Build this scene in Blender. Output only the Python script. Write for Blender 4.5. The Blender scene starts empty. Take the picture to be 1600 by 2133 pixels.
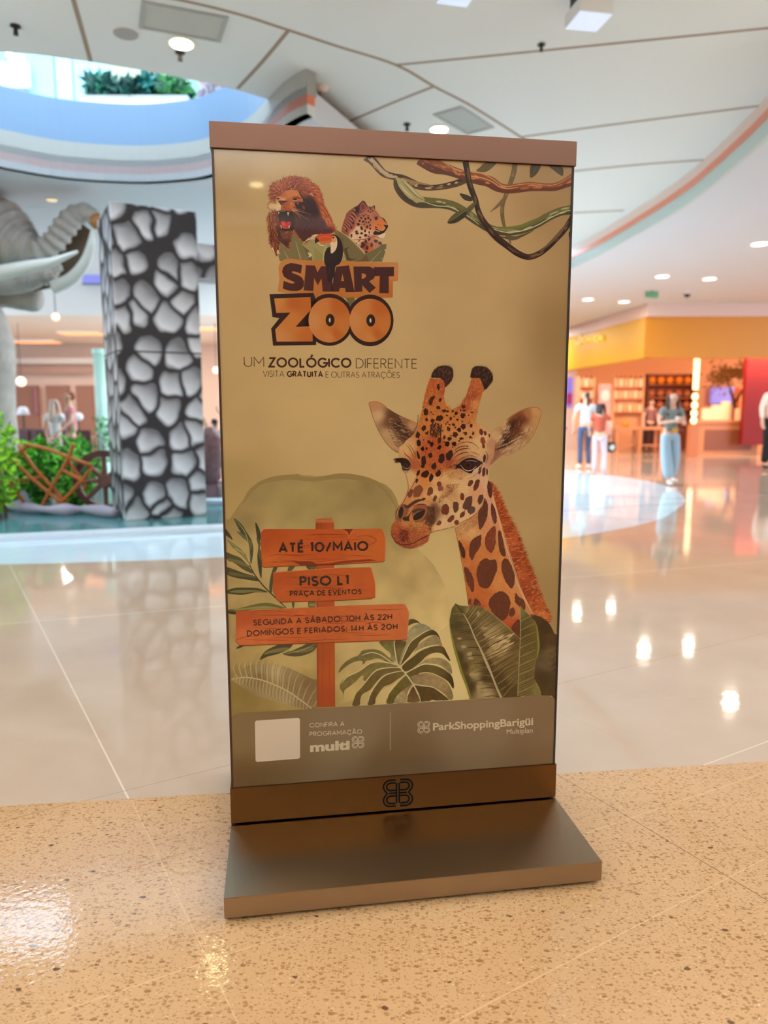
import bpy, bmesh, math, random
import numpy as np
from mathutils import Vector, Matrix, Quaternion, noise
from mathutils.geometry import tessellate_polygon, delaunay_2d_cdt
R = math.radians
SC = bpy.context.scene
COL = SC.collection

# ---------------------------------------------------------------- camera, world, light, exposure
FPX = 1522.7            # focal length in pixels of the 1600 x 2133 photograph
PITCH = -0.1363
CAMZ = 1.268
ROLL = 0.0011
cam_d = bpy.data.cameras.new('camera'); cam = bpy.data.objects.new('camera', cam_d); COL.objects.link(cam)
FW = Vector((0, math.cos(PITCH), math.sin(PITCH)))
RT = Vector((1, 0, 0)); UP = RT.cross(FW)
RT, UP = (math.cos(ROLL) * RT - math.sin(ROLL) * UP), (math.sin(ROLL) * RT + math.cos(ROLL) * UP)
cam.matrix_world = Matrix((
    (RT.x, UP.x, -FW.x, 0), (RT.y, UP.y, -FW.y, 0), (RT.z, UP.z, -FW.z, CAMZ), (0, 0, 0, 1)))
cam_d.sensor_fit = 'HORIZONTAL'; cam_d.sensor_width = 36.0
cam_d.lens = FPX / 1600 * 36.0
cam_d.clip_start = 0.05; cam_d.clip_end = 200
cam_d.dof.use_dof = True; cam_d.dof.focus_distance = 2.0; cam_d.dof.aperture_fstop = 2.8
SC.camera = cam
EXPO = -0.08
SC.view_settings.view_transform = 'Standard'; SC.view_settings.look = 'None'
SC.view_settings.gamma = 1; SC.view_settings.exposure = EXPO
SC.view_settings.use_curve_mapping = False
try:
    SC.cycles.use_denoising = True; SC.cycles.denoiser = 'OPENIMAGEDENOISE'
    SC.cycles.max_bounces = 7; SC.cycles.diffuse_bounces = 4; SC.cycles.glossy_bounces = 4
    SC.cycles.sample_clamp_indirect = 4.0; SC.cycles.caustics_reflective = False; SC.cycles.caustics_refractive = False
except Exception:
    pass
W = bpy.data.worlds.new('sky'); SC.world = W; W.use_nodes = True
W.node_tree.nodes['Background'].inputs[0].default_value = (0.58, 0.78, 1.0, 1)
W.node_tree.nodes['Background'].inputs[1].default_value = 9.5

def area(name, loc, size, power, col, rot=(0, 0, 0), size_y=None, spread=180):
    d = bpy.data.lights.new(name, 'AREA'); d.energy = power; d.color = col
    d.size = size
    if size_y: d.shape = 'RECTANGLE'; d.size_y = size_y
    d.spread = R(spread)
    o = bpy.data.objects.new(name, d); o.location = loc; o.rotation_euler = rot; COL.objects.link(o)
    return o
H1 = 4.5                # near ceiling
H2 = 4.1                # lower ceiling past the atrium
area('skylight_daylight', (-3.2, 9.2, 9.8), 9.4, 420, (0.72, 0.86, 1.0), size_y=5.8)
area('fill_light_front', (0.2, -0.9, 4.42), 4.0, 82, (1.0, 0.97, 0.93), size_y=2.6)  # unseen fill light added overhead for the foreground
area('fill_light_right', (4.2, 2.6, 4.42), 2.6, 70, (1.0, 0.98, 0.96), size_y=2.6)  # added fill light, out of view on the right
area('fill_light_left', (-4.2, 2.0, 4.42), 2.6, 70, (0.96, 0.98, 1.0), size_y=2.6)  # added fill light, out of view on the left
UPLIGHT = ((-5.4, 3.4), (5.4, 3.0), (0.2, -5.2), (-5.2, -2.6), (5.4, -2.8))     # trays added out of view to brighten the ceiling
for x_, y_ in UPLIGHT: area('added_uplight', (x_, y_, 3.3), 2.0, 200, (0.84, 0.94, 1.0), rot=(R(180), 0, 0))  # upward lamps of the added trays
area('fill_light_far_right', (13.5, 11.0, 4.0), 4.0, 850, (0.90, 0.95, 1.0), rot=(0, R(25), 0), size_y=7.0)  # fill light added outside the view to brighten the far right
area('fill_light_far_left', (-13.5, 11.0, 4.0), 4.0, 1000, (0.93, 0.96, 1.0), rot=(0, R(-25), 0), size_y=7.0)  # fill light added outside the view to brighten the far left
# added lamps without fittings that brighten the plaza, most hidden behind the totem
for k_, (x_, y_) in enumerate(((0.3, 12.2), (1.6, 13.2), (-1.2, 12.4), (2.4, 15.2), (0.6, 15.0), (-1.6, 14.6), (3.0, 17.6), (0.4, 17.8), (-2.2, 17.2), (4.5, 22.6), (5.2, 26.0))):
    d_ = bpy.data.lights.new('plaza_fill_lamp', 'AREA'); d_.shape = 'DISK'; d_.size = 0.34; d_.energy = 120; d_.color = (0.86, 0.94, 1.0)
    o_ = bpy.data.objects.new('plaza_fill_lamp', d_); o_.location = (x_, y_, 4.06); COL.objects.link(o_)

# ---------------------------------------------------------------- pixel helpers (a point of the place seen at a pixel)
def ray(px, py):
    return (FW + RT * ((px - 800) / FPX) + UP * (-(py - 1066.5) / FPX))
CAMP = Vector((0, 0, CAMZ))
def at_z(px, py, z):
    d = ray(px, py); t = (z - CAMZ) / d.z
    return CAMP + d * t
def fl(px, py): return at_z(px, py, 0.0)
def at_y(px, py, y):
    d = ray(px, py); return CAMP + d * (y / d.y)
def ceil_mirror(px, py, z):     # the spot on the ceiling whose reflection shows on the floor at this pixel
    p = fl(px, py); d = ray(px, py); d = Vector((d.x, d.y, -d.z))
    return p + d * (z / d.z)

# ---------------------------------------------------------------- materials
def lin(c):
    def f(v):
        v = v / 255.0
        return v / 12.92 if v <= 0.04045 else ((v + 0.055) / 1.055) ** 2.4
    return (f(c[0]), f(c[1]), f(c[2]))
MATS = {}
def mat(name, col=(200, 200, 200), rough=0.5, metal=0.0, spec=0.5, emit=None, es=1.0, coat=0.0, alpha=None, bump=None, noisy=None):
    if name in MATS: return MATS[name]
    m = bpy.data.materials.new(name); m.use_nodes = True; nt = m.node_tree
    b = nt.nodes['Principled BSDF']
    c = lin(col)
    b.inputs['Base Color'].default_value = (*c, 1)
    b.inputs['Roughness'].default_value = rough; b.inputs['Metallic'].default_value = metal
    b.inputs['Specular IOR Level'].default_value = spec
    if coat: b.inputs['Coat Weight'].default_value = coat; b.inputs['Coat Roughness'].default_value = 0.03
    if emit: b.inputs['Emission Color'].default_value = (*lin(emit), 1); b.inputs['Emission Strength'].default_value = es
    if noisy or bump:
        tc = nt.nodes.new('ShaderNodeTexCoord'); nz = nt.nodes.new('ShaderNodeTexNoise')
        sc, amt = noisy or bump
        nz.inputs['Scale'].default_value = sc; nz.inputs['Detail'].default_value = 4
        nt.links.new(tc.outputs['Object'], nz.inputs['Vector'])
        if noisy:
            mx = nt.nodes.new('ShaderNodeMix'); mx.data_type = 'RGBA'
            mx.inputs[6].default_value = (*[v * (1 - amt) for v in c], 1); mx.inputs[7].default_value = (*[min(1, v * (1 + amt)) for v in c], 1)
            nt.links.new(nz.outputs['Fac'], mx.inputs[0]); nt.links.new(mx.outputs[2], b.inputs['Base Color'])
        if bump:
            bp = nt.nodes.new('ShaderNodeBump'); bp.inputs['Strength'].default_value = bump[1]; bp.inputs['Distance'].default_value = 0.02
            nt.links.new(nz.outputs['Fac'], bp.inputs['Height']); nt.links.new(bp.outputs[0], b.inputs['Normal'])
    MATS[name] = m
    return m
class NT:
    """small helper to write node graphs"""
    def __init__(s, m): s.nt = m.node_tree; s.n = s.nt.nodes; s.b = s.n['Principled BSDF']
    def new(s, t, **kw):
        n = s.n.new(t)
        for k, v in kw.items(): setattr(n, k, v)
        return n
    def put(s, v, sock):
        if hasattr(v, 'links') or isinstance(v, bpy.types.NodeSocket): s.nt.links.new(v, sock)
        else: sock.default_value = v
    def m(s, op, a, b=0.0, c=None):
        n = s.new('ShaderNodeMath', operation=op); s.put(a, n.inputs[0]); s.put(b, n.inputs[1])
        if c is not None: s.put(c, n.inputs[2])
        return n.outputs[0]
    def mix(s, f, a, b):
        n = s.new('ShaderNodeMix', data_type='RGBA'); s.put(f, n.inputs[0])
        s.put(a if not isinstance(a, tuple) else (*a, 1), n.inputs[6]); s.put(b if not isinstance(b, tuple) else (*b, 1), n.inputs[7])
        return n.outputs[2]
    def ramp(s, f, e0, e1):
        n = s.new('ShaderNodeMapRange'); s.put(f, n.inputs[0]); n.inputs[1].default_value = e0; n.inputs[2].default_value = e1
        return n.outputs[0]

# ---------------------------------------------------------------- objects
def link(o, parent=None):
    COL.objects.link(o)
    if parent is not None: o.parent = parent
    return o
def mesh_obj(name, verts, faces, material, parent=None, smooth=False):
    me = bpy.data.meshes.new(name); me.from_pydata([tuple(v) for v in verts], [], faces)
    if not isinstance(material, (list, tuple)): material = [material]
    for m_ in material: me.materials.append(m_)
    if smooth: me.polygons.foreach_set('use_smooth', [True] * len(me.polygons))
    me.update()
    return link(bpy.data.objects.new(name, me), parent)
def bm_obj(name, bm, material, parent=None, smooth=False, loc=None):
    bmesh.ops.recalc_face_normals(bm, faces=bm.faces[:])
    me = bpy.data.meshes.new(name); bm.to_mesh(me); bm.free()
    if not isinstance(material, (list, tuple)): material = [material]
    for m_ in material: me.materials.append(m_)
    if smooth: me.polygons.foreach_set('use_smooth', [True] * len(me.polygons))
    o = link(bpy.data.objects.new(name, me), parent)
    if loc is not None: o.location = loc
    return o
def tag(o, label=None, cat=None, group=None, kind=None):
    if label: o['label'] = label
    if cat: o['category'] = cat
    if group: o['group'] = group
    if kind: o['kind'] = kind
    return o
def empty(name, loc=(0, 0, 0), rz=0.0, label=None, cat=None, group=None):
    o = bpy.data.objects.new(name, None); o.location = loc; o.rotation_euler = (0, 0, rz); o.empty_display_size = 0.1
    link(o); tag(o, label, cat, group); return o
def copy_tree(o, parent=None):
    c = o.copy(); COL.objects.link(c)
    if parent is not None: c.parent = parent
    for ch in [x for x in o.children]: copy_tree(ch, c)
    return c
def struct(o): o['kind'] = 'structure'; return o
def bx(bm, x0, x1, y0, y1, z0, z1, bevel=0.0, mi=0):
    vs = [bm.verts.new(p) for p in ((x0, y0, z0), (x1, y0, z0), (x1, y1, z0), (x0, y1, z0), (x0, y0, z1), (x1, y0, z1), (x1, y1, z1), (x0, y1, z1))]
    fs = [bm.faces.new([vs[i] for i in q]) for q in ((0, 3, 2, 1), (4, 5, 6, 7), (0, 1, 5, 4), (1, 2, 6, 5), (2, 3, 7, 6), (3, 0, 4, 7))]
    for f in fs: f.material_index = mi
    if bevel:
        es = list({e for f in fs for e in f.edges})
        bmesh.ops.bevel(bm, geom=es, offset=bevel, segments=2, affect='EDGES', profile=0.6)
    return fs
def box(name, b, material, parent=None, bevel=0.0):
    bm = bmesh.new(); bx(bm, *b, bevel=bevel); return bm_obj(name, bm, material, parent)
def tube(bm, pts, rad, seg=10, caps=True, flat=1.0):
    """round tube along pts with a radius per point"""
    pts = [Vector(p) for p in pts]; n = len(pts)
    if not isinstance(rad, (list, tuple)): rad = [rad] * n
    rings = []; ref = None
    for i, p in enumerate(pts):
        t = (pts[min(i + 1, n - 1)] - pts[max(i - 1, 0)]).normalized()
        if ref is None:
            ref = Vector((0, 0, 1)) if abs(t.z) < 0.9 else Vector((1, 0, 0))
        s = t.cross(ref).normalized(); u = s.cross(t).normalized(); ref = u
        rings.append([bm.verts.new(p + (s * math.cos(a) * flat + u * math.sin(a)) * rad[i]) for a in [2 * math.pi * k / seg for k in range(seg)]])
    for a, b in zip(rings, rings[1:]):
        for k in range(seg): bm.faces.new((a[k], a[(k + 1) % seg], b[(k + 1) % seg], b[k]))
    if caps:
        bm.faces.new(rings[0][::-1]); bm.faces.new(rings[-1])
def lathe(bm, prof, c=(0, 0, 0), seg=20):
    rings = []
    for r, z in prof:
        rings.append([bm.verts.new((c[0] + r * math.cos(2 * math.pi * k / seg), c[1] + r * math.sin(2 * math.pi * k / seg), c[2] + z)) for k in range(seg)])
    for a, b in zip(rings, rings[1:]):
        for k in range(seg): bm.faces.new((a[k], a[(k + 1) % seg], b[(k + 1) % seg], b[k]))
    bm.faces.new(rings[0][::-1]); bm.faces.new(rings[-1])
def blob(bm, c, r, sub=2, rot=None):
    m_ = Matrix.Translation(c) @ (rot.to_matrix().to_4x4() if rot else Matrix.Identity(4)) @ Matrix.Diagonal((r[0], r[1], r[2], 1))
    bmesh.ops.create_icosphere(bm, subdivisions=sub, radius=1.0, matrix=m_)
def crom(pts, k=6, closed=False):
    """smooth curve through the points"""
    n = len(pts); out = []
    P = [np.array(p, float) for p in pts]
    rng = range(n) if closed else range(n - 1)
    for i in rng:
        if closed: a, b, c, d = P[(i - 1) % n], P[i], P[(i + 1) % n], P[(i + 2) % n]
        else: a, b, c, d = P[max(i - 1, 0)], P[i], P[i + 1], P[min(i + 2, n - 1)]
        for j in range(k):
            t = j / k
            out.append(0.5 * ((2 * b) + (-a + c) * t + (2 * a - 5 * b + 4 * c - d) * t * t + (-a + 3 * b - 3 * c + d) * t ** 3))
    if not closed: out.append(P[-1])
    return out
def slab(name, pts, z0, z1, material, parent=None):
    """horizontal slab with the outline pts (xy)"""
    bm = bmesh.new(); n = len(pts)
    lo = [bm.verts.new((p[0], p[1], z0)) for p in pts]; hi = [bm.verts.new((p[0], p[1], z1)) for p in pts]
    tri = tessellate_polygon([[Vector((p[0], p[1], 0)) for p in pts]])
    for a, b, c in tri:
        bm.faces.new((lo[a], lo[b], lo[c])); bm.faces.new((hi[c], hi[b], hi[a]))
    for i in range(n): 
        bm.faces.new((lo[i], lo[(i + 1) % n], hi[(i + 1) % n], hi[i]))
    return bm_obj(name, bm, material, parent)
def ribbon_wall(name, pts, z0, z1, th, material, parent=None):
    """vertical band of thickness th that follows pts (xy); th to the left of travel"""
    n = len(pts); P = [Vector((p[0], p[1])) for p in pts]; out = []
    for i in range(n):
        t = (P[min(i + 1, n - 1)] - P[max(i - 1, 0)]).normalized(); out.append(P[i] + Vector((-t.y, t.x)) * th)
    bm = bmesh.new()
    A = [bm.verts.new((p.x, p.y, z0)) for p in P]; B = [bm.verts.new((p.x, p.y, z1)) for p in P]
    Cc = [bm.verts.new((p.x, p.y, z0)) for p in out]; D = [bm.verts.new((p.x, p.y, z1)) for p in out]
    for i in range(n - 1):
        bm.faces.new((A[i], A[i + 1], B[i + 1], B[i])); bm.faces.new((Cc[i + 1], Cc[i], D[i], D[i + 1]))
        bm.faces.new((A[i + 1], A[i], Cc[i], Cc[i + 1])); bm.faces.new((B[i], B[i + 1], D[i + 1], D[i]))
    bm.faces.new((A[0], B[0], D[0], Cc[0])); bm.faces.new((A[-1], Cc[-1], D[-1], B[-1]))
    o = bm_obj(name, bm, material, parent, smooth=False); return o
# ---------------------------------------------------------------- floor
def line_mask(g, X, Y, p, q, w):
    """1 inside a thin line through floor points p, q"""
    a = Vector((p[0], p[1])); b = Vector((q[0], q[1])); t = (b - a).normalized(); n = Vector((-t.y, t.x))
    s = g.m('ADD', g.m('MULTIPLY', X, n.x), g.m('MULTIPLY', Y, n.y))
    return g.m('LESS_THAN', g.m('ABSOLUTE', g.m('SUBTRACT', s, a.dot(n))), w)
def floor_mat(name, base, base2, lines, speck=False):
    m = mat(name, base, rough=0.06, spec=0.5); g = NT(m)
    geo = g.new('ShaderNodeNewGeometry'); sx = g.new('ShaderNodeSeparateXYZ'); g.put(geo.outputs['Position'], sx.inputs[0])
    X, Y = sx.outputs[0], sx.outputs[1]
    nz = g.new('ShaderNodeTexNoise'); nz.inputs['Scale'].default_value = 1.7; nz.inputs['Detail'].default_value = 5
    g.put(geo.outputs['Position'], nz.inputs['Vector'])
    col = g.mix(g.ramp(nz.outputs['Fac'], 0.35, 0.65), lin(base), lin(base2))
    if speck:
        mp = g.new('ShaderNodeMapping'); g.put(geo.outputs['Position'], mp.inputs[0]); mp.inputs['Scale'].default_value = (0.75, 1.2, 1)
        for sc_, frac, c1, rad in ((100, 0.55, (168, 122, 76), 0.40), (210, 0.50, (170, 126, 80), 0.40), (56, 0.26, (150, 104, 62), 0.27), (46, 0.035, (84, 52, 28), 0.25), (130, 0.10, (222, 184, 138), 0.34)):
            v = g.new('ShaderNodeTexVoronoi'); v.inputs['Scale'].default_value = sc_; v.inputs['Randomness'].default_value = 1
            nd = g.new('ShaderNodeTexNoise'); nd.inputs['Scale'].default_value = sc_ * 2.2; g.put(geo.outputs['Position'], nd.inputs['Vector'])
            g.put(mp.outputs[0], v.inputs['Vector'])
            sc3 = g.new('ShaderNodeSeparateColor'); g.put(v.outputs['Color'], sc3.inputs[0])
            pick = g.m('LESS_THAN', sc3.outputs[0], frac)
            dd = g.m('ADD', v.outputs['Distance'], g.m('MULTIPLY', g.m('SUBTRACT', nd.outputs['Fac'], 0.5), 0.45))
            inside = g.m('LESS_THAN', dd, g.m('MULTIPLY_ADD', sc3.outputs[1], rad * 0.8, rad * 0.45))
            col = g.mix(g.m('MULTIPLY', g.m('MULTIPLY', pick, inside), 0.85), col, lin(c1))
    for (p, q, w, c1, amt) in lines:
        col = g.mix(g.m('MULTIPLY', line_mask(g, X, Y, p, q, w), amt), col, lin(c1))
    g.put(col, g.b.inputs['Base Color'])
    # gentle unevenness of the polished slabs
    n2 = g.new('ShaderNodeTexNoise'); n2.inputs['Scale'].default_value = 55 if speck else 9; n2.inputs['Detail'].default_value = 2
    g.put(geo.outputs['Position'], n2.inputs['Vector'])
    bp = g.new('ShaderNodeBump'); bp.inputs['Strength'].default_value = 0.10 if speck else 0.05; bp.inputs['Distance'].default_value = 0.004 if speck else 0.01
    g.put(n2.outputs['Fac'], bp.inputs['Height']); g.put(bp.outputs[0], g.b.inputs['Normal'])
    return m
def P2(a, b): return (tuple(fl(*a)[:2]), tuple(fl(*b)[:2]))
T_L = [(*P2((1162, 1614), (1600, 1876)), 0.0014, (120, 78, 40), 0.9), (*P2((1100, 2047), (1497, 1839)), 0.0016, (236, 198, 148), 0.5),
       (*P2((324, 1772), (480, 2099)), 0.0014, (236, 198, 148), 0.45), (*P2((195, 1835), (480, 1746)), 0.0012, (150, 108, 66), 0.7),
       (*P2((60, 2129), (414, 2009)), 0.0016, (236, 198, 148), 0.45), (*P2((0, 1713), (168, 1667)), 0.0013, (130, 90, 55), 0.8)]
C_L = [(*P2((210, 1550), (267, 1662)), 0.003, (244, 226, 204), 0.8), (*P2((261, 1647), (480, 1593)), 0.0014, (170, 130, 98), 0.8),
       (*P2((1319, 1550), (1422, 1594)), 0.0016, (200, 170, 142), 0.9), (*P2((1465, 1594), (1584, 1550)), 0.0020, (244, 226, 204), 0.8),
       (*P2((0, 1455), (470, 1395)), 0.004, (205, 178, 152), 0.6), (*P2((1170, 1470), (1600, 1440)), 0.004, (205, 178, 152), 0.6),
       (*P2((1170, 1300), (1600, 1250)), 0.006, (200, 172, 148), 0.6), (*P2((0, 1300), (465, 1262)), 0.006, (236, 220, 204), 0.6)]
m_terr = floor_mat('terrazzo', (204, 160, 114), (212, 168, 122), T_L, True)
m_cream = floor_mat('cream_stone', (206, 180, 158), (198, 172, 150), C_L)
m_marble = floor_mat('white_marble', (222, 240, 248), (212, 232, 244), [(*P2((1172, 1030), (1400, 1038)), 0.03, (150, 160, 162), 0.8),
       (*P2((1172, 1064), (1400, 1050)), 0.03, (150, 165, 172), 0.8), (*P2((1172, 1072), (1350, 1083)), 0.03, (180, 195, 205), 0.8)])
a0 = fl(0, 1679.5); a1 = fl(1600, 1586); sl = (a1.y - a0.y) / (a1.x - a0.x)
yb = lambda x: a0.y + (x - a0.x) * sl
ft = slab('floor', [(-14, yb(-14)), (-14, -9), (15, -9), (15, yb(15))], -0.2, 0.0, m_terr); struct(ft); ft.name = 'floor_terrazzo'
fc = slab('floor', [(-30, yb(-30)), (30, yb(30)), (30, 40), (-30, 40)], -0.2, 0.0, m_cream); struct(fc)
inlay = crom([(4.85, 12.6), (4.42, 10.67), (3.92, 9.64), (3.22, 8.52), (2.32, 7.66), (1.6, 7.2), (0, 6.75), (-2, 6.2), (-4.5, 6.0), (-9, 6.4), (-12, 9), (-12, 14), (-8, 17), (-1, 18), (2.8, 17), (4.45, 15)], 6, True)
m_marble.node_tree.nodes['Principled BSDF'].inputs['Specular IOR Level'].default_value = 0.25
il = slab('floor_inlay', inlay, -0.05, 0.0015, m_marble); struct(il)

# ---------------------------------------------------------------- ceilings and the atrium rings
m_ceil = mat('ceiling_paint', (232, 236, 232), 0.7)
m_ceil2 = mat('ceiling_paint_cool', (214, 216, 220), 0.7)
m_copper = mat('copper_strip', (226, 128, 92), 0.35, spec=0.5)
m_blue = mat('fascia_pale_blue', (118, 146, 176), 0.45)  # skylight reflected by the fascia is put into this blue
m_ledge = mat('fascia_grey', (168, 168, 162), 0.6)
m_white = mat('white_paint', (232, 230, 226), 0.5)
m_groove = mat('groove_beige', (160, 140, 120), 0.8)
m_dark = mat('dark_plastic', (40, 34, 32), 0.5)
nearL = [at_z(x, y, H1)[:2] for x, y in ((-330, 96), (-160, 100), (0, 108), (100, 117), (250, 139), (400, 166), (500, 190), (560, 208), (640, 234), (722, 255))]
copR = [at_z(x, y, H1)[:2] for x, y in ((1180, 523), (1240, 492), (1300, 456), (1350, 424), (1400, 391), (1450, 354), (1500, 310), (1550, 262), (1600, 212), (1680, 120), (1780, -20))]
nearL = crom(nearL, 5); copR = crom(copR, 5)
near_poly = [(-14, 6.2)] + [tuple(p) for p in nearL] + [(0.7, 11.0), (2.6, 14.2)] + [tuple(p) for p in copR] + [(14, 4.4), (14, -9), (-14, -9)]
c1 = slab('ceiling', near_poly, H1, H1 + 0.3, m_ceil); struct(c1)
c1.name = 'ceiling'
ringL = [at_z(x, y, H2)[:2] for x, y in ((-420, 262), (-200, 310), (0, 347), (130, 369), (270, 378), (360, 375), (435, 364), (520, 328), (591, 262), (640, 236))]
ringL = crom(ringL, 5)
joinR = [(-0.25, 8.6), (0.9, 11.0), (2.8, 14.3)]
low_poly = [(-30, 6.2)] + [tuple(p) for p in ringL] + joinR + [tuple(p) for p in copR] + [(30, 5.0), (30, 40), (-30, 40)]
c2 = slab('ceiling', low_poly, H2, H2 + 0.25, m_ceil2); struct(c2)
# the ring seen across the opening: white lip, copper strip, grey ledge, blue fascia
def band(nm, pts, z0, z1, th, m_): return struct(ribbon_wall(nm, pts, z0, z1, th, m_))
band('trim_1', ringL, H2 + 0.0, H2 + 0.085, 0.10, m_white)
band('trim_2', ringL, H2 + 0.085, H2 + 0.175, 0.10, m_copper)
band('trim_3', ringL, H2 + 0.175, H2 + 0.42, 0.12, m_ledge)
band('trim_4', ringL, H2 + 0.42, H2 + 0.90, 0.10, m_blue)
# right-hand bulkhead between the two ceilings
cop_lo = [(p[0] - 0.0, p[1]) for p in copR]
band('trim_5', cop_lo, H1 - 0.14, H1, -0.06, mat('cove_pale_pink', (236, 208, 192), 0.5))
band('trim_6', cop_lo, H1 - 0.22, H1 - 0.14, -0.07, m_copper)
band('trim_7', cop_lo, H2, H1 - 0.22, -0.05, mat('cove_green_grey', (196, 208, 200), 0.5))
# joint grooves of the near ceiling (thin shadow-gap strips)
def groove(i, pts, w=0.02):
    P = [at_z(x, y, H1)[:2] for x, y in pts]; P = crom(P, 6) if len(P) > 2 else P
    n = len(P); A, B = [], []
    for k in range(n):
        t = Vector(P[min(k + 1, n - 1)]) - Vector(P[max(k - 1, 0)]); t.normalize(); nn = Vector((-t.y, t.x)) * w / 2
        A.append(Vector(P[k]) + nn); B.append(Vector(P[k]) - nn)
    bm = bmesh.new()
    for k in range(n - 1):
        q = [bm.verts.new((v.x, v.y, H1 - 0.004)) for v in (A[k], A[k + 1], B[k + 1], B[k])]; bm.faces.new(q)
        q2 = [bm.verts.new((v.x, v.y, H1 + 0.001)) for v in (A[k], A[k + 1], B[k + 1], B[k])]; bm.faces.new(q2[::-1])
        for a, b in ((0, 1), (2, 3)): bm.faces.new((q[a], q2[a], q2[b], q[b]))
    struct(bm_obj('trim_%d' % i, bm, m_groove))
groove(8, [(300, -15), (400, 5), (500, 30), (600, 62), (700, 95), (825, 135), (905, 180), (985, 222), (1085, 285), (1130, 315)], 0.034)
groove(9, [(600, 64), (545, 130), (495, 184)], 0.036)
groove(10, [(150, -10), (170, 60), (189, 128)], 0.036)
groove(11, [(903, 180), (820, 213), (722, 255)], 0.036)
groove(12, [(825, 135), (1000, 118), (1300, 88), (1600, 58), (1700, 47)], 0.032)
groove(13, [(1085, 285), (1300, 256), (1600, 218)], 0.04)
groove(14, [(1195, 356), (1350, 341), (1540, 328)], 0.05)
groove(15, [(1195, 443), (1300, 438)], 0.06)

# near ceiling: added out-of-view light trays, then its own fittings
for k_, (x_, y_) in enumerate(UPLIGHT):
    e = empty('added_light_tray', (x_, y_, H1), 0, 'added white tray out of view that brightens the ceiling, ' + ('left of the totem', 'right of the totem', 'straight behind the photographer', 'behind the photographer on the left', 'behind the photographer on the right')[k_], 'ceiling lamp', 'added light trays')
    bm = bmesh.new(); bx(bm, -1.1, 1.1, -1.1, 1.1, -1.26, -1.22)
    for b_ in ((-1.1, 1.1, -1.1, -1.06), (-1.1, 1.1, 1.06, 1.1), (-1.1, -1.06, -1.06, 1.06), (1.06, 1.1, -1.06, 1.06)): bx(bm, *b_, -1.22, -1.12)
    bm_obj('tray', bm, m_white, e)
    for sx_ in (-1, 1):
        for sy_ in (-1, 1): bm = bmesh.new(); tube(bm, [(sx_ * 1.05, sy_ * 1.05, -1.22), (sx_ * 1.05, sy_ * 1.05, 0)], .006, 5); bm_obj('cable', bm, m_dark, e)
m_warm = mat('lamp_warm', (255, 240, 200), emit=(255, 232, 170), es=22.0)
m_cool = mat('lamp_white', (255, 246, 232), emit=(255, 240, 222), es=4.0)
def downlight(px, py, z, d, label, m_=m_warm, group=None):
    c = at_z(px, py, z); e = empty('ceiling_downlight', c, 0, label, 'ceiling light', group)
    bm = bmesh.new(); lathe(bm, [(d * 0.62, -0.012), (d * 0.62, 0.0), (d * 0.5, 0.0), (d * 0.5, -0.012)][:2]); bm_obj('trim_ring', bm, m_white, e)
    bm = bmesh.new(); lathe(bm, [(d * 0.5, -0.018), (d * 0.5, -0.010)]); bm_obj('diffuser', bm, m_, e)
    return e
downlight(378, 89, H1, 0.19, 'warm round downlight beside the long grille, above the blue fascia')
downlight(915, 268, H1, 0.19, 'warm round downlight just above the brown cap of the sign')
def sprinkler(px, py, z, label, s=1.0):
    c = at_z(px, py, z); e = empty('sprinkler', c, 0, label, 'sprinkler')
    bm = bmesh.new(); lathe(bm, [(0.045 * s, -0.01), (0.04 * s, 0)], seg=14); bm_obj('cover', bm, m_dark, e)
    bm = bmesh.new(); lathe(bm, [(0.022 * s, -0.075 * s), (0.016 * s, -0.01)], seg=10); bm_obj('head', bm, m_dark, e)
sprinkler(32, 53, H1, 'dark sprinkler head at the upper left of the ceiling')
sprinkler(375, 108, H1, 'dark sprinkler head next to the warm round downlight over the atrium')
sprinkler(1128, 92, H1, 'small sprinkler head near the square white lamp on the ceiling', 0.8)
sprinkler(848, 258, H1, 'small sprinkler head to the left of the downlight above the sign')
c = at_z(262, 69, H1); e = empty('ceiling_speaker', c, 0, 'round grey ceiling speaker left of the long grille', 'speaker')
bm = bmesh.new(); lathe(bm, [(0.10, -0.012), (0.11, 0)]); bm_obj('grille', bm, mat('speaker_grey', (168, 166, 160), 0.7), e)
bm = bmesh.new(); lathe(bm, [(0.118, -0.006), (0.118, 0)]); bm_obj('rim', bm, m_white, e)
c = at_z(667, 180, H1); e = empty('smoke_detector', c, 0, 'small beige smoke detector in the middle of the curved ceiling panel', 'smoke detector')
bm = bmesh.new(); lathe(bm, [(0.05, -0.055), (0.075, -0.03), (0.08, 0)]); bm_obj('body', bm, mat('detector_beige', (226, 208, 190), 0.5), e)
bm = bmesh.new(); lathe(bm, [(0.016, -0.075), (0.02, -0.055)], seg=10); bm_obj('sensor', bm, mat('sensor_rose', (150, 112, 104), 0.5), e)
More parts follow.
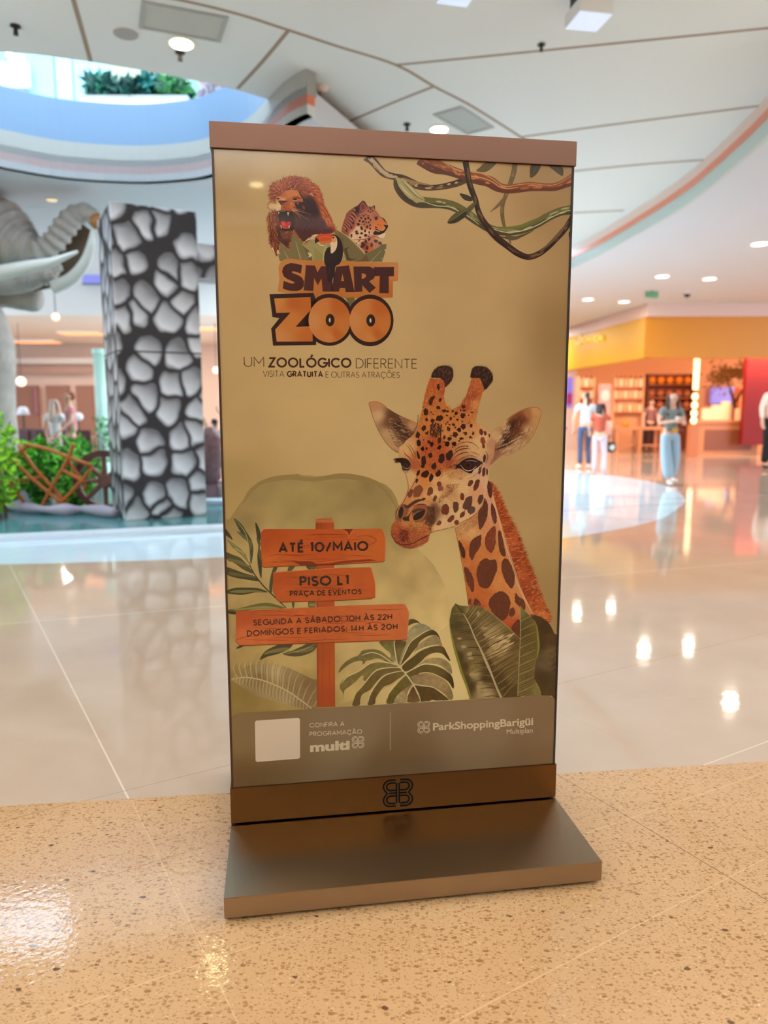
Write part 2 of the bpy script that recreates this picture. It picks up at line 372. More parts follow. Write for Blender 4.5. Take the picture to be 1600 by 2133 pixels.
def grille(corners, label):
    P = [at_z(x, y, H1) for x, y in corners]; cen = sum(P, Vector()) / 4
    ux = ((P[1] - P[0]) + (P[2] - P[3])) / 2; uy = ((P[3] - P[0]) + (P[2] - P[1])) / 2
    Lx, Ly = ux.length, uy.length; ang = math.atan2(ux.y, ux.x)
    e = empty('air_grille', cen, ang, label, 'air grille'); hx, hy, t = Lx / 2, Ly / 2, 0.035
    bm = bmesh.new()
    for b in ((-hx, hx, -hy, -hy + t), (-hx, hx, hy - t, hy), (-hx, -hx + t, -hy + t, hy - t), (hx - t, hx, -hy + t, hy - t)): bx(bm, *b, -0.014, 0)
    bm_obj('frame', bm, mat('grille_frame', (172, 174, 168), 0.6), e)
    bm = bmesh.new(); bx(bm, -hx + t, hx - t, -hy + t, hy - t, -0.003, 0.0); bm_obj('backing', bm, mat('grille_back', (190, 196, 190), 0.8), e)
    n = 9
    for k in range(n):
        bm = bmesh.new(); y = -hy + t + (k + 0.5) * (2 * hy - 2 * t) / n; bx(bm, -hx + t, hx - t, y - 0.010, y + 0.010, -0.010, -0.003)
        bm_obj('slat', bm, mat('grille_slat', (206, 210, 204), 0.6), e)
grille([(296, 0), (478, 34), (458, 86), (288, 55)], 'long pale air grille in the ceiling near the top left, above the round speaker')
grille([(902, 236), (962, 221), (1030, 263), (972, 280)], 'square pale air grille in the ceiling above the right half of the sign')
# square surface-mounted lamps
def square_lamp(corners, label, z=H1):
    P = [at_z(x, y, z - 0.22) for x, y in corners]; cen = sum(P, Vector()) / 4; ux = P[1] - P[0]; ang = math.atan2(ux.y, ux.x)
    hx = ux.length / 2; hy = (P[3] - P[0]).length / 2; hx = hy = (hx + hy) / 2
    e = empty('square_ceiling_lamp', (cen.x, cen.y, z), ang, label, 'ceiling lamp')
    bm = bmesh.new(); bx(bm, -hx * 0.8, hx * 0.8, -hy * 0.8, hy * 0.8, -0.11, 0, 0.01); bm_obj('mount', bm, m_dark, e)
    bm = bmesh.new(); bx(bm, -hx, hx, -hy, hy, -0.21, -0.11, 0.012); bm_obj('housing', bm, m_white, e)
    bm = bmesh.new(); bx(bm, -hx * 0.93, hx * 0.93, -hy * 0.93, hy * 0.93, -0.217, -0.209); bm_obj('diffuser', bm, mat('lamp_blue_white', (214, 226, 246), 0.4, emit=(206, 222, 250), es=0.55), e)
square_lamp([(1180, 64), (1240, 70), (1270, 32), (1215, 20)], 'square blue-white surface lamp with a black mount on the ceiling, top right')
square_lamp([(905, 8), (975, 18), (1000, -20), (930, -30)], 'square blue-white surface lamp cut off by the top edge')

# downlights of the lower ceiling
for px, py, lb in ((1583, 507, 'round downlight in the lower ceiling nearest the copper edge at the far right'),
                   (1380, 575, 'left one of the middle pair of round downlights above the yellow shop fascia'),
                   (1478, 580, 'right one of the middle pair of round downlights above the yellow shop fascia'),
                   (1225, 623, 'left one of the farthest pair of round downlights, right beside the sign'),
                   (1300, 628, 'right one of the farthest pair of round downlights beside the sign'),
                   (108, 415, 'single round downlight in the grey ceiling above the elephant trunk')):
    downlight(px, py, H2, 0.26 if px > 200 else 0.13, lb, m_cool if px > 200 else mat('lamp_dim', (250, 226, 180), emit=(250, 220, 170), es=.8), 'downlights of the lower ceiling')
    if px < 200: continue
    d_ = bpy.data.lights.new('downlight_lamp', 'AREA'); d_.shape = 'DISK'; d_.size = 0.2; d_.energy = 4 if px < 200 else (14 if py > 600 else 24); d_.color = (1.0, 0.86, 0.68)
    o_ = bpy.data.objects.new('downlight_lamp', d_); o_.location = at_z(px, py, H2) + Vector((0, 0, -0.025)); COL.objects.link(o_)
c = at_z(1358, 606, H2); e = empty('exit_sign', c, 0.1, 'small green exit sign hanging from the far ceiling', 'exit sign')
box('panel', (-0.16, 0.16, -0.02, 0.02, -0.16, -0.02), mat('exit_green', (90, 150, 110), 0.4), e); box('bracket', (-0.02, 0.02, -0.01, 0.01, -0.03, 0), m_dark, e)
c = at_z(1432, 610, H2); e = empty('security_camera', c, 0, 'small dark dome camera on the far ceiling right of the green exit sign', 'camera')
bm = bmesh.new(); lathe(bm, [(0.02, -0.11), (0.06, -0.085), (0.075, -0.04), (0.08, -0.03)]); bm_obj('dome', bm, m_dark, e)
bm = bmesh.new(); lathe(bm, [(0.085, -0.03), (0.085, 0)]); bm_obj('ring', bm, m_white, e)

# lights of the ceiling behind the photographer (they show as small glints in the poster)
for i, (x, y) in enumerate(((-0.6, -2.6), (0.5, -3.6), (-1.8, -4.2), (1.6, -4.6), (-0.4, -5.8), (2.2, -2.4), (-2.6, -6.4), (0.9, -7.0), (-1.2, -7.6))):
    e = empty('ceiling_downlight', (x, y, H1), 0, 'warm round downlight in the ceiling behind the photographer', 'ceiling light', 'downlights behind the photographer')
    bm = bmesh.new(); lathe(bm, [(0.09, -0.018), (0.09, -0.004)]); bm_obj('diffuser', bm, m_warm, e)

# ---------------------------------------------------------------- walls
m_brown = mat('wall_warm_brown', (112, 78, 52), 0.55)
m_pinkw = mat('wall_rose_beige', (204, 172, 154), 0.7)
struct(box('wall_back', (-14, 15, -9.3, -9, 0, H1), m_brown))
struct(box('wall_left', (-14.3, -14, -9, 6.3, 0, H1), m_brown))
struct(box('wall_right', (15, 15.3, -9, 5.0, 0, H1 + .2), m_brown))
struct(box('wall_far_left', (-30.2, -30, 6.3, 40, 0, H2), m_pinkw))
struct(box('wall_far_right', (30, 30.2, 5, 40, 0, H2), m_pinkw))
struct(box('wall_far', (-30, 30, 31.5, 31.8, 0, H2), m_pinkw))
# upper storey seen through the atrium opening
m_upw = mat('upper_wall_white', (214, 222, 220), 0.6)
for k, (a_, b_, c_, d_) in enumerate(((-16, 3, H2 + .25, 7.9), (-16, 3, 10.9, 11.6), (-16, -11.6, 7.9, 10.9), (-7.1, -3.4, 7.9, 10.9), (2.2, 3, 7.9, 10.9), (-11.6, -7.1, 9.15, 9.6), (-11.6, -7.1, 7.9, 8.0))):
    struct(box('wall_upper', (a_, b_, 15.0, 15.3, c_, d_), m_upw))
for i_, (x_, z_, h_, w_) in enumerate(((-11.6, 8.0, 1.15, 4.5), (-11.6, 9.6, 1.3, 4.5), (-3.4, 7.9, 3.0, 5.6))):
    for q_ in range(1, 3): struct(box('window_frame', (x_ + w_ * q_ / 3 - .03, x_ + w_ * q_ / 3 + .03, 15.05, 15.12, z_, z_ + h_), m_white))
struct(box('wall_upper_left', (-16.3, -16, 4, 15.3, H2 + .25, 11.6), m_white))
struct(box('wall_upper_front', (-16, 3, 6.0, 6.2, H1 + .3, 11.6), m_white))
struct(box('wall_upper_right', (3, 3.3, 6.0, 15.3, H1 + .3, 11.6), m_white))
def up_panel(nm, x0, x1, y0, y1, yy, m_, label=None, cat=None, th=0.06, kind=None):
    a = at_y(x0, y1, yy); b = at_y(x1, y0, yy)
    o = box(nm, (a.x, b.x, yy, yy + th, a.z, b.z), m_); 
    if kind: struct(o)
    else: tag(o, label, cat)
    return o
up_panel('window_1', 62, 112, 96, 210, 14.9, mat('pane_cyan', (170, 224, 236), 0.15), kind=1)
up_panel('window_2', 116, 150, 100, 214, 14.9, mat('pane_blue', (186, 212, 240), 0.15), kind=1)
up_panel('window_3', 154, 182, 104, 216, 14.9, mat('pane_cyan', (170, 224, 236), 0.15), kind=1)
up_panel('window_4', 186, 232, 96, 165, 14.9, mat('pane_cyan', (170, 224, 236), 0.15), kind=1)
up_panel('window_5', -80, 8, 90, 140, 14.9, mat('pane_cyan', (170, 224, 236), 0.15), kind=1)
up_panel('wall_upper_panel', -70, 60, 128, 182, 14.7, mat('upper_cream', (206, 208, 200), 0.6), kind=1)
up_panel('trim_16', 232, 520, 120, 160, 14.8, mat('upper_olive', (178, 190, 158), 0.6), kind=1)
up_panel('window_6', 392, 470, 165, 205, 14.6, mat('pane_grey_green', (120, 150, 140), 0.2), kind=1)
def leafy(name, cen, rad, n, col, size, label, cat='plant', parent=None, seed=1, colb=None, group=None, sticks=True):
    rnd = random.Random(seed); e = empty(name, (cen[0], cen[1], cen[2] - rad[2]), 0, label, cat, group)
    bm = bmesh.new()
    for _ in range(n):
        u = Vector((rnd.gauss(0, 1), rnd.gauss(0, 1), rnd.gauss(0, 1))).normalized() * (0.45 + 0.55 * rnd.random() ** 0.5)
        p = Vector((u.x * rad[0], u.y * rad[1], rad[2] + u.z * rad[2])); d = Vector((rnd.gauss(0, 1), rnd.gauss(0, 1), rnd.gauss(0.4, .8))).normalized()
        s = d.cross(Vector((rnd.gauss(0, 1), rnd.gauss(0, 1), rnd.gauss(0, 1)))).normalized(); L = size * rnd.uniform(.6, 1.3); nrm = d.cross(s).normalized() * L * 0.16
        q = [p, p + d * L * .35 + s * L * .28 + nrm, p + d * L, p + d * L * .35 - s * L * .28 + nrm, p + d * L * .45]
        v = [bm.verts.new(x) for x in q]; f1 = bm.faces.new((v[0], v[1], v[2], v[4])); f2 = bm.faces.new((v[0], v[4], v[2], v[3]))
        if rnd.random() < .4: f1.material_index = f2.material_index = 1
    ms = [mat('leaf_' + str(col), col, 0.4), mat('leaf_' + str(colb or col) + 'b', colb or tuple(int(c * .6) for c in col), 0.45)]
    me = bpy.data.meshes.new('foliage'); bm.to_mesh(me); bm.free(); [me.materials.append(x) for x in ms]
    link(bpy.data.objects.new('foliage', me), e)
    if sticks:
        bm = bmesh.new()
        for _ in range(6):
            a = rnd.uniform(0, 6.28); tube(bm, [(0.05 * math.cos(a), 0.05 * math.sin(a), 0), (rad[0] * .4 * math.cos(a), rad[1] * .4 * math.sin(a), rad[2] * 1.3)], [.012, .005], 5)
        bm_obj('stems', bm, mat('stem_brown', (92, 70, 44), .8), e)
    return e
def up_plant(x0, x1, y0, y1, yy, n, col, label, seed, colb=None):
    a = at_y(x0, y1, yy); b = at_y(x1, y0, yy); cen = (a + b) / 2
    return leafy('potted_shrub', cen, ((b.x - a.x) / 2, .3, (b.z - a.z) / 2), n, col, .16, label, 'plant', seed=seed, colb=colb)
up_plant(190, 240, 168, 214, 10.8, 420, (60, 128, 104), 'dense dark teal shrub at the left end of the upper floor planting', 3, (24, 70, 66))
up_plant(240, 296, 180, 217, 10.7, 380, (26, 86, 74), 'dark green bush in the middle of the upper floor planting', 4, (12, 48, 44))
up_plant(292, 336, 168, 217, 10.8, 380, (40, 124, 116), 'teal bush with raised top in the upper floor planting', 5, (14, 66, 64))
up_plant(334, 392, 172, 216, 10.7, 420, (64, 132, 72), 'fresh green shrub at the right end of the upper floor planting', 6, (28, 84, 66))
o = up_plant(425, 505, 183, 206, 9.6, 420, (236, 226, 232), 'cascade of white flowers over the blue fascia', 7, (196, 176, 186)); o.name = 'flower_cascade'
struct(slab('floor_upper', [(p[0], p[1] + 0.14) for p in ringL] + [(2.9, 9.0), (2.9, 14.9), (-15.9, 14.9), (-15.9, 9.0)], H2 + .5, H2 + .86, m_white))
pb_a = at_y(180, 217, 10.75); pb_b = at_y(400, 217, 10.75); pb = empty('planter_box', ((pb_a.x + pb_b.x) / 2, 10.75, H2 + .86), 0, 'long pale planter box holding the shrubs on the upper floor', 'planter')
box('trough', (-(pb_b.x - pb_a.x) / 2, (pb_b.x - pb_a.x) / 2, -.3, .3, 0, pb_a.z - H2 - .86 - .02), m_white, pb); box('rim', (-(pb_b.x - pb_a.x) / 2 - .02, (pb_b.x - pb_a.x) / 2 + .02, -.32, .32, pb_a.z - H2 - .9, pb_a.z - H2 - .86 - .01), m_ledge, pb)
# skylight frame over the opening
struct(box('ceiling_upper', (-16, -8.2, 6.0, 15.3, 11.4, 11.6), m_white))
struct(box('ceiling_upper', (1.9, 3.3, 6.0, 15.3, 11.4, 11.6), m_white))
struct(box('ceiling_upper', (-8.2, 1.9, 12.2, 15.3, 11.4, 11.6), m_white))
for k in range(4):
    x = -6.2 + k * 2.0; struct(box('trim_%d' % (17 + k), (x, x + .12, 6.2, 12.2, 11.3, 11.5), m_white))
# ---------------------------------------------------------------- the advertising totem
TYAW = 0.14989
T_ORG = Vector((-0.4507, 2.0043, 0.0))
ex = Vector((math.cos(TYAW), math.sin(TYAW), 0)); ey = Vector((-math.sin(TYAW), math.cos(TYAW), 0))
Z0 = 0.010
zt, zc, zp, zbs = 2.0022 + Z0, 1.9368 + Z0, 0.1679 + Z0, 0.0555 + Z0
BD = 0.3322            # how far the foot reaches in front of the panel
TH = 0.12
totem = empty('advertising_totem', T_ORG, TYAW, 'tall advertising totem with a giraffe zoo poster and steel foot, standing on speckled floor', 'sign')
def steel(name, col, rough, aniso=0.6, warm=None):
    m = mat(name, col, rough, metal=1.0); g = NT(m)
    tc = g.new('ShaderNodeTexCoord'); mp = g.new('ShaderNodeMapping'); g.put(tc.outputs['Object'], mp.inputs[0]); mp.inputs['Scale'].default_value = (3, 900, 900)
    nz = g.new('ShaderNodeTexNoise'); nz.inputs['Scale'].default_value = 1.0; nz.inputs['Detail'].default_value = 3; g.put(mp.outputs[0], nz.inputs['Vector'])
    g.put(g.m('MULTIPLY_ADD', nz.outputs['Fac'], 0.14, rough - 0.07), g.b.inputs['Roughness'])
    g.b.inputs['Anisotropic'].default_value = aniso
    vt = g.new('ShaderNodeVectorTransform', vector_type='VECTOR', convert_from='OBJECT', convert_to='WORLD'); vt.inputs[0].default_value = (1, 0, 0); g.put(vt.outputs[0], g.b.inputs['Tangent'])
    return m
m_cap = steel('brushed_steel_cap', (124, 90, 76), 0.38, 0.75)  # the three steels carry the brown they reflect in their base colour
m_plinth = steel('brushed_steel_plinth', (128, 92, 58), 0.34, 0.8)
m_foot = steel('brushed_steel_foot', (158, 136, 110), 0.34, 0.9)
m_ink = mat('black_ink', (14, 18, 20), 0.6, spec=0.15)
box('cap', (0, 1, 0, TH, zc, zt), m_cap, totem, 0.0012)
box('core', (0.012, 0.988, 0.012, TH - 0.012, zbs, zc + 0.01), m_dark, totem)
box('plinth', (0, 1, 0, TH, zbs + 0.004, zp), m_plinth, totem, 0.0012)
foot = box('foot', (0, 1, -BD, TH + BD, Z0, zbs), m_foot, totem, 0.0012)
for px_, py_ in ((0.06, -BD + 0.07), (0.94, -BD + 0.07), (0.06, TH + BD - 0.07), (0.94, TH + BD - 0.07)):
    bm = bmesh.new(); lathe(bm, [(0.02, 0), (0.022, Z0 + 0.001)], c=(px_, py_, 0)); bm_obj('foot_pad', bm, m_dark, totem)
box('side_edge', (0.990, 0.996, 0.004, 0.03, zp, zc), m_dark, totem)
box('side_edge', (0.004, 0.010, 0.004, 0.03, zp, zc), mat('edge_brown', (70, 48, 34), 0.4), totem)
PY = 0.0065             # the poster lies a little behind the front of cap and plinth
def m_print_():
    m = mat('poster_print', (200, 160, 110), 0.45, spec=0.25, coat=0.8); g = NT(m)
    a = g.new('ShaderNodeAttribute', attribute_name='ink'); g.put(a.outputs['Color'], g.b.inputs['Base Color'])
    return m
m_print = m_print_()
poster = box('poster_panel', (0.009, 0.991, PY + 0.0005, PY + 0.012, zp, zc), mat('poster_board', (150, 120, 84), 0.5), totem)

# picture of the print: drawn in the photograph's pixels, laid on the poster's own plane
def to_plane(P):
    P = np.asarray(P, float); X = (P[:, 0] - 800) / FPX; Y = -(P[:, 1] - 1066.5) / FPX
    d = np.array(FW)[None] + X[:, None] * np.array(RT)[None] + Y[:, None] * np.array(UP)[None]
    n = np.array(ey); o = np.array(T_ORG) + np.array(ey) * PY; c = np.array(CAMP)
    t = ((o - c) @ n) / (d @ n); q = c + d * t[:, None] - np.array(T_ORG)
    return np.stack([q @ np.array(ex), q[:, 2]], 1)
GAIN = np.array([0.93, 1.04, 1.07])
def linarr(c):
    c = np.clip(np.asarray(c, float), 0, 255) / 255.0
    return np.where(c <= 0.04045, c / 12.92, ((c + 0.055) / 1.055) ** 2.4) * GAIN
LAY = [0]
LSTEP = 8e-6
class Art:
    def __init__(s, name, label=None): s.name = name; s.V = []; s.C = []; s.L = []; s.F = []; s.n = 0; s.label = label; s.T = (0, 0, 1.0); s.up()
    def up(s): LAY[0] += 1; s.l = LAY[0]; return s
    def at(s, ox, oy, k): s.T = (ox, oy, k); return s
    def tr(s, P):
        P = np.asarray(P, float); return np.stack([s.T[0] + P[:, 0] / s.T[2], s.T[1] + P[:, 1] / s.T[2]], 1)
    def add(s, P, F, C):
        P = np.asarray(P, float)
        if len(P) == 0 or len(F) == 0: return
        C = np.asarray(C, float)
        if C.ndim == 1: C = np.repeat(C[None], len(P), 0)
        s.V.append(P); s.C.append(C); s.L.append(np.full(len(P), s.l)); s.F += [tuple(i + s.n for i in f) for f in F]; s.n += len(P)
    def poly(s, P, c, smooth=0, raw=False, rag=0, seed=0):
        P = s.tr(P) if not raw else np.asarray(P, float)
        if smooth: P = np.array(crom(P, smooth, True))
        if rag:
            r = random.Random(seed * 7 + len(P)); P = np.array([(x + r.uniform(-rag, rag), y + r.uniform(-rag, rag)) for x, y in P])
        F = tessellate_polygon([[Vector((x, y, 0)) for x, y in P]])
        s.add(P, F, c); return P
    def grad(s, P, ctrl, step=6, smooth=0, nz=0, nsc=0.1, p=1.6, raw=False, rag=0, streak=None):
        """filled shape whose ink blends between the (x, y, colour) control points"""
        P = s.tr(P) if not raw else np.asarray(P, float)
        if smooth: P = np.array(crom(P, smooth, True))
        rr = random.Random(len(P) + int(P[0, 0]))
        if rag: P = np.array([(x + rr.uniform(-rag, rag), y + rr.uniform(-rag, rag)) for x, y in P])
        x0, y0 = P.min(0); x1, y1 = P.max(0); pts = [Vector(q) for q in P]; nb = len(pts)
        iy = 0; y = y0 + step / 2
        G = []
        while y < y1:
            x = x0 + (step / 2 if iy % 2 else 0)
            while x < x1: G.append((x + rr.uniform(-.2, .2) * step, y + rr.uniform(-.2, .2) * step)); x += step
            y += step * .87; iy += 1
        G = np.array(G) if G else np.zeros((0, 2))
        if len(G):
            ins = np.zeros(len(G), bool); A = P; B = np.roll(P, -1, 0)
            for (ax, ay), (bx_, by_) in zip(A, B):
                c_ = ((ay > G[:, 1]) != (by_ > G[:, 1]))
                if ay != by_: ins ^= c_ & (G[:, 0] < (bx_ - ax) * (G[:, 1] - ay) / (by_ - ay) + ax)
            G = G[ins]
        pts += [Vector(q) for q in G]
        v, e_, f, *_r = delaunay_2d_cdt(pts, [(i, (i + 1) % nb) for i in range(nb)], [], 1, 1e-6)
        Q = np.array([(a.x, a.y) for a in v])
        K = s.tr([(a, b) for a, b, c in ctrl]) if not raw else np.array([(a, b) for a, b, c in ctrl], float)
        KC = np.array([c for a, b, c in ctrl], float)
        d2 = ((Q[:, None, :] - K[None]) ** 2).sum(2) + 4.0
        w = d2 ** -p; w /= w.sum(1, keepdims=True); C = w @ KC
        if nz:
            nv = np.array([noise.fractal(Vector((q[0] * nsc, q[1] * nsc * (streak or 1), 3.1)), 0.8, 2.0, 3) for q in Q]); C = C * (1 + nz * nv[:, None])
        s.add(Q, f, C); return P
    def stroke(s, pts, w, c, smooth=6, raw=False, c2=None):
        """ribbon; w = one width or a width per given point (photo pixels)"""
        P = s.tr(pts) if not raw else np.asarray(pts, float)
        n = len(P); ws = [w] * n if not isinstance(w, (list, tuple)) else list(w)
        if smooth and n > 2:
            Q = np.array(crom(np.column_stack([P, ws]), smooth)); P = Q[:, :2]; ws = Q[:, 2]
        elif isinstance(w, (list, tuple)) and n == 2: ws = np.array(ws, float)
        ws = np.array(ws, float); n = len(P)
        t = np.gradient(P, axis=0); t /= (np.linalg.norm(t, axis=1, keepdims=True) + 1e-9); nn = np.stack([-t[:, 1], t[:, 0]], 1)
        A = P + nn * ws[:, None] / 2; B = P - nn * ws[:, None] / 2
        F = [(i, i + 1, n + i + 1, n + i) for i in range(n - 1)]
        C = np.array(c, float)
        if c2 is not None:
            tt = np.linspace(0, 1, n)[:, None]; C = np.array(c, float) * (1 - tt) + np.array(c2, float) * tt; C = np.concatenate([C, C])
        s.add(np.concatenate([A, B]), F, C)
    def miter(s, pts, w, c):
        """straight-sided ribbon with mitred corners (raw pixel points)"""
        P = np.asarray(pts, float); closed = np.allclose(P[0], P[-1]) and len(P) > 3
        if closed: P = P[:-1]
        n = len(P); A, B = [], []
        for i in range(n):
            a = P[i - 1] if (i > 0 or closed) else None; b = P[(i + 1) % n] if (i < n - 1 or closed) else None
            d1 = (P[i] - a) if a is not None else (b - P[i]); d2 = (b - P[i]) if b is not None else d1
            d1 = d1 / (np.linalg.norm(d1) + 1e-9); d2 = d2 / (np.linalg.norm(d2) + 1e-9)
            n1 = np.array([-d1[1], d1[0]]); n2 = np.array([-d2[1], d2[0]]); m_ = n1 + n2; L = np.linalg.norm(m_)
            m_ = m_ / L if L > 1e-6 else n1; k = min(2.2, 1 / max(0.3, m_ @ n1)); A.append(P[i] + m_ * w / 2 * k); B.append(P[i] - m_ * w / 2 * k)
        N = n if closed else n - 1
        s.add(np.array(A + B), [(i, (i + 1) % n, n + (i + 1) % n, n + i) for i in range(N)], c)
    def spot(s, x, y, rx, ry, c, rot=0, rag=0.18, n=14, seed=0):
        r = random.Random(int(x * 31 + y * 17 + seed)); P = []
        ca, sa = math.cos(R(rot)), math.sin(R(rot))
        for k in range(n):
            a = 2 * math.pi * k / n; f = 1 + r.uniform(-rag, rag); u, v = rx * f * math.cos(a), ry * f * math.sin(a)
            P.append((x + u * ca - v * sa, y + u * sa + v * ca))
        P = s.tr(P); s.add(np.vstack([P, P.mean(0)]), [(k, (k + 1) % n, n) for k in range(n)], c)
    def disc(s, x, y, rx, ry, c, n=36, c_in=None):
        P = s.tr([(x + rx * math.cos(2 * math.pi * k / n), y + ry * math.sin(2 * math.pi * k / n)) for k in range(n)] + [(x, y)])
        C = [c] * n + [c_in or c]; s.add(P, [(k, (k + 1) % n, n) for k in range(n)], C)
    def fur(s, P, n, L, w, ang, cols, seed=1, jit=18, raw=False):
        """short tapering hairs scattered in polygon P; ang = degrees or a function (x, y) -> degrees, in photo pixels"""
        P = s.tr(P) if not raw else np.asarray(P, float); r = random.Random(seed); x0, y0 = P.min(0); x1, y1 = P.max(0); k = 0; tries = 0
        V, F, C = [], [], []
        while k < n and tries < n * 12:
            tries += 1; x, y = r.uniform(x0, x1), r.uniform(y0, y1); ins = False; j = len(P) - 1
            for i in range(len(P)):
                if (P[i, 1] > y) != (P[j, 1] > y) and x < (P[j, 0] - P[i, 0]) * (y - P[i, 1]) / (P[j, 1] - P[i, 1]) + P[i, 0]: ins = not ins
                j = i
            if not ins: continue
            k += 1; a = R((ang(x, y) if callable(ang) else ang) + r.uniform(-jit, jit)); l = L * r.uniform(.6, 1.4); dx, dy = math.cos(a), math.sin(a); ww = w * r.uniform(.6, 1.3) / 2
            b = len(V); V += [(x - dy * ww, y + dx * ww), (x + dy * ww, y - dx * ww), (x + dx * l, y + dy * l)]; F.append((b, b + 1, b + 2)); c = r.choice(cols); C += [c, c, c]
        s.add(np.array(V), F, np.array(C))
    def edge_fur(s, pts, n, L, w, side, cols, lean=0, seed=2, raw=False, jit=15):
        """hairs along a line, pointing to its side"""
        P = s.tr(pts) if not raw else np.asarray(pts, float); P = np.array(crom(P, 6)); r = random.Random(seed)
        seg = np.linalg.norm(np.diff(P, axis=0), axis=1); cs = np.concatenate([[0], np.cumsum(seg)]); V, F, C = [], [], []
        for k in range(n):
            q = (k + r.random()) / n * cs[-1]; i = min(np.searchsorted(cs, q), len(P) - 1); i = max(i, 1); t = P[i] - P[i - 1]; t = t / (np.linalg.norm(t) + 1e-9)
            f = (q - cs[i - 1]) / (seg[i - 1] + 1e-9); p = P[i - 1] * (1 - f) + P[i] * f; a = math.atan2(t[1], t[0]) + R(90 * side + lean + r.uniform(-jit, jit))
            l = L * r.uniform(.6, 1.3); dx, dy = math.cos(a), math.sin(a); ww = w / 2 * r.uniform(.6, 1.3); b = len(V); p = p - np.array([dx, dy]) * l * .3
            V += [(p[0] - dy * ww, p[1] + dx * ww), (p[0] + dy * ww, p[1] - dx * ww), (p[0] + dx * l, p[1] + dy * l)]; F.append((b, b + 1, b + 2)); c = r.choice(cols); C += [c, c, c]
        s.add(np.array(V), F, np.array(C))
    def build(s, parent, clip=True):
        V = np.concatenate(s.V); C = linarr(np.concatenate(s.C)); L = np.concatenate(s.L)
        Q = to_plane(V)
        if clip: Q[:, 0] = np.clip(Q[:, 0], 0.0095, 0.9905); Q[:, 1] = np.clip(Q[:, 1], zp + 0.0005, zc - 0.0005)
        co = np.stack([Q[:, 0], PY - L * LSTEP, Q[:, 1]], 1)
        me = bpy.data.meshes.new(s.name); me.from_pydata(co.tolist(), [], s.F); me.materials.append(m_print)
        at = me.color_attributes.new('ink', 'FLOAT_COLOR', 'POINT'); at.data.foreach_set('color', np.concatenate([C, np.ones((len(C), 1))], 1).ravel().astype(np.float32))
        bm = bmesh.new(); bm.from_mesh(me); bm.normal_update()
        fl_ = [f for f in bm.faces if f.normal.y > 0]; bmesh.ops.reverse_faces(bm, faces=fl_)
        bm.to_mesh(me); bm.free()
        o = link(bpy.data.objects.new(s.name, me), parent)
        if s.label: o['label'] = s.label
        s.obj = o; return o

# ---- a plain geometric capital alphabet drawn with strokes
def arc(cx, cy, rx, ry, a0, a1, n=14): return [(cx + rx * math.cos(R(a0 + (a1 - a0) * k / n)), cy + ry * math.sin(R(a0 + (a1 - a0) * k / n))) for k in range(n + 1)]
def S_(w): return arc(w / 2, .74, w * .47, .26, 28, 90, 5) + arc(w / 2, .745, w * .46, .255, 95, 262, 10)[0:] + arc(w / 2, .245, w * .5, .255, 82, -90, 12)[0:] + arc(w / 2, .25, w * .5, .25, -95, -155, 5)
O_ = lambda w: arc(w / 2, .5, w / 2, .5, 0, 360, 30)
FONT = {
 'A': (.80, [[(0, 0), (.40, 1), (.80, 0)], [(.13, .30), (.67, .30)]]), 'B': (.56, [[(0, .52), (.30, .52)] + arc(.32, .26, .24, .26, 90, -90) + [(0, 0), (0, 1), (.28, 1)] + arc(.28, .76, .22, .24, 90, -90) + [(0, .52)]]),
 'C': (.84, [arc(.5, .5, .5, .5, 42, 318, 24)]), 'D': (.72, [[(0, 0), (0, 1), (.25, 1)] + arc(.25, .5, .47, .5, 90, -90, 18) + [(0, 0)]]),
 'E': (.50, [[(.5, 1), (0, 1), (0, 0), (.5, 0)], [(0, .51), (.45, .51)]]), 'F': (.48, [[(.48, 1), (0, 1), (0, 0)], [(0, .49), (.43, .49)]]),
 'G': (.90, [arc(.5, .5, .5, .5, 42, 352, 26) + [(1.0, .47), (.55, .47)]]), 'H': (.66, [[(0, 0), (0, 1)], [(.66, 0), (.66, 1)], [(0, .51), (.66, .51)]]),
 'I': (.0, [[(0, 0), (0, 1)]]), 'L': (.46, [[(0, 1), (0, 0), (.46, 0)]]), 'M': (.86, [[(0, 0), (0, 1), (.43, .34), (.86, 1), (.86, 0)]]),
 'N': (.70, [[(0, 0), (0, 1), (.70, 0), (.70, 1)]]), 'O': (1.0, [O_(1.0)]), 'P': (.54, [[(0, 0), (0, 1), (.26, 1)] + arc(.26, .73, .28, .27, 90, -90) + [(0, .46)]]),
 'R': (.56, [[(0, 0), (0, 1), (.26, 1)] + arc(.26, .74, .27, .26, 90, -90) + [(0, .48)], [(.26, .48), (.56, 0)]]),
 'S': (.54, [S_(.54)]), 'T': (.62, [[(0, 1), (.62, 1)], [(.31, 1), (.31, 0)]]), 'U': (.66, [[(0, 1), (0, .33)] + arc(.33, .33, .33, .33, 180, 360, 14) + [(.66, 1)]]),
 'V': (.76, [[(0, 1), (.38, 0), (.76, 1)]]), 'Z': (.62, [[(0, 1), (.62, 1), (0, 0), (.64, 0)]]),
 '0': (.86, [O_(.86)]), '1': (.20, [[(0, .97), (.20, 1), (.20, 0)]]), '2': (.54, [arc(.27, .72, .26, .28, 165, -20, 12) + [(0, 0), (.56, 0)]]), '4': (.62, [[(.62, .24), (0, .24), (.42, 1), (.42, 0)]]),
 '/': (.46, [[(0, -.06), (.46, 1.04)]]), ':': (.0, [[(0, -.10), (0, .14)], [(0, .46), (0, .70)]]), ' ': (.18, []),
}
ACC = {'Á': 'A', 'À': 'A', 'Ã': 'A', 'É': 'E', 'Ó': 'O', 'Õ': 'O', 'Ç': 'C'}
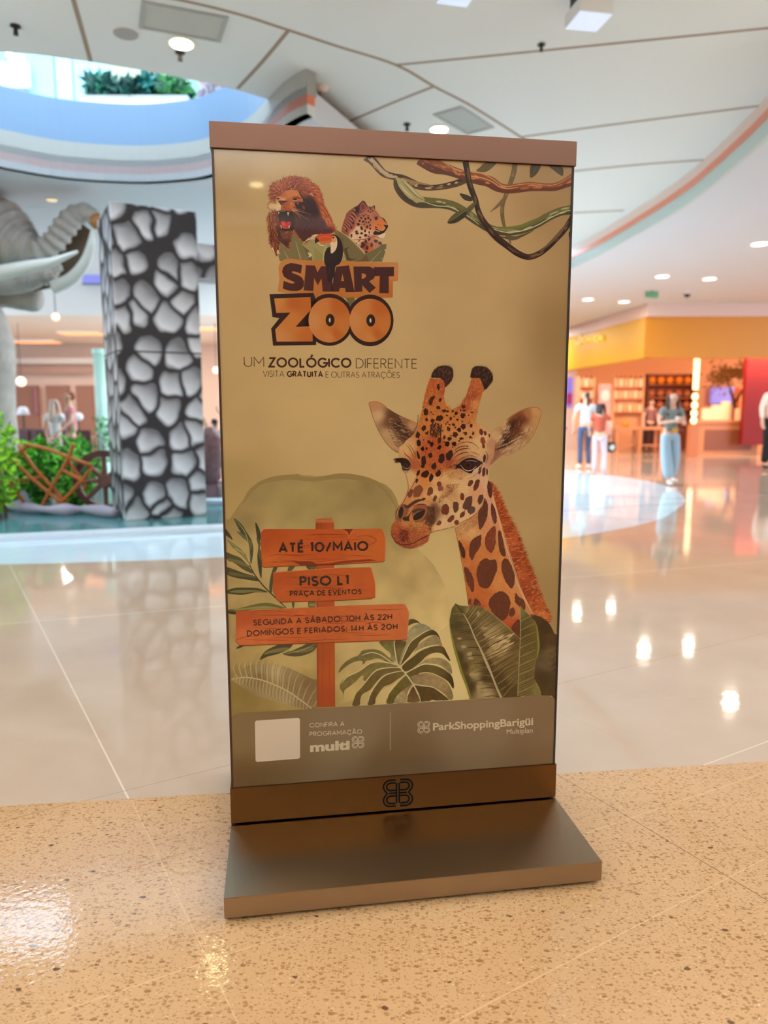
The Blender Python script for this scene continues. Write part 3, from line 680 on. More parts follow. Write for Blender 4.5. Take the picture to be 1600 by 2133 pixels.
def text_line(art, runs, p0, p1, h0, h1, c):
    """runs = [(text, weight)]; baseline from p0 to p1, capital height h0 .. h1 (photo pixels)"""
    x = 0; items = []
    for txt, wt in runs:
        for ch in txt:
            w, st = FONT[ACC.get(ch, ch)]; sts = [list(q) for q in st]
            if ch in 'ÁÉÓ': sts.append([(w / 2 - .05, 1.15), (w / 2 + .15, 1.45)])
            if ch == 'À': sts.append([(w / 2 + .05, 1.15), (w / 2 - .15, 1.45)])
            if ch in 'ÃÕ': sts.append([(w / 2 - .22, 1.20), (w / 2 - .1, 1.30), (w / 2 + .1, 1.20), (w / 2 + .22, 1.30)])
            if ch == 'Ç': sts.append([(w / 2 + .08, -.03), (w / 2 + .12, -.2), (w / 2 - .08, -.26)])
            items.append((x + wt / 2, wt, w, sts)); x += w + wt + (.135 if ch != ' ' else .08)
    x -= .135
    ux = np.array(p1, float) - np.array(p0, float); vy = np.array([-ux[1], ux[0]]) / np.linalg.norm(ux)   # up in pixels is -y
    up = np.array([-(814 - (p0[0] + p1[0]) / 2) / 11400, -1.0])
    for x0, wt, w, sts in items:
        for q in sts:
            Q = []
            for a, b in q:
                t = (x0 + a) / x; h = h0 + (h1 - h0) * t; yy = wt / 2 + b * (1 - wt)
                Q.append(np.array(p0) + ux * t + up * h * yy)
            art.miter(Q, wt * (h0 + h1) / 2, c)
def font_text(name, txt, p0, p1, h, c, bold=0.0, parent=None, label=None):
    """lower-case wording in the built-in typeface, laid from p0 to p1; h = height of a capital"""
    cu = bpy.data.curves.new(name, 'FONT'); cu.body = txt; cu.size = 1.0; cu.offset = bold; cu.fill_mode = 'FRONT'
    o = bpy.data.objects.new(name, cu); COL.objects.link(o); bpy.context.view_layer.update()
    dg = bpy.context.evaluated_depsgraph_get(); me = bpy.data.meshes.new_from_object(o.evaluated_get(dg)); bpy.data.objects.remove(o)
    V = np.array([tuple(v.co[:2]) for v in me.vertices]); F = [tuple(p.vertices) for p in me.polygons]
    x0, x1 = V[:, 0].min(), V[:, 0].max(); t = (V[:, 0] - x0) / (x1 - x0); ux = np.array(p1, float) - np.array(p0, float)
    k = h / 0.73
    return np.array(p0)[None] + t[:, None] * ux[None] + np.array([0, -1.0])[None] * (V[:, 1:2] * k), F
def emblem(art, x0, y0, x1, y1, w, c, skew=0.0):
    """mirrored double-line clover emblem"""
    W_, H_ = x1 - x0, y1 - y0
    def mp(u, v): return (x0 + W_ * (0.5 + u), y0 + H_ * (1 - v) + skew * (0.5 + u))
    for sg in (-1, 1):
        for P in ([(.07, .97)] + arc(.25, .745, .235, .225, 90, -35, 12) + [(.36, .5)] + arc(.25, .255, .235, .225, 35, -90, 12) + [(.07, .03)],
                  [(.07, .87)] + arc(.24, .735, .135, .135, 90, -90, 12) + [(.07, .60)] ,
                  [(.07, .40)] + arc(.24, .265, .135, .135, 90, -90, 12) + [(.07, .13)],
                  [(.045, .86), (.045, .14)], [(.07, .50), (.30, .50)]):
            art.miter([mp(sg * u, v) for u, v in P], w, c)
# ---------------------------------------------------------------- the print
def build_print():
    # background: warm cream paper with a soft olive wash; edges darkened for uneven light and reflection
    bg = Art('paper_background')
    edge = [(430, 300), (1210, 340), (1165, 1600), (472, 1650)]
    bg.grad(edge, [(470, 330, (184, 146, 96)), (600, 330, (196, 158, 106)), (900, 380, (200, 162, 112)), (1180, 400, (168, 128, 84)), (1180, 700, (160, 122, 78)), (1000, 560, (196, 156, 108)), (480, 600, (198, 158, 106)),
        (700, 600, (206, 168, 116)), (1000, 720, (196, 158, 108)), (490, 900, (198, 160, 108)), (650, 880, (206, 168, 114)), (760, 940, (208, 172, 120)), (1130, 1000, (186, 148, 100)), (1150, 1250, (168, 132, 84)),
        (490, 1000, (182, 148, 94)), (880, 1250, (214, 182, 122)), (920, 1430, (240, 208, 146)), (940, 1320, (226, 194, 132)), (600, 1420, (172, 142, 84)), (490, 1450, (148, 118, 62)), (1150, 1420, (190, 158, 104))], step=15, p=1.5, raw=True, nz=.02, nsc=.01)
    bg.up()
    wash = [(470, 1120), (480, 1080), (505, 1040), (530, 1010), (575, 992), (620, 988), (655, 992), (700, 988), (745, 990), (790, 1004), (815, 1020), (835, 1060), (850, 1100), (870, 1140), (905, 1180), (930, 1230), (938, 1290), (905, 1330), (870, 1400), (700, 1470), (560, 1480), (474, 1490)]
    bg.grad(wash, [(490, 1080, (158, 130, 82)), (560, 1010, (164, 138, 88)), (650, 1030, (166, 140, 88)), (780, 1030, (158, 130, 82)), (820, 1080, (160, 134, 82)), (640, 1090, (172, 146, 92)), (540, 1150, (188, 156, 100)), (720, 1200, (190, 158, 102)), (860, 1200, (192, 160, 104)), (910, 1240, (206, 174, 116)), (900, 1300, (222, 190, 128)), (800, 1290, (212, 178, 118)),
        (600, 1360, (196, 164, 104)), (500, 1330, (180, 148, 92)), (490, 1470, (146, 118, 62)), (640, 1460, (168, 138, 78)), (780, 1420, (204, 172, 112)), (860, 1390, (222, 188, 126))], step=13, smooth=4, nz=.09, nsc=.02, raw=True, rag=1.2)
    bg.up(); bg.stroke([(505, 1050), (540, 1008), (600, 994), (650, 999), (720, 992), (790, 1010), (828, 1060)], [2, 8, 11, 8, 12, 9, 2], (152, 124, 76), raw=True)
    bg.build(poster)

    # ------------------------------------------------ hanging vines, top right
    LAY[0] = 14
    v = Art('vine_print').at(740, 300, 3.3333)
    def vine(pts, w, c, hi=None, lo=None, hw=.3, off=.22):
        v.up(); v.stroke(pts, w, c)
        P = np.array(crom(np.column_stack([np.array(pts, float), w if isinstance(w, (list, tuple)) else [w] * len(pts)]), 6)); t = np.gradient(P[:, :2], axis=0); t /= np.linalg.norm(t, axis=1, keepdims=True) + 1e-9; nn = np.stack([-t[:, 1], t[:, 0]], 1)
        v.up()
        if lo: Q = P[:, :2] + nn * (P[:, 2:] * 3.333 * off); v.stroke(Q.tolist(), list(P[:, 2] * .45), lo, smooth=0)
        v.up()
        r = random.Random(int(pts[0][0]))
        if hi:
            for k in range(len(P) // 3):
                i = r.randrange(0, max(1, len(P) - 4)); j = min(len(P) - 1, i + r.randint(2, 5)); sgn = r.uniform(-.25, .2)
                Q = P[i:j + 1, :2] + nn[i:j + 1] * (P[i:j + 1, 2:] * 3.333 * sgn); ww = list(P[i:j + 1, 2] * hw * np.sin(np.linspace(.3, 2.8, j + 1 - i)))
                v.stroke(Q.tolist(), ww, hi if r.random() < .6 else tuple(int(a * .55 + b * .45) for a, b in zip(hi, c)), smooth=0)
    def leaf(pts, c, rib=None, c2=None):
        v.up(); v.poly(pts, c, smooth=4)
        if rib: v.up(); v.stroke(rib, 1.0, c2 or (96, 84, 48))
    leaf([(1222, 145), (1288, 148), (1262, 205), (1225, 234), (1213, 218)], (70, 52, 24), [(1260, 150), (1225, 228)])
    leaf([(1348, 152), (1435, 156), (1443, 218), (1418, 212), (1378, 182)], (74, 54, 28), [(1380, 152), (1440, 214)])
    leaf([(905, 128), (978, 132), (930, 182), (888, 196), (840, 186), (868, 160)], (100, 78, 38), [(950, 132), (850, 186)])
    vine([(1108, 136), (1102, 190), (1085, 250), (1052, 340), (1025, 420), (1022, 500), (1040, 585), (1080, 690)], [11, 11, 10, 9, 8, 8, 6, 3], (110, 84, 50), (146, 116, 76))
    vine([(1040, 372), (1000, 420), (935, 474)], [7, 7, 1], (118, 90, 58))
    vine([(70, 86), (120, 118), (160, 165), (200, 205), (260, 225), (330, 240), (400, 275), (470, 300), (560, 302), (640, 290), (715, 270), (775, 245)], [17, 17, 16, 15, 14, 15, 17, 13, 12, 13, 14, 13], (84, 54, 26), (188, 154, 116), (60, 36, 16), .34, -.28)
    v.up(); v.stroke([(110, 98), (145, 140), (190, 190), (240, 222), (290, 232)], [5, 7, 8, 7, 2], (190, 156, 122)); v.up(); v.stroke([(330, 236), (390, 262), (440, 270), (520, 285)], [3, 7, 5, 2], (150, 112, 72))
    vine([(290, 236), (300, 290), (345, 345), (400, 385), (460, 405), (560, 410), (640, 420), (700, 440), (770, 480), (840, 530), (930, 585), (1010, 605), (1090, 605), (1180, 585), (1270, 545), (1350, 500), (1430, 468), (1515, 455)],
         [13, 20, 26, 26, 24, 21, 20, 20, 19, 18, 17, 17, 18, 19, 19, 18, 18, 20], (104, 92, 46), (172, 160, 112), (72, 58, 30), .22, .26)
    v.up(); v.poly([(280, 240), (320, 240), (400, 300), (450, 350), (485, 390), (440, 405), (380, 380), (330, 330), (300, 290)], (172, 152, 104), smooth=3)
    v.up(); v.poly([(285, 246), (300, 290), (330, 335), (385, 388), (430, 412), (440, 428), (380, 410), (310, 350), (280, 290)], (64, 46, 26), smooth=3)
    v.up(); v.stroke([(320, 255), (360, 300), (420, 360), (480, 392)], [1, 2, 2, 1], (120, 104, 66)); v.stroke([(345, 262), (400, 320), (450, 372)], [1, 2, 1], (210, 190, 140)); v.stroke([(310, 280), (350, 330), (400, 372)], [1, 3, 1], (208, 186, 138))
    v.up(); v.stroke([(470, 398), (560, 428), (650, 436), (710, 462), (790, 505), (860, 560)], [1, 2, 2, 2, 2, 1], (190, 184, 136)); v.stroke([(960, 590), (1040, 612), (1150, 604), (1260, 566), (1360, 510), (1450, 470), (1510, 460)], [1, 2, 2.4, 2, 2, 2, 1], (196, 186, 136))
    v.up(); v.stroke([(980, 575), (1060, 582), (1150, 570), (1230, 535), (1300, 500)], [1, 5, 6, 5, 1], (112, 110, 40)); v.stroke([(1000, 640), (1070, 655), (1150, 640), (1240, 600)], [1, 5, 5, 1], (78, 66, 34))
    leaf([(1040, 630), (1100, 640), (1150, 645), (1120, 664), (1070, 668)], (88, 76, 44))
    vine([(440, 106), (500, 130), (560, 155), (640, 178), (720, 205), (800, 232), (870, 245), (940, 262), (1000, 300), (1060, 312), (1130, 305), (1210, 295), (1300, 298), (1380, 298), (1450, 275), (1522, 240)],
         [21, 27, 29, 22, 20, 21, 23, 22, 19, 18, 19, 19, 16, 16, 18, 24], (138, 70, 28), (196, 118, 66), (100, 40, 14), .2, .3)
    v.up(); v.stroke([(600, 118), (650, 150), (720, 182), (800, 190), (880, 205), (950, 240), (1010, 282), (1060, 295), (1140, 282), (1230, 276), (1320, 285), (1400, 278), (1510, 215)], [1, 2, 2, 1.6, 2, 2, 1.6, 1.6, 1.6, 1.4, 1.4, 1.4, 1], (206, 134, 88))
    v.up(); v.stroke([(720, 205), (800, 222), (880, 235), (950, 262), (1010, 300), (1060, 310), (1130, 300)], [1, 1.6, 2, 1.6, 1.6, 1.4, 1], (214, 146, 100))
    v.up(); v.stroke([(460, 118), (540, 160), (640, 200), (720, 222)], [2, 6, 6, 2], (92, 44, 16)); v.stroke([(820, 262), (900, 280), (990, 325), (1080, 330)], [2, 5, 5, 2], (98, 38, 14))
    vine([(765, 120), (778, 190), (790, 262), (812, 330), (836, 390), (850, 450), (880, 520), (930, 590), (990, 655), (1060, 710), (1130, 760), (1200, 785), (1270, 765), (1340, 715), (1400, 655), (1450, 600), (1512, 505)],
         [13, 12, 12, 12, 11, 11, 12, 14, 14, 13, 13, 12, 12, 11, 11, 11, 12], (58, 30, 14), (118, 84, 50), (38, 16, 8), .25, .25)
    v.up(); v.stroke([(1280, 748), (1350, 690), (1420, 615), (1480, 540)], [2, 5, 6, 2], (112, 78, 48))
    leaf([(725, 345), (765, 350), (810, 370), (822, 385), (800, 398), (755, 385)], (52, 40, 18))
    leaf([(640, 548), (665, 505), (710, 470), (760, 455), (790, 430), (830, 402), (832, 430), (800, 470), (750, 510), (690, 550)], (86, 76, 38), [(650, 542), (740, 480), (820, 415)], (120, 104, 58))
    v.up(); v.poly([(640, 548), (690, 520), (750, 480), (775, 470), (770, 500), (730, 530), (690, 550)], (50, 40, 20), smooth=3)
    leaf([(1482, 620), (1500, 610), (1516, 640), (1515, 722), (1495, 690)], (60, 44, 24))
    v.build(poster)

    # ------------------------------------------------ lion, leopard, toucan and leaves of the title
    LAY[0] = 14
    lv = Art('title_leaves_print').at(570, 470, 5.926)
    olive, olived, green = (122, 104, 64), (96, 76, 44), (160, 142, 88)
    lv.poly([(75, 440), (60, 370), (80, 260), (70, 190), (150, 130), (230, 60), (255, 70), (300, 110), (360, 190), (420, 300), (470, 430)], olive)
    lv.up(); lv.poly([(350, 235), (380, 210), (500, 175), (620, 190), (720, 230), (780, 300), (890, 380), (905, 440), (465, 440), (430, 330)], green)
    lv.up(); lv.poly([(350, 240), (430, 300), (470, 380), (480, 440), (430, 440), (400, 330)], (104, 88, 52)); lv.poly([(500, 270), (600, 350), (640, 380), (590, 440), (500, 440)], (148, 130, 76))
    lv.up(); lv.poly([(720, 20), (760, 40), (900, 130), (1010, 230), (1130, 350), (1260, 440), (905, 445), (890, 390), (860, 290), (800, 150), (740, 80)], (118, 98, 60))
    lv.up(); lv.poly([(740, 100), (860, 150), (870, 290), (905, 400), (960, 440), (905, 440), (850, 290), (800, 160)], (108, 88, 54)); lv.poly([(870, 285), (900, 275), (950, 262), (905, 290), (930, 390), (960, 410), (1040, 405), (965, 430), (905, 425)], (80, 62, 38))
    lv.up(); lv.poly([(1130, 345), (1220, 270), (1330, 232), (1395, 228), (1388, 290), (1375, 300), (1380, 320), (1340, 445), (1040, 445)], (112, 98, 64)); lv.up(); lv.poly([(1130, 350), (1160, 380), (1180, 445), (1000, 445), (1090, 420)], (104, 80, 46))
    lv.up(); lv.stroke([(1325, 310), (1200, 445)], [1, 1.6], (160, 138, 98), smooth=0); lv.stroke([(1000, 220), (1130, 358)], [1.2, 1.6], (158, 130, 88), smooth=0)
    for a, b in (((272, 190), (335, 415)), ((130, 315), (180, 405))): lv.stroke([a, b], [.9, 2.2], (168, 146, 100), smooth=0)
    lv.stroke([(660, 220), (620, 330), (610, 440)], [1.4, 1.2, 1.6], (196, 176, 120)); lv.stroke([(545, 205), (580, 240), (625, 245)], [2, 2, 2], (220, 200, 150))
    lv.poly([(420, 328), (450, 338), (478, 365), (455, 385), (415, 395), (440, 375)], (220, 190, 140)); lv.poly([(1325, 402), (1340, 420), (1342, 408)], (216, 184, 134)); lv.poly([(1362, 290), (1385, 320), (1392, 300)], (216, 184, 134))
    lv.build(poster)

    ln = Art('lion_print').at(550, 360, 10.6667)
    mane = [(690, 60), (740, 80), (820, 100), (960, 125), (1040, 200), (1190, 290), (1250, 400), (1300, 560), (1330, 700), (1400, 850), (1470, 980), (1540, 1140), (1600, 1240), (1560, 1320), (1400, 1370), (1190, 1360), (1100, 1400), (1030, 1480), (960, 1540), (890, 1560), (780, 1440), (660, 1280),
            (640, 1320), (600, 1500), (630, 1510), (570, 1560), (560, 1700), (450, 1620), (350, 1540), (330, 1740), (290, 1850), (230, 1740), (160, 1640), (110, 1480), (130, 1340), (110, 1250), (80, 1120), (60, 1010), (130, 930), (200, 860), (110, 800), (90, 700), (150, 620), (110, 520), (140, 420), (130, 330), (200, 230), (360, 170), (470, 110), (560, 80)]
    A_, B_, D_, K_, P_ = (196, 100, 44), (150, 62, 28), (92, 30, 20), (52, 20, 20), (72, 28, 34)
    ln.grad(mane, [(300, 250, (188, 98, 46)), (500, 180, (160, 72, 34)), (700, 150, (150, 60, 30)), (950, 200, (180, 86, 42)), (1150, 330, (190, 88, 46)), (1250, 520, (186, 84, 40)), (1350, 850, (196, 92, 48)), (1480, 1080, (204, 100, 52)),
        (400, 420, (150, 66, 36)), (250, 450, (128, 48, 28)), (620, 330, (120, 40, 24)), (900, 420, (140, 58, 36)), (1000, 640, (56, 22, 26)), (1150, 900, (48, 18, 26)), (850, 800, (46, 18, 20)), (1300, 1150, (70, 26, 34)), (1100, 1250, (72, 26, 30)), (1450, 1330, (84, 30, 36)),
        (900, 1200, (66, 24, 26)), (800, 1400, (70, 26, 24)), (250, 950, (100, 42, 26)), (120, 800, (214, 170, 120)), (130, 950, (186, 108, 56)), (100, 1150, (176, 90, 48)), (200, 1200, (84, 30, 22)), (250, 1450, (110, 42, 28)), (180, 1650, (134, 60, 44)), (350, 1400, (66, 26, 20)), (480, 1400, (130, 66, 44)), (470, 1550, (60, 22, 16)), (280, 1700, (96, 36, 26))],
        step=3, p=1.7, nz=.12, nsc=.25)
    ln.up(); ln.edge_fur(mane, 240, 5.5, 2.0, -1, [A_, B_, (168, 78, 38), D_], lean=-25, seed=4)
    def mang(x, y):
        cx, cy = 594, 412; a = math.degrees(math.atan2(y - cy, x - cx)); return a + (20 if x > cx else -10)
    ln.up(); ln.fur([(200, 230), (560, 90), (960, 130), (1240, 400), (1100, 520), (760, 400), (520, 380), (300, 500), (160, 600), (120, 400)], 330, 8, 1.3, mang, [(208, 116, 56), (120, 44, 26), (150, 60, 30), (96, 30, 22), (218, 132, 76), (176, 80, 36)], seed=5)
    ln.fur([(1200, 560), (1300, 560), (1540, 1140), (1600, 1240), (1500, 1200), (1330, 1050), (1220, 800)], 110, 12, 1.5, 64, [(222, 120, 64), (196, 88, 44), (150, 54, 30), (230, 140, 88)], seed=6, jit=9)
    ln.fur([(100, 850), (240, 880), (300, 1300), (340, 1700), (280, 1820), (130, 1400), (70, 1100)], 200, 9, 1.3, lambda x, y: 105 - (y - 440) * .15, [(60, 20, 16), (150, 66, 36), (196, 110, 60), (100, 38, 26)], seed=7, jit=14)
    ln.fur([(900, 950), (1150, 950), (1400, 1300), (1150, 1370), (950, 1500), (750, 1350), (850, 1100)], 120, 9, 1.4, 52, [(46, 14, 18), (96, 36, 42), (84, 30, 28)], seed=8, jit=12)
    ln.up()
    # bright tufts on the lower edge
    for x, y, dx, dy in ((1190, 1380, -140, 10), (1140, 1400, -170, 60), (1080, 1450, -130, 60), (960, 1490, -60, 50), (1000, 1460, -90, 80), (900, 1540, -30, 25), (300, 1720, 60, 100), (290, 1760, 30, 70), (180, 1660, 60, 130)): ln.stroke([(x, y), (x + dx, y + dy)], [3.2, .2], (226, 196, 150), smooth=0)
    ln.up()
    face = [(480, 400), (620, 370), (760, 410), (850, 540), (870, 650), (780, 640), (700, 700), (720, 800), (600, 860), (480, 830), (390, 830), (280, 850), (250, 800), (100, 770), (180, 690), (280, 690), (260, 600), (280, 530), (360, 520), (430, 450)]
    ln.grad(face, [(560, 470, (202, 112, 54)), (700, 450, (206, 116, 54)), (820, 540, (190, 96, 46)), (430, 520, (190, 96, 44)), (420, 590, (222, 150, 92)), (520, 660, (168, 80, 40)), (620, 700, (200, 110, 60)), (540, 760, (176, 80, 40)), (450, 760, (164, 70, 36)), (340, 740, (226, 192, 140)), (270, 790, (224, 186, 138)), (200, 730, (220, 176, 124)), (320, 600, (214, 136, 80)), (640, 820, (120, 50, 34)), (700, 640, (170, 78, 40))], step=2, nz=.06, nsc=.3, p=2)
    ln.up(); ln.poly([(310, 620), (400, 615), (530, 625), (470, 660), (430, 700), (395, 730), (360, 700)], (74, 22, 26)); ln.poly([(870, 560), (960, 600), (1100, 600), (1150, 700), (1200, 900), (1000, 900), (800, 840), (700, 740), (690, 660), (760, 640), (860, 650)], (50, 20, 24), smooth=3)
    ln.up(); ln.poly([(360, 660), (445, 650), (425, 700), (395, 725)], (122, 44, 46)); ln.stroke([(392, 720), (386, 840)], [1.4, 1.2], (60, 22, 20), smooth=0)
    ln.spot(690, 585, 50, 26, (40, 16, 22), 4, .05); ln.spot(310, 575, 38, 20, (40, 16, 22), 4, .05); ln.stroke([(640, 560), (700, 535), (770, 560), (840, 575)], [1, 2, 2.4, 1], (96, 34, 28)); ln.stroke([(770, 410), (810, 480), (870, 570)], [1.6, 2.2, 3], (48, 16, 18)); ln.stroke([(1010, 460), (1060, 480), (1110, 530)], [1, 2, 1], (222, 150, 110))
    ln.poly([(720, 620), (770, 640), (770, 720), (730, 680)], (150, 72, 50)); ln.poly([(850, 710), (910, 760), (905, 830), (860, 790)], (120, 54, 40)); ln.stroke([(640, 610), (700, 620), (750, 600)], [.8, 1.2, .8], (226, 170, 130))
    for k in range(9): ln.stroke([(480 + k * 18, 740 + k * 12), (600 + k * 14, 760 + k * 10), (700 + k * 8, 800 + k * 5)], [.4, 1.0, .3], (110, 36, 24) if k % 2 else (222, 132, 76))
    mouth = [(300, 870), (390, 835), (480, 850), (560, 860), (640, 900), (680, 1010), (700, 1130), (650, 1260), (520, 1290), (400, 1270), (360, 1160), (330, 1020)]
    ln.up(); ln.poly(mouth, (44, 16, 14), smooth=4)
    ln.up(); ln.poly([(370, 1090), (430, 1065), (500, 1100), (560, 1080), (600, 1120), (570, 1200), (500, 1240), (420, 1220), (380, 1160)], (196, 34, 36), smooth=4); ln.up(); ln.stroke([(520, 1075), (500, 1110), (485, 1150)], [1.6, 1.4, .5], (120, 20, 24)); ln.poly([(400, 1110), (450, 1100), (470, 1160), (430, 1180)], (222, 66, 60), smooth=3)
    for P in ([(512, 880), (560, 880), (535, 960)], [(315, 870), (345, 862), (325, 930)], [(362, 1150), (385, 1180), (405, 1245), (375, 1215)], [(580, 1160), (560, 1250), (540, 1200)]): ln.poly(P, (216, 190, 150))
    for k in range(8): ln.spot(360 + k * 15, 856 - 4 * math.sin(k * .4), 5, 6, (200, 168, 128), 0, .1, 8); ln.spot(420 + k * 14, 1224 + k * 2, 5, 6, (200, 168, 128), 0, .1, 8)
    ln.fur([(350, 1290), (620, 1290), (590, 1420), (400, 1400)], 60, 6, 1.0, 95, [(176, 96, 60), (110, 50, 32), (60, 22, 16)], seed=9, jit=14)
    for a, b in (((590, 815), (1000, 1060)), ((600, 820), (820, 1020)), ((620, 820), (830, 990)), ((640, 830), (880, 890)), ((700, 850), (1050, 935)), ((640, 800), (880, 850))): ln.stroke([a, ((a[0] + b[0]) / 2 + 10, (a[1] + b[1]) / 2 - 14), b], [.7, .5, .2], (206, 140, 104))
    for a, b in (((300, 730), (40, 760)), ((290, 760), (20, 800)), ((280, 790), (30, 840)), ((260, 810), (60, 880))): ln.stroke([a, ((a[0] + b[0]) / 2, (a[1] + b[1]) / 2 - 14), b], [.6, .5, .2], (222, 186, 140))
    ln.build(poster)

    lp = Art('leopard_print').at(700, 410, 13.333)
    body = [(150, 980), (160, 880), (200, 720), (250, 580), (290, 460), (370, 380), (500, 290), (600, 240), (680, 160), (740, 105), (800, 125), (850, 210), (900, 270), (1000, 280), (1050, 235), (1085, 250), (1085, 350), (1150, 430), (1230, 540), (1350, 640), (1440, 770), (1450, 820), (1400, 920), (1370, 1040), (1330, 1140), (1250, 1160), (1150, 1120), (1080, 1110), (1100, 1180), (1220, 1220), (1290, 1300), (1180, 1400), (1000, 1500), (850, 1560), (700, 1420), (560, 1290), (420, 1150), (280, 1060)]
    lp.grad(body, [(300, 800, (150, 70, 52)), (450, 800, (158, 70, 54)), (400, 500, (140, 70, 56)), (600, 400, (120, 54, 44)), (750, 300, (150, 72, 56)), (900, 500, (186, 110, 76)), (700, 700, (190, 118, 84)), (850, 800, (190, 108, 76)), (600, 900, (226, 180, 142)), (850, 1000, (230, 184, 148)), (500, 1080, (228, 182, 146)), (600, 1230, (226, 178, 142)), (700, 1130, (226, 178, 142)),
        (1250, 700, (212, 112, 50)), (1200, 850, (218, 122, 58)), (1150, 500, (170, 100, 76)), (1300, 1080, (226, 190, 160)), (800, 1350, (140, 58, 40)), (900, 1400, (196, 96, 50)), (1100, 1300, (190, 118, 92)), (1000, 1200, (196, 120, 90)), (250, 1000, (150, 76, 54))], step=2.2, p=2, nz=.04, nsc=.4)
    lp.up(); dk = (70, 26, 24)
    lp.poly([(640, 210), (740, 105), (800, 125), (850, 210), (870, 300), (840, 260), (790, 170), (740, 140), (690, 200), (650, 300)], dk); lp.poly([(900, 270), (1000, 280), (1050, 235), (1085, 250), (1085, 350), (1060, 330), (1045, 270), (1010, 300), (930, 300)], dk)
    lp.poly([(540, 300), (640, 220), (660, 330), (620, 480), (540, 430)], (56, 28, 36)); lp.poly([(690, 250), (740, 190), (800, 240), (790, 330), (720, 360), (700, 300)], (120, 48, 40)); lp.poly([(640, 480), (760, 430), (860, 340), (880, 400), (780, 460), (660, 520)], (176, 100, 80))
    r = random.Random(3)
    for k in range(16): a = k / 15; x, y = 200 + 330 * a, 820 - 520 * a + 60 * math.sin(a * 3); lp.stroke([(x - 30, y - 20), (x + 40, y + 30), (x + 110, y + 120)], [.5, 2.6, .4], dk if k % 2 else (186, 110, 84))
    lp.up()
    for x, y, a_, b_ in ((480, 720, 28, 42), (425, 850, 28, 42), (290, 940, 26, 44), (720, 300, 10, 14), (960, 340, 34, 24), (900, 400, 20, 28), (960, 420, 24, 22), (1020, 390, 24, 20), (830, 490, 22, 18), (770, 530, 28, 24), (700, 590, 34, 26), (890, 530, 26, 22), (815, 620, 32, 38), (900, 590, 38, 34), (960, 640, 26, 30), (655, 670, 34, 36), (755, 690, 40, 34), (840, 715, 26, 26), (910, 710, 26, 26),
                       (620, 765, 42, 46), (705, 770, 12, 12), (785, 765, 26, 20), (865, 835, 34, 40), (945, 790, 26, 28), (950, 880, 26, 34), (710, 870, 40, 58), (810, 945, 30, 44), (920, 990, 24, 34), (710, 1015, 38, 38), (820, 1070, 44, 46), (925, 1055, 26, 12), (570, 970, 34, 40), (590, 1020, 46, 28), (430, 1080, 26, 54), (670, 1130, 36, 26), (900, 1100, 40, 18), (570, 1285, 24, 14), (640, 1225, 40, 14),
                       (750, 1320, 50, 70), (830, 1240, 30, 46), (920, 1180, 34, 46), (990, 1330, 44, 62), (865, 1420, 44, 60), (1110, 1230, 56, 50), (1220, 1290, 50, 46), (840, 1530, 40, 30), (720, 1390, 40, 30), (1170, 770, 14, 18), (1230, 800, 12, 14), (1260, 880, 10, 12)):
        lp.spot(x, y, a_, b_, dk if x < 980 or y < 1100 else (84, 62, 58), r.uniform(-20, 20), .2)
    lp.poly([(1310, 775), (1450, 790), (1440, 850), (1390, 930), (1340, 1000), (1200, 1060), (1060, 1060), (1030, 1000), (1090, 940), (1180, 980), (1330, 930), (1380, 860)], (40, 18, 20)); lp.poly([(1090, 800), (1200, 900), (1260, 960), (1160, 970), (1090, 900)], (96, 30, 24)); lp.poly([(1060, 560), (1160, 540), (1150, 640), (1090, 650)], (60, 28, 26)); lp.poly([(1240, 545), (1350, 620), (1440, 770), (1330, 660)], (70, 30, 28))
    lp.up(); lp.stroke([(1110, 870), (1180, 900), (1240, 900)], [1, 1.4, .6], (222, 150, 120)); lp.stroke([(1110, 930), (1180, 950), (1230, 930)], [1, 1.4, .6], (222, 150, 120)); lp.poly([(1200, 1080), (1340, 1020), (1370, 1050), (1330, 1140), (1250, 1150), (1180, 1120)], (232, 200, 170), smooth=3)
    lp.stroke([(480, 1200), (650, 1180), (850, 1170), (1060, 1100), (1180, 1130), (1300, 1150)], [.6, 1.2, 1.4, 1, 1, .6], (110, 48, 44))
    lp.build(poster)

    # ------------------------------------------------ SMART ZOO title
    ti = Art('title_plate_print').at(500, 330, 4.2105)
    pl = [(338, 950), (352, 915), (390, 885), (440, 878), (530, 890), (740, 900), (960, 898), (968, 908), (1378, 910), (1390, 925), (1386, 1072), (1343, 1078), (1340, 1220), (1180, 1226), (640, 1226), (640, 1186), (400, 1182), (330, 1168), (345, 1060)]
    ti.grad(pl, [(400, 900, (190, 120, 58)), (340, 1100, (196, 124, 62)), (800, 910, (190, 116, 54)), (1380, 950, (198, 126, 70)), (1340, 1200, (182, 98, 30)), (700, 1200, (182, 104, 40)), (1100, 1210, (186, 108, 44))], step=8)
    ti.up().at(570, 470, 5.926); br = (70, 24, 16); br2 = (76, 26, 20)
    S = [(352, 490), (338, 592), (300, 578), (255, 565), (226, 566), (228, 583), (300, 610), (350, 640), (376, 690), (372, 750), (340, 790), (290, 808), (220, 808), (150, 792), (113, 775), (124, 680), (165, 697), (225, 715), (256, 712), (250, 693), (170, 660), (124, 625), (105, 570), (115, 520), (150, 482), (210, 462), (285, 470)]
    ti.poly(S, br)
    ti.poly([(398, 488), (512, 493), (541, 575), (588, 500), (690, 506), (735, 815), (605, 815), (592, 652), (545, 738), (500, 645), (490, 808), (372, 798)], br2)
    ti.poly([(775, 508), (930, 490), (1000, 820), (890, 820), (882, 770), (818, 770), (808, 815), (700, 815)], br)
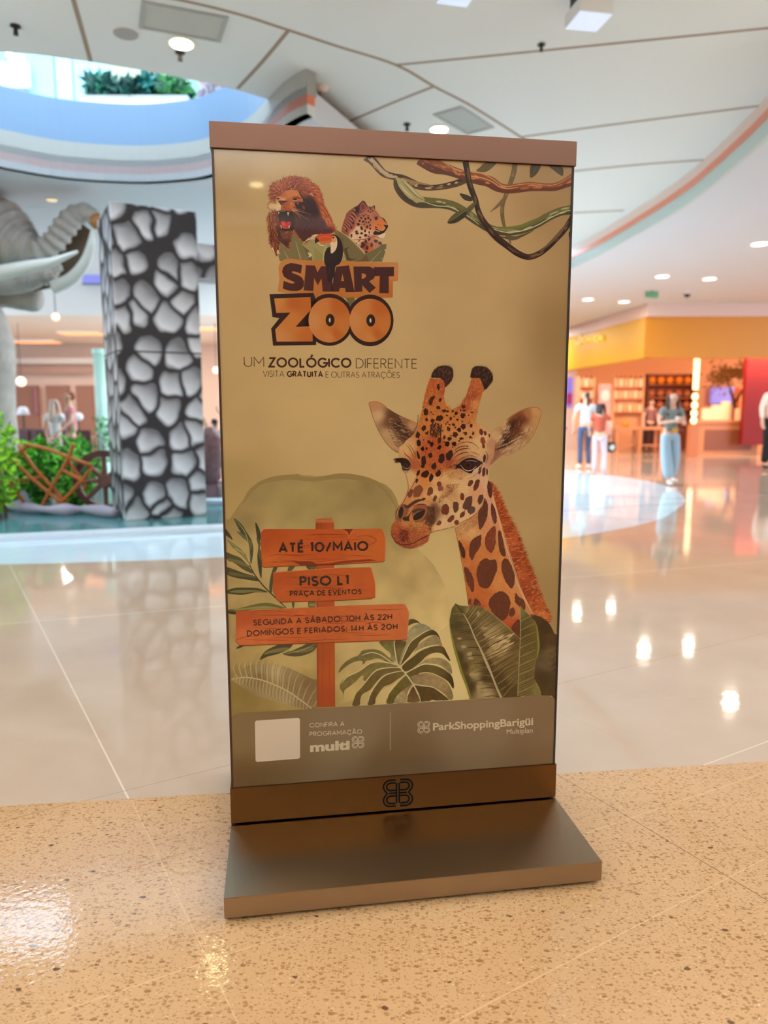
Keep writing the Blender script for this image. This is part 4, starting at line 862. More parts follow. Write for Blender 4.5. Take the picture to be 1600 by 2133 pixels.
    ti.poly([(985, 505), (1180, 505), (1220, 520), (1248, 555), (1258, 600), (1240, 650), (1180, 690), (1262, 765), (1185, 832), (1095, 735), (1096, 815), (1000, 818)], (66, 26, 22)); ti.poly([(1235, 512), (1487, 510), (1487, 625), (1422, 628), (1421, 835), (1305, 835), (1310, 622), (1240, 625)], (66, 22, 22))
    ti.up(); ti.poly([(850, 595), (833, 683), (870, 683)], (186, 112, 50)); ti.poly([(1088, 588), (1088, 657), (1118, 652), (1145, 622), (1128, 596)], (186, 112, 56))
    ti.up().at(500, 330, 4.2105)
    ti.poly([(925, 1222), (1000, 1218), (1010, 1240), (962, 1300)], (110, 90, 50)); dz = (44, 12, 8)
    ti.up(); ti.poly([(258, 1190), (645, 1180), (668, 1250), (668, 1636), (290, 1642), (273, 1492), (345, 1402), (284, 1390)], dz)
    ti.disc(785, 1415, 212, 229, dz); ti.up(); ti.disc(1140, 1421, 207, 227, dz)
    ti.up(); ti.grad([(300, 1228), (618, 1217), (624, 1325), (487, 1478), (634, 1470), (638, 1605), (322, 1607), (309, 1502), (443, 1352), (318, 1354)], [(320, 1240, (206, 128, 60)), (600, 1230, (190, 96, 30)), (450, 1400, (200, 116, 46)), (330, 1590, (206, 130, 70)), (620, 1590, (190, 100, 34)), (480, 1270, (184, 92, 28))], step=6)
    for cx, cy, rx, ry in ((785, 1418, 184, 197), (1142, 1421, 181, 190)):
        P = [(cx + rx * math.cos(a * math.pi / 24), cy + ry * math.sin(a * math.pi / 24)) for a in range(48)]
        ti.up(); ti.grad(P, [(cx - 150, cy, (204, 130, 72)), (cx + 80, cy - 130, (186, 92, 28)), (cx + 120, cy + 60, (196, 110, 44)), (cx, cy + 150, (204, 124, 60)), (cx - 60, cy - 120, (200, 118, 54)), (cx + 60, cy + 120, (184, 94, 26))], step=5)
        ti.up(); ti.disc(cx + 5, cy, 39, 54, dz); ti.up(); ti.disc(cx + 2, cy, 8, 19, (214, 196, 168))
    ti.build(poster, clip=False)
    tc = Art('toucan_print').at(570, 470, 5.926); bk = (34, 16, 18)
    tc.poly([(720, 118), (760, 115), (810, 150), (845, 220), (858, 310), (848, 400), (815, 470), (765, 505), (755, 600), (745, 680), (715, 712), (690, 690), (668, 690), (662, 600), (645, 510), (625, 440), (630, 350), (660, 280), (700, 248)], bk, smooth=4)
    tc.up(); tc.poly([(722, 130), (755, 128), (780, 165), (786, 220), (775, 280), (745, 325), (708, 342), (704, 280), (700, 210), (712, 160)], (232, 196, 158), smooth=4); tc.up(); tc.poly([(722, 132), (755, 130), (775, 165), (770, 205), (720, 200), (712, 160)], (226, 150, 100), smooth=3)
    tc.poly([(520, 140), (560, 112), (640, 102), (720, 106), (728, 150), (712, 200), (640, 218), (570, 212), (540, 170)], (206, 74, 28), smooth=4); tc.up(); tc.poly([(560, 195), (640, 190), (715, 180), (706, 208), (640, 222), (570, 215)], (204, 104, 40), smooth=3); tc.stroke([(560, 150), (640, 138), (722, 150)], [.4, 1.2, .4], (226, 110, 60))
    tc.poly([(520, 140), (548, 165), (565, 192), (540, 205), (512, 222), (508, 180)], (30, 20, 16)); tc.up(); tc.disc(738, 148, 11, 13, (60, 24, 20), 16); tc.up(); tc.disc(735, 146, 4, 5, (10, 6, 6), 10)
    tc.stroke([(690, 510), (688, 560), (672, 640)], [.5, 1.4, .4], (70, 44, 40)); tc.stroke([(735, 640), (730, 690), (722, 712)], [.4, 1.4, .4], (190, 160, 130)); tc.stroke([(700, 600), (702, 660), (690, 700)], [.4, 1, .3], (60, 36, 34))
    tc.build(poster)
    LAY[0] = 20
    tx = Art('headline_lettering'); ink = (62, 26, 20)
    text_line(tx, [('UM', .075)], (508.3, 764.0), (550.6, 764.6), 21.3, 21.2, ink); text_line(tx, [('ZOOLÓGICO', .185)], (559.5, 765.6), (732.0, 766.2), 21.4, 20.9, ink); text_line(tx, [('DIFERENTE', .075)], (741.5, 767.2), (869.0, 767.9), 20.8, 20.4, ink)
    text_line(tx, [('VISITA', .085)], (547.8, 785.0), (592.3, 785.2), 13.0, 13.0, ink); text_line(tx, [('GRATUITA', .20)], (598.0, 785.4), (672.8, 786.0), 13.0, 13.0, ink); text_line(tx, [('E OUTRAS ATRAÇÕES', .085)], (678.5, 786.6), (833.0, 787.4), 12.7, 12.6, ink)
    tx.build(poster)
build_print()
def build_print2():
    # ------------------------------------------------ leaves behind the signpost
    LAY[0] = 14
    pf = Art('palm_leaves_print').at(460, 1050, 3.8095)
    def frond(P, c, c2=None, rib=None):
        pf.up(); Q = pf.poly(P, c, smooth=4)
        if c2:
            pf.up(); cx = np.mean(np.array(P), 0); pf.poly([(cx[0] + (x - cx[0]) * .8 + 3, cx[1] + (y - cx[1]) * .42 + 3) for x, y in P], c2, smooth=4)
        if rib: pf.up(); pf.stroke(rib, [.4, 1.2, .4], (176, 158, 110))
    g1, g2, g3 = (72, 70, 44), (98, 96, 62), (150, 138, 92)
    frond([(102, 112), (165, 160), (200, 215), (245, 290), (258, 370), (240, 480), (228, 400), (222, 320), (195, 280), (160, 230)], g1, g2, [(110, 120), (200, 240), (238, 440)])
    frond([(275, 145), (305, 195), (318, 260), (308, 350), (325, 430), (322, 590), (300, 520), (290, 420), (298, 330), (282, 230)], (56, 58, 40), (84, 84, 56))
    frond([(30, 190), (70, 235), (95, 285), (60, 262), (28, 235)], (70, 60, 34)); frond([(50, 280), (110, 320), (180, 380), (225, 470), (160, 400), (100, 350)], (120, 108, 66), (150, 136, 88), [(60, 290), (150, 370), (222, 462)])
    frond([(34, 380), (90, 400), (160, 430), (225, 500), (262, 552), (180, 520), (110, 470), (36, 430)], (84, 76, 46), (110, 100, 62)); frond([(36, 500), (110, 520), (190, 550), (262, 570), (310, 612), (210, 600), (100, 580), (38, 550)], (70, 64, 40), (96, 88, 54))
    frond([(42, 690), (110, 665), (200, 662), (300, 668), (375, 700), (280, 700), (170, 720), (42, 708)], (66, 62, 36), (120, 112, 66)); frond([(48, 840), (150, 825), (250, 800), (350, 782), (430, 795), (510, 825), (400, 832), (250, 838), (100, 862)], (104, 96, 50), (146, 132, 76)); frond([(48, 850), (120, 855), (120, 875), (60, 868)], (60, 52, 30))
    pf.up(); pf.stroke([(222, 460), (262, 548), (330, 640), (410, 720), (520, 825)], [1.2, 2.2, 2.6, 2.4, 1.6], (58, 48, 30))
    frond([(420, 500), (450, 500), (420, 580), (405, 700), (385, 680), (392, 590)], (72, 68, 44)); frond([(545, 490), (590, 490), (560, 530), (530, 530)], (90, 84, 52)); frond([(680, 490), (750, 480), (745, 520), (700, 520)], (60, 58, 34), (96, 88, 56)); frond([(565, 780), (585, 785), (575, 830)], (80, 74, 44)); frond([(695, 775), (750, 770), (745, 820), (700, 820)], (100, 92, 52), (140, 124, 72))
    frond([(120, 1148), (150, 1120), (200, 1110), (170, 1135)], (70, 60, 34)); frond([(310, 1235), (350, 1170), (420, 1130), (500, 1100), (570, 1105), (540, 1150), (450, 1190), (370, 1210)], (74, 66, 38), (120, 108, 66)); frond([(490, 1190), (560, 1165), (640, 1130), (700, 1100), (758, 1100), (752, 1150), (690, 1190), (590, 1210)], (84, 74, 42), (112, 102, 60), [(500, 1190), (640, 1160), (752, 1110)])
    pf.build(poster)
    bl = Art('banana_leaf_print').at(460, 1050, 3.8095)
    P = [(78, 1395), (130, 1340), (200, 1290), (300, 1270), (420, 1270), (540, 1300), (650, 1350), (730, 1390), (765, 1410), (765, 1622), (690, 1625), (640, 1618), (520, 1590), (400, 1560), (280, 1520), (180, 1460), (110, 1410)]
    bl.grad(P, [(120, 1370, (168, 140, 92)), (220, 1310, (160, 134, 88)), (330, 1300, (172, 148, 104)), (430, 1330, (196, 168, 122)), (560, 1340, (160, 132, 92)), (700, 1420, (132, 102, 66)), (740, 1500, (140, 110, 72)), (600, 1450, (150, 120, 80)), (250, 1430, (150, 122, 80)), (400, 1480, (168, 140, 96)), (520, 1560, (176, 150, 110)), (640, 1600, (150, 120, 82)), (300, 1380, (140, 112, 74))], step=6, smooth=4, nz=.05, nsc=.1)
    bl.up(); r = random.Random(5)
    for k in range(46):
        t = k / 45; x = 130 + t * 600; y = 1372 + 240 * t ** 1.9
        bl.stroke([(x, y), (x - 30 + 70 * t, y - 40 - 80 * math.sin(2.6 * t + .3)), (x - 20 + 100 * t, y - 70 - 110 * math.sin(2.4 * t + .35))], [.9, .7, .2], (118, 92, 58) if k % 3 else (206, 182, 138)); bl.stroke([(x, y), (x - 10, y + 40 + 50 * math.sin(3 * t)), (x + 10, y + 50 + 80 * math.sin(3 * t))], [.8, .6, .2], (128, 100, 64) if k % 2 else (204, 180, 136))
    bl.up(); bl.stroke([(85, 1390), (200, 1375), (320, 1395), (430, 1435), (540, 1490), (640, 1560), (720, 1620)], [1.2, 2, 2.4, 2.6, 2.6, 2.4, 1.6], (204, 178, 130)); bl.build(poster)

    mo = Art('monstera_print').at(700, 1290, 6.1538)
    D1, D2, D3, L1 = (92, 82, 40), (118, 104, 58), (70, 56, 24), (150, 132, 92)
    def lobe(P, c, c2=None): 
        mo.up(); mo.grad(P, [(P[0][0], P[0][1], c), (P[len(P) // 2][0], P[len(P) // 2][1], c2 or c)] + [(P[len(P) // 4][0], P[len(P) // 4][1], tuple(int(v * 1.12) for v in c))], step=5, smooth=4, nz=.16, nsc=.12)
    lobe([(925, 80), (930, 10), (985, -5), (1040, 15), (1083, 58), (1040, 45), (980, 55)], (80, 68, 32))
    lobe([(800, 590), (850, 420), (880, 330), (910, 190), (960, 110), (1050, 60), (1140, 65), (1220, 125), (1150, 160), (1030, 230), (950, 310), (900, 430), (830, 580)], (150, 136, 96), (148, 136, 100))
    lobe([(820, 590), (880, 440), (940, 300), (1030, 230), (1150, 155), (1240, 135), (1310, 190), (1342, 280), (1290, 205), (1180, 215), (1080, 280), (1040, 350), (980, 420), (900, 520)], (84, 68, 30), (66, 52, 20))
    lobe([(830, 600), (960, 480), (1040, 350), (1120, 280), (1220, 220), (1290, 205), (1340, 280), (1360, 340), (1250, 330), (1100, 390), (1000, 450)], (146, 122, 82), (150, 128, 88))
    lobe([(850, 600), (1000, 470), (1100, 400), (1250, 345), (1370, 350), (1420, 430), (1466, 530), (1440, 520), (1360, 440), (1260, 430), (1160, 470), (1070, 560), (900, 670)], (84, 68, 30), (60, 44, 16))
    lobe([(900, 680), (1070, 570), (1160, 510), (1290, 490), (1400, 520), (1470, 590), (1484, 700), (1400, 640), (1290, 590), (1150, 575), (1000, 640)], (152, 130, 88), (146, 124, 84))
    lobe([(900, 685), (1050, 610), (1150, 580), (1290, 600), (1400, 650), (1480, 720), (1512, 830), (1500, 890), (1440, 800), (1330, 730), (1200, 680), (1070, 690), (990, 760)], (92, 76, 34), (62, 46, 16))
    lobe([(960, 740), (1070, 700), (1200, 690), (1330, 740), (1420, 800), (1480, 900), (1503, 1000), (1460, 1030), (1380, 950), (1250, 870), (1120, 850), (1000, 830)], (150, 122, 84), (140, 114, 72))
    lobe([(990, 850), (1120, 860), (1250, 880), (1370, 960), (1450, 1030), (1300, 1040), (1150, 1050), (1080, 1050), (1040, 950)], (76, 56, 22), (84, 66, 28))
    lobe([(990, 860), (1030, 940), (1075, 1052), (900, 1055), (930, 960)], (90, 62, 30), (120, 92, 54))
    lobe([(560, 285), (750, 280), (760, 400), (770, 530), (740, 540), (680, 500), (705, 480), (690, 430), (640, 390), (590, 340)], (104, 94, 48), (150, 136, 90)); lobe([(755, 285), (870, 280), (900, 300), (850, 420), (800, 580), (770, 520)], (84, 70, 32), (120, 104, 60))
    lobe([(32, 688), (60, 610), (130, 540), (210, 490), (280, 465), (340, 400), (430, 385), (530, 390), (610, 430), (680, 490), (760, 560), (700, 555), (640, 540), (540, 500), (450, 520), (385, 535), (370, 560), (330, 580), (345, 545), (300, 530), (200, 560), (110, 620)], (104, 92, 52), (128, 112, 66))
    lobe([(95, 1045), (90, 950), (50, 880), (60, 820), (130, 740), (250, 690), (350, 630), (450, 560), (560, 540), (700, 570), (800, 605), (700, 640), (540, 640), (460, 700), (380, 790), (345, 760), (360, 730), (320, 730), (250, 800), (160, 870), (105, 920)], (112, 96, 50), (130, 112, 64))
    lobe([(212, 1105), (225, 1040), (260, 950), (330, 870), (400, 780), (470, 700), (550, 650), (680, 625), (810, 625), (850, 650), (720, 690), (600, 730), (520, 800), (440, 900), (340, 960), (310, 1030), (300, 1100)], (96, 76, 38), (118, 96, 54))
    lobe([(405, 1095), (420, 1020), (480, 900), (550, 800), (640, 720), (760, 680), (860, 670), (900, 700), (800, 760), (700, 830), (620, 860), (560, 930), (510, 1010), (495, 1085)], (92, 74, 36), (110, 90, 46))
    lobe([(645, 1075), (660, 990), (740, 880), (820, 790), (900, 720), (960, 740), (985, 830), (920, 900), (840, 950), (780, 980), (745, 1070)], (88, 76, 28), (112, 98, 50))
    lobe([(745, 1070), (790, 970), (870, 900), (960, 840), (985, 850), (920, 950), (905, 1060)], (156, 132, 92), (144, 118, 78))
    mo.up(); vc = (226, 200, 150)
    for P, w in (([(745, 280), (755, 400), (780, 540), (810, 600)], 2.2), ([(815, 600), (880, 440), (950, 300), (1060, 210), (1150, 155), (1220, 130)], 1.8), ([(825, 605), (930, 500), (1040, 410), (1180, 350), (1330, 325)], 2.6), ([(890, 690), (1020, 620), (1120, 575), (1240, 575), (1340, 600), (1470, 700)], 2.4), ([(990, 830), (1120, 850), (1240, 870), (1350, 940), (1455, 1030)], 1.8),
                 ([(790, 580), (680, 530), (580, 460), (470, 425), (390, 440), (330, 465)], 1.8), ([(800, 590), (680, 560), (540, 545), (430, 570), (300, 660), (140, 740), (70, 830)], 1.6), ([(830, 615), (680, 620), (540, 640), (460, 700), (380, 800), (285, 920)], 2.0), ([(870, 660), (740, 680), (600, 730), (520, 830), (440, 950), (405, 1090)], 1.9), ([(890, 700), (780, 800), (690, 920), (640, 1070)], 1.7), ([(985, 840), (930, 920), (900, 1055)], 1.6), ([(740, 530), (790, 590), (880, 680), (980, 820), (1050, 950), (1085, 1050)], 2.6)):
        mo.stroke(P, [w * .7] + [w] * (len(P) - 2) + [w * .3], vc)
    mo.poly([(1200, 1045), (1230, 1032), (1280, 1038), (1275, 1046)], (230, 206, 150)); mo.build(poster)

    # ------------------------------------------------ wooden signpost
    sp = Art('signpost_print').at(460, 1050, 3.8095); wA, wB, wD = (186, 80, 26), (168, 64, 18), (122, 40, 12)
    sp.grad([(760, 140), (898, 150), (908, 1608), (765, 1612)], [(770, 160, (160, 66, 26)), (890, 170, (176, 76, 34)), (830, 800, (178, 74, 30)), (780, 1200, (172, 72, 28)), (900, 1300, (184, 80, 30)), (830, 1580, (172, 66, 22))], step=8); sp.poly([(752, 120), (880, 113), (898, 152), (752, 152)], (196, 98, 50)); sp.up(); sp.poly([(752, 152), (770, 152), (776, 1612), (765, 1612)], (160, 60, 22))
    sp.stroke([(790, 160), (800, 195)], [.5, 1.2], wD, smooth=0); sp.stroke([(800, 800), (812, 1200), (800, 1600)], [.6, 1.4, .6], (150, 56, 20)); sp.stroke([(870, 1180), (860, 1350), (880, 1600)], [.4, 1.6, .5], (164, 62, 20)); sp.stroke([(760, 124), (820, 118), (880, 118)], [.4, 1, .3], wD)
    boards = [([(318, 225), (340, 200), (372, 197), (900, 199), (1265, 195), (1285, 205), (1303, 270), (1302, 440), (1290, 455), (900, 478), (500, 490), (345, 500), (328, 490), (320, 380)], (176, 70, 22), (198, 92, 34), (190, 78, 26)),
              ([(415, 545), (500, 535), (900, 508), (1180, 500), (1195, 510), (1222, 620), (1226, 735), (1190, 748), (900, 764), (470, 775), (440, 750), (414, 680)], (178, 72, 24), (192, 84, 34), (188, 82, 30)),
              ([(120, 848), (500, 830), (1000, 805), (1430, 792), (1465, 795), (1495, 860), (1480, 1060), (1470, 1075), (900, 1095), (165, 1120), (150, 1118), (118, 1080)], (184, 76, 34), (206, 104, 56), (198, 92, 44))]
    for q, (P, c0, c1, c2) in enumerate(boards):
        xs = [p[0] for p in P]; ys = [p[1] for p in P]; x0, x1, y0, y1 = min(xs), max(xs), min(ys), max(ys)
        sp.up(); sp.poly([(x, y + 6) for x, y in P], wD); sp.up()
        sp.grad(P, [(x0 + 30, y0 + 60, c0), (x1 - 60, y0 + 50, c1), ((x0 + x1) / 2, (y0 + y1) / 2, c2), (x0 + 60, y1 - 30, c1), (x1 - 60, y1 - 60, c1)], step=9, smooth=0, nz=.05, nsc=.05)
        r = random.Random(40 + q); sp.up(); sl_ = -.035
        for k in range(26 if q == 2 else 18):
            xa = r.uniform(x0 + 20, x1 - 300); ln_ = r.uniform(150, 420); xb = min(x1 - 25, xa + ln_); yy = r.uniform(y0 + 45, y1 - 30) ; am = r.uniform(-16, 16)
            f = lambda x: yy + sl_ * (x - (x0 + x1) / 2) * .5
            sp.stroke([(xa, f(xa)), (xa * .66 + xb * .34, f((xa + xb) / 2) + am), (xa * .33 + xb * .67, f((xa + xb) / 2) + am * .8), (xb, f(xb) + am * .3)], [.3, r.uniform(.9, 1.8), r.uniform(.7, 1.5), .3], (154, 54, 16) if r.random() < .7 else (166, 66, 24))
        sp.up(); e_ = (222, 128, 78)
        sp.stroke([P[0], P[1], P[2]] if q != 2 else [(1455, 800), (1490, 860), (1478, 1060)], .9, e_, smooth=3)
    sp.up(); sp.stroke([(1285, 205), (1306, 280), (1302, 440)], [1, 1.6, 1], (214, 118, 66)); sp.stroke([(1195, 512), (1222, 620), (1226, 735)], [1, 1.6, 1], (214, 120, 72))
    sp.poly([(968, 197), (1052, 197), (1030, 222), (1020, 248), (1005, 222)], wD); sp.up(); sp.stroke([(975, 205), (1005, 230), (1018, 262), (1035, 228), (1056, 200)], [.6, 1, .8, 1, .6], (222, 120, 66))
    sp.poly([(560, 445), (600, 452), (720, 452), (760, 472), (900, 470), (900, 480), (640, 488), (600, 470)], wD); sp.stroke([(555, 440), (640, 448), (720, 450), (770, 470), (850, 462), (980, 445), (1180, 432)], [.5, .8, .8, 1, .9, .8, .4], (216, 112, 58)); sp.poly([(860, 470), (960, 450), (1180, 436), (1240, 448), (1060, 462), (900, 478)], (140, 46, 14))
    sp.stroke([(1060, 262), (1150, 250), (1215, 268), (1232, 292), (1190, 318), (1150, 312)], [.5, 1.2, 1.6, 1.6, 1.2, .4], (150, 52, 16)); sp.stroke([(120, 1080), (190, 1055), (280, 1050)], [1, 1.4, .4], (142, 50, 18))
    sp.build(poster)
    st = Art('board_lettering'); k = (44, 22, 26); LAY[0] -= 1
    text_line(st, [('ATÉ 10/MAIO', .215)], (580.4, 1152.2), (767.2, 1147.6), 21.6, 21.2, k); st.build(poster); st = Art('board_lettering'); LAY[0] -= 1; text_line(st, [('PISO L1', .215)], (624.2, 1222.2), (726.6, 1218.2), 22.0, 20.8, k); text_line(st, [('PRAÇA DE EVENTOS', .20)], (603.9, 1242.4), (753.2, 1237.6), 11.3, 11.1, k); st.build(poster); st = Art('board_lettering')
    text_line(st, [('SEGUNDA A SÁBADO: 10H ÀS 22H', .20)], (527.5, 1303.2), (817.2, 1290.4), 12.8, 12.4, (74, 34, 26)); text_line(st, [('DOMINGOS E FERIADOS: 14H ÀS 20H', .20)], (514.6, 1325.8), (828.5, 1310.6), 12.8, 12.4, (74, 34, 26))
    st.build(poster)

    # ------------------------------------------------ giraffe
    LAY[0] = 14
    gf = Art('giraffe_print')
    H = lambda: gf.at(740, 740, 3.8095)
    N = lambda: gf.at(900, 1100, 5.6143)
    Dt = lambda: gf.at(860, 750, 5.7143)
    M = lambda: gf.at(800, 920, 6.6667)
    dk = (56, 22, 14); dk2 = (84, 38, 26)
    # mane
    N(); maneP = [(1075 * 1.0, 0), (800, -180), (700, -420), (790, -420), (840, -300), (900, -150), (960, 0), (1000, 80), (1060, 200), (1150, 440), (1200, 600), (1300, 830), (1400, 1060), (1440, 1190), (1380, 1130), (1190, 1010), (1000, 700), (880, 300), (800, 0)]
    maneP = [(820, 0), (760, -200), (690, -380), (660, -520), (700, -540), (760, -440), (840, -250), (940, -60), (1000, 60), (1060, 220), (1120, 380), (1190, 560), (1290, 830), (1390, 1040), (1380, 1110), (1330, 1110), (1190, 1010), (1000, 640), (900, 300)]
    gf.grad(maneP, [(700, -480, (160, 60, 28)), (780, -300, (164, 66, 32)), (880, 20, (160, 62, 26)), (950, 100, (190, 84, 36)), (1000, 350, (152, 54, 22)), (1060, 500, (176, 78, 34)), (1150, 750, (150, 54, 20)), (1220, 850, (180, 80, 34)), (1330, 1040, (206, 110, 54))], step=5, nz=.12, nsc=.2)
    gf.up(); gf.edge_fur([(660, -540), (760, -440), (840, -250), (940, -60), (1000, 60), (1060, 220), (1120, 380), (1190, 560), (1290, 830), (1390, 1050)], 210, 9, 2.2, -1, [(196, 92, 42), (168, 66, 28), (206, 110, 56), (150, 50, 22)], lean=10, seed=3, jit=20)
    gf.fur(maneP, 520, 9, 1.4, -18, [(120, 34, 14), (206, 106, 52), (150, 52, 20), (190, 84, 36), (228, 140, 86)], seed=11, jit=16)
    # neck
    gf.up(); neck = [(255, -60), (330, 300), (370, 480), (400, 700), (425, 900), (500, 1000), (800, 1180), (1030, 1300), (1100, 1200), (1190, 1010), (1060, 780), (980, 560), (910, 330), (830, 60), (760, -180), (700, -420), (650, -560), (400, -560), (250, -300)]
    gf.grad(neck, [(300, 20, (214, 150, 92)), (450, 60, (218, 156, 100)), (380, 250, (200, 104, 48)), (420, 600, (196, 96, 44)), (620, 300, (206, 116, 58)), (760, 300, (208, 124, 64)), (780, 600, (216, 134, 70)), (560, 750, (196, 98, 44)), (860, 560, (206, 116, 60)), (940, 850, (214, 130, 66)), (800, 1100, (186, 80, 38)), (960, 1200, (176, 70, 36)), (1080, 900, (206, 130, 84)), (1000, 600, (214, 142, 96)), (880, 200, (210, 140, 92)), (720, -200, (220, 150, 112)), (560, -100, (208, 130, 84)), (480, 900, (190, 86, 40)), (650, -400, (216, 150, 120))], step=5, nz=.07, nsc=.1)
    gf.up(); gf.fur(neck[:10] + neck[10:16], 900, 3, .7, 80, [(168, 70, 32), (226, 150, 90), (150, 60, 30), (190, 92, 44)], seed=12, jit=50); gf.stroke([(700, -420), (760, -180), (830, 60), (910, 330), (980, 560), (1060, 780), (1190, 1010)], [3, 4, 5, 5, 5, 5, 2], (224, 160, 112)); gf.up(); gf.stroke([(820, 0), (900, 280), (1000, 600), (1100, 820), (1190, 1010)], [.8, .8, .8, .8, .5], (96, 40, 26)); gf.stroke([(258, -50), (330, 300), (400, 700), (425, 900)], [.8, 1, 1, .8], (110, 56, 30))
    def patch(P, c, rag=.8):
        gf.up(); Q = gf.poly([(x, y) for x, y in P], c, smooth=5, rag=rag, seed=int(P[0][0]))
        c1 = np.mean(np.array(P), 0); gf.up(); gf.fur([(c1[0] + (x - c1[0]) * .8, c1[1] + (y - c1[1]) * .8) for x, y in P], 26, 5, .9, 85, [tuple(int(v * 1.35 + 8) for v in c), tuple(int(v * .75) for v in c)], seed=int(P[0][1]) + 3, jit=20)
    pc = (98, 42, 26)
    for P in ([(310, 150), (350, 190), (385, 270), (388, 340), (370, 355), (340, 310)], [(575, 85), (570, 190), (545, 250), (500, 320), (470, 378), (440, 330), (435, 260), (450, 160), (520, 100)], [(670, 30), (720, 70), (745, 150), (730, 230), (690, 290), (640, 240), (620, 150)],
              [(780, 30), (810, 60), (850, 220), (860, 320), (830, 330), (795, 280), (772, 150)], [(590, 370), (640, 350), (680, 375), (745, 370), (765, 470), (740, 540), (700, 640), (650, 700), (590, 700), (540, 650), (520, 500), (550, 420)],
              [(820, 380), (880, 362), (930, 440), (970, 560), (950, 690), (915, 700), (860, 620), (818, 510)], [(380, 450), (440, 500), (480, 580), (495, 700), (470, 750), (420, 660), (385, 560)], [(740, 760), (820, 740), (880, 780), (915, 860), (900, 990), (860, 1060), (800, 1080), (720, 1000), (670, 920), (665, 850)],
              [(980, 760), (1010, 790), (1080, 860), (1090, 950), (1030, 930), (970, 860)], [(500, 830), (540, 840), (570, 900), (490, 900)], [(930, 930), (960, 940), (970, 1000), (930, 1040), (900, 1000)], [(990, 1075), (1030, 1090), (1040, 1270), (960, 1250), (925, 1180)], [(432, 840), (455, 830), (460, 890), (430, 890)]):
        N(); patch(P, pc if P[0][0] != 310 else (66, 26, 20))
    M()
    for P, c in (([(1390, 780), (1435, 850), (1440, 1000), (1400, 1130), (1330, 1225), (1310, 1100), (1310, 980), (1370, 880)], (92, 46, 34)), ([(1500, 850), (1550, 960), (1565, 1100), (1530, 1140), (1490, 1020), (1485, 900)], (92, 42, 40)), ([(1450, 540), (1480, 580), (1505, 700), (1480, 790), (1440, 700), (1435, 600)], (84, 40, 30)), ([(1390, 480), (1410, 560), (1400, 670), (1370, 660), (1365, 560)], (74, 38, 36)), ([(1530, 1170), (1555, 1250), (1530, 1420), (1500, 1520), (1430, 1500), (1400, 1380), (1430, 1270)], (128, 52, 30))): patch(P, c, .4)
    # far (left) ear, near (right) ear
    H(); gf.up(); gf.grad([(110, 375), (180, 368), (250, 415), (340, 470), (430, 510), (495, 545), (480, 620), (400, 680), (350, 775), (290, 740), (220, 660), (150, 520), (115, 420)], [(150, 400, (190, 130, 86)), (180, 480, (206, 160, 116)), (260, 620, (196, 150, 106)), (300, 700, (190, 142, 98)), (300, 480, (96, 56, 34)), (340, 560, (70, 34, 20)), (400, 620, (78, 38, 24)), (270, 540, (120, 78, 50)), (450, 560, (190, 132, 88)), (400, 500, (150, 100, 64))], step=3, smooth=3, nz=.06, nsc=.3)
    gf.up(); gf.fur([(240, 500), (330, 470), (440, 600), (400, 660), (330, 740), (270, 640)], 200, 9, .8, 25, [(52, 22, 14), (214, 176, 134), (110, 66, 42), (84, 44, 28)], seed=21, jit=22); gf.stroke([(110, 375), (150, 520), (220, 660), (290, 740), (350, 775)], [.6, .8, .9, .9, .6], (120, 66, 36)); gf.stroke([(110, 375), (180, 370), (250, 410)], [1, 1.2, .8], (176, 96, 50)); gf.stroke([(500, 470), (490, 560), (440, 640)], [1, 1.4, 1], (60, 30, 20)); gf.stroke([(335, 470), (370, 540), (440, 610)], [.8, 1.2, .8], (46, 18, 12))
    gf.up(); gf.grad([(1080, 610), (1150, 560), (1210, 500), (1290, 450), (1370, 420), (1440, 414), (1476, 440), (1470, 490), (1430, 600), (1370, 700), (1300, 760), (1220, 795), (1160, 800), (1110, 840), (1060, 870), (1060, 740)], [(1120, 640, (206, 158, 110)), (1180, 540, (206, 152, 100)), (1240, 560, (66, 26, 16)), (1330, 500, (110, 52, 28)), (1200, 680, (70, 34, 22)), (1290, 620, (120, 64, 34)), (1430, 450, (206, 146, 92)), (1440, 520, (196, 138, 88)), (1380, 600, (196, 146, 100)), (1320, 700, (186, 140, 98)), (1200, 770, (190, 140, 100)), (1120, 760, (150, 92, 66)), (1260, 730, (200, 150, 108)), (1370, 470, (170, 106, 62))], step=3, smooth=3, nz=.07, nsc=.3)
    gf.up(); gf.fur([(1210, 520), (1360, 470), (1300, 600), (1200, 720), (1130, 740)], 260, 10, .9, 118, [(44, 14, 8), (96, 40, 22), (60, 24, 14), (140, 80, 48)], seed=22, jit=18); gf.fur([(1180, 560), (1230, 540), (1220, 640), (1130, 740), (1110, 700)], 90, 8, .7, -40, [(232, 198, 160), (206, 160, 116)], seed=23, jit=18); gf.fur([(1180, 700), (1380, 560), (1420, 600), (1300, 750), (1140, 790)], 160, 9, .7, 140, [(226, 188, 146), (120, 74, 50), (96, 54, 34)], seed=24, jit=16)
    gf.stroke([(1210, 510), (1290, 452), (1370, 420), (1440, 414), (1476, 440)], [1, 1.6, 1.8, 1.6, 1], (176, 96, 46)); gf.stroke([(1476, 440), (1470, 490), (1430, 600), (1370, 700)], [.8, .9, .8, .5], (150, 88, 50)); gf.stroke([(1110, 750), (1200, 720), (1280, 670)], [1.6, 1.8, .6], (40, 16, 12)); gf.stroke([(1130, 730), (1230, 690), (1320, 640)], [.6, 1.4, .4], (228, 186, 140))
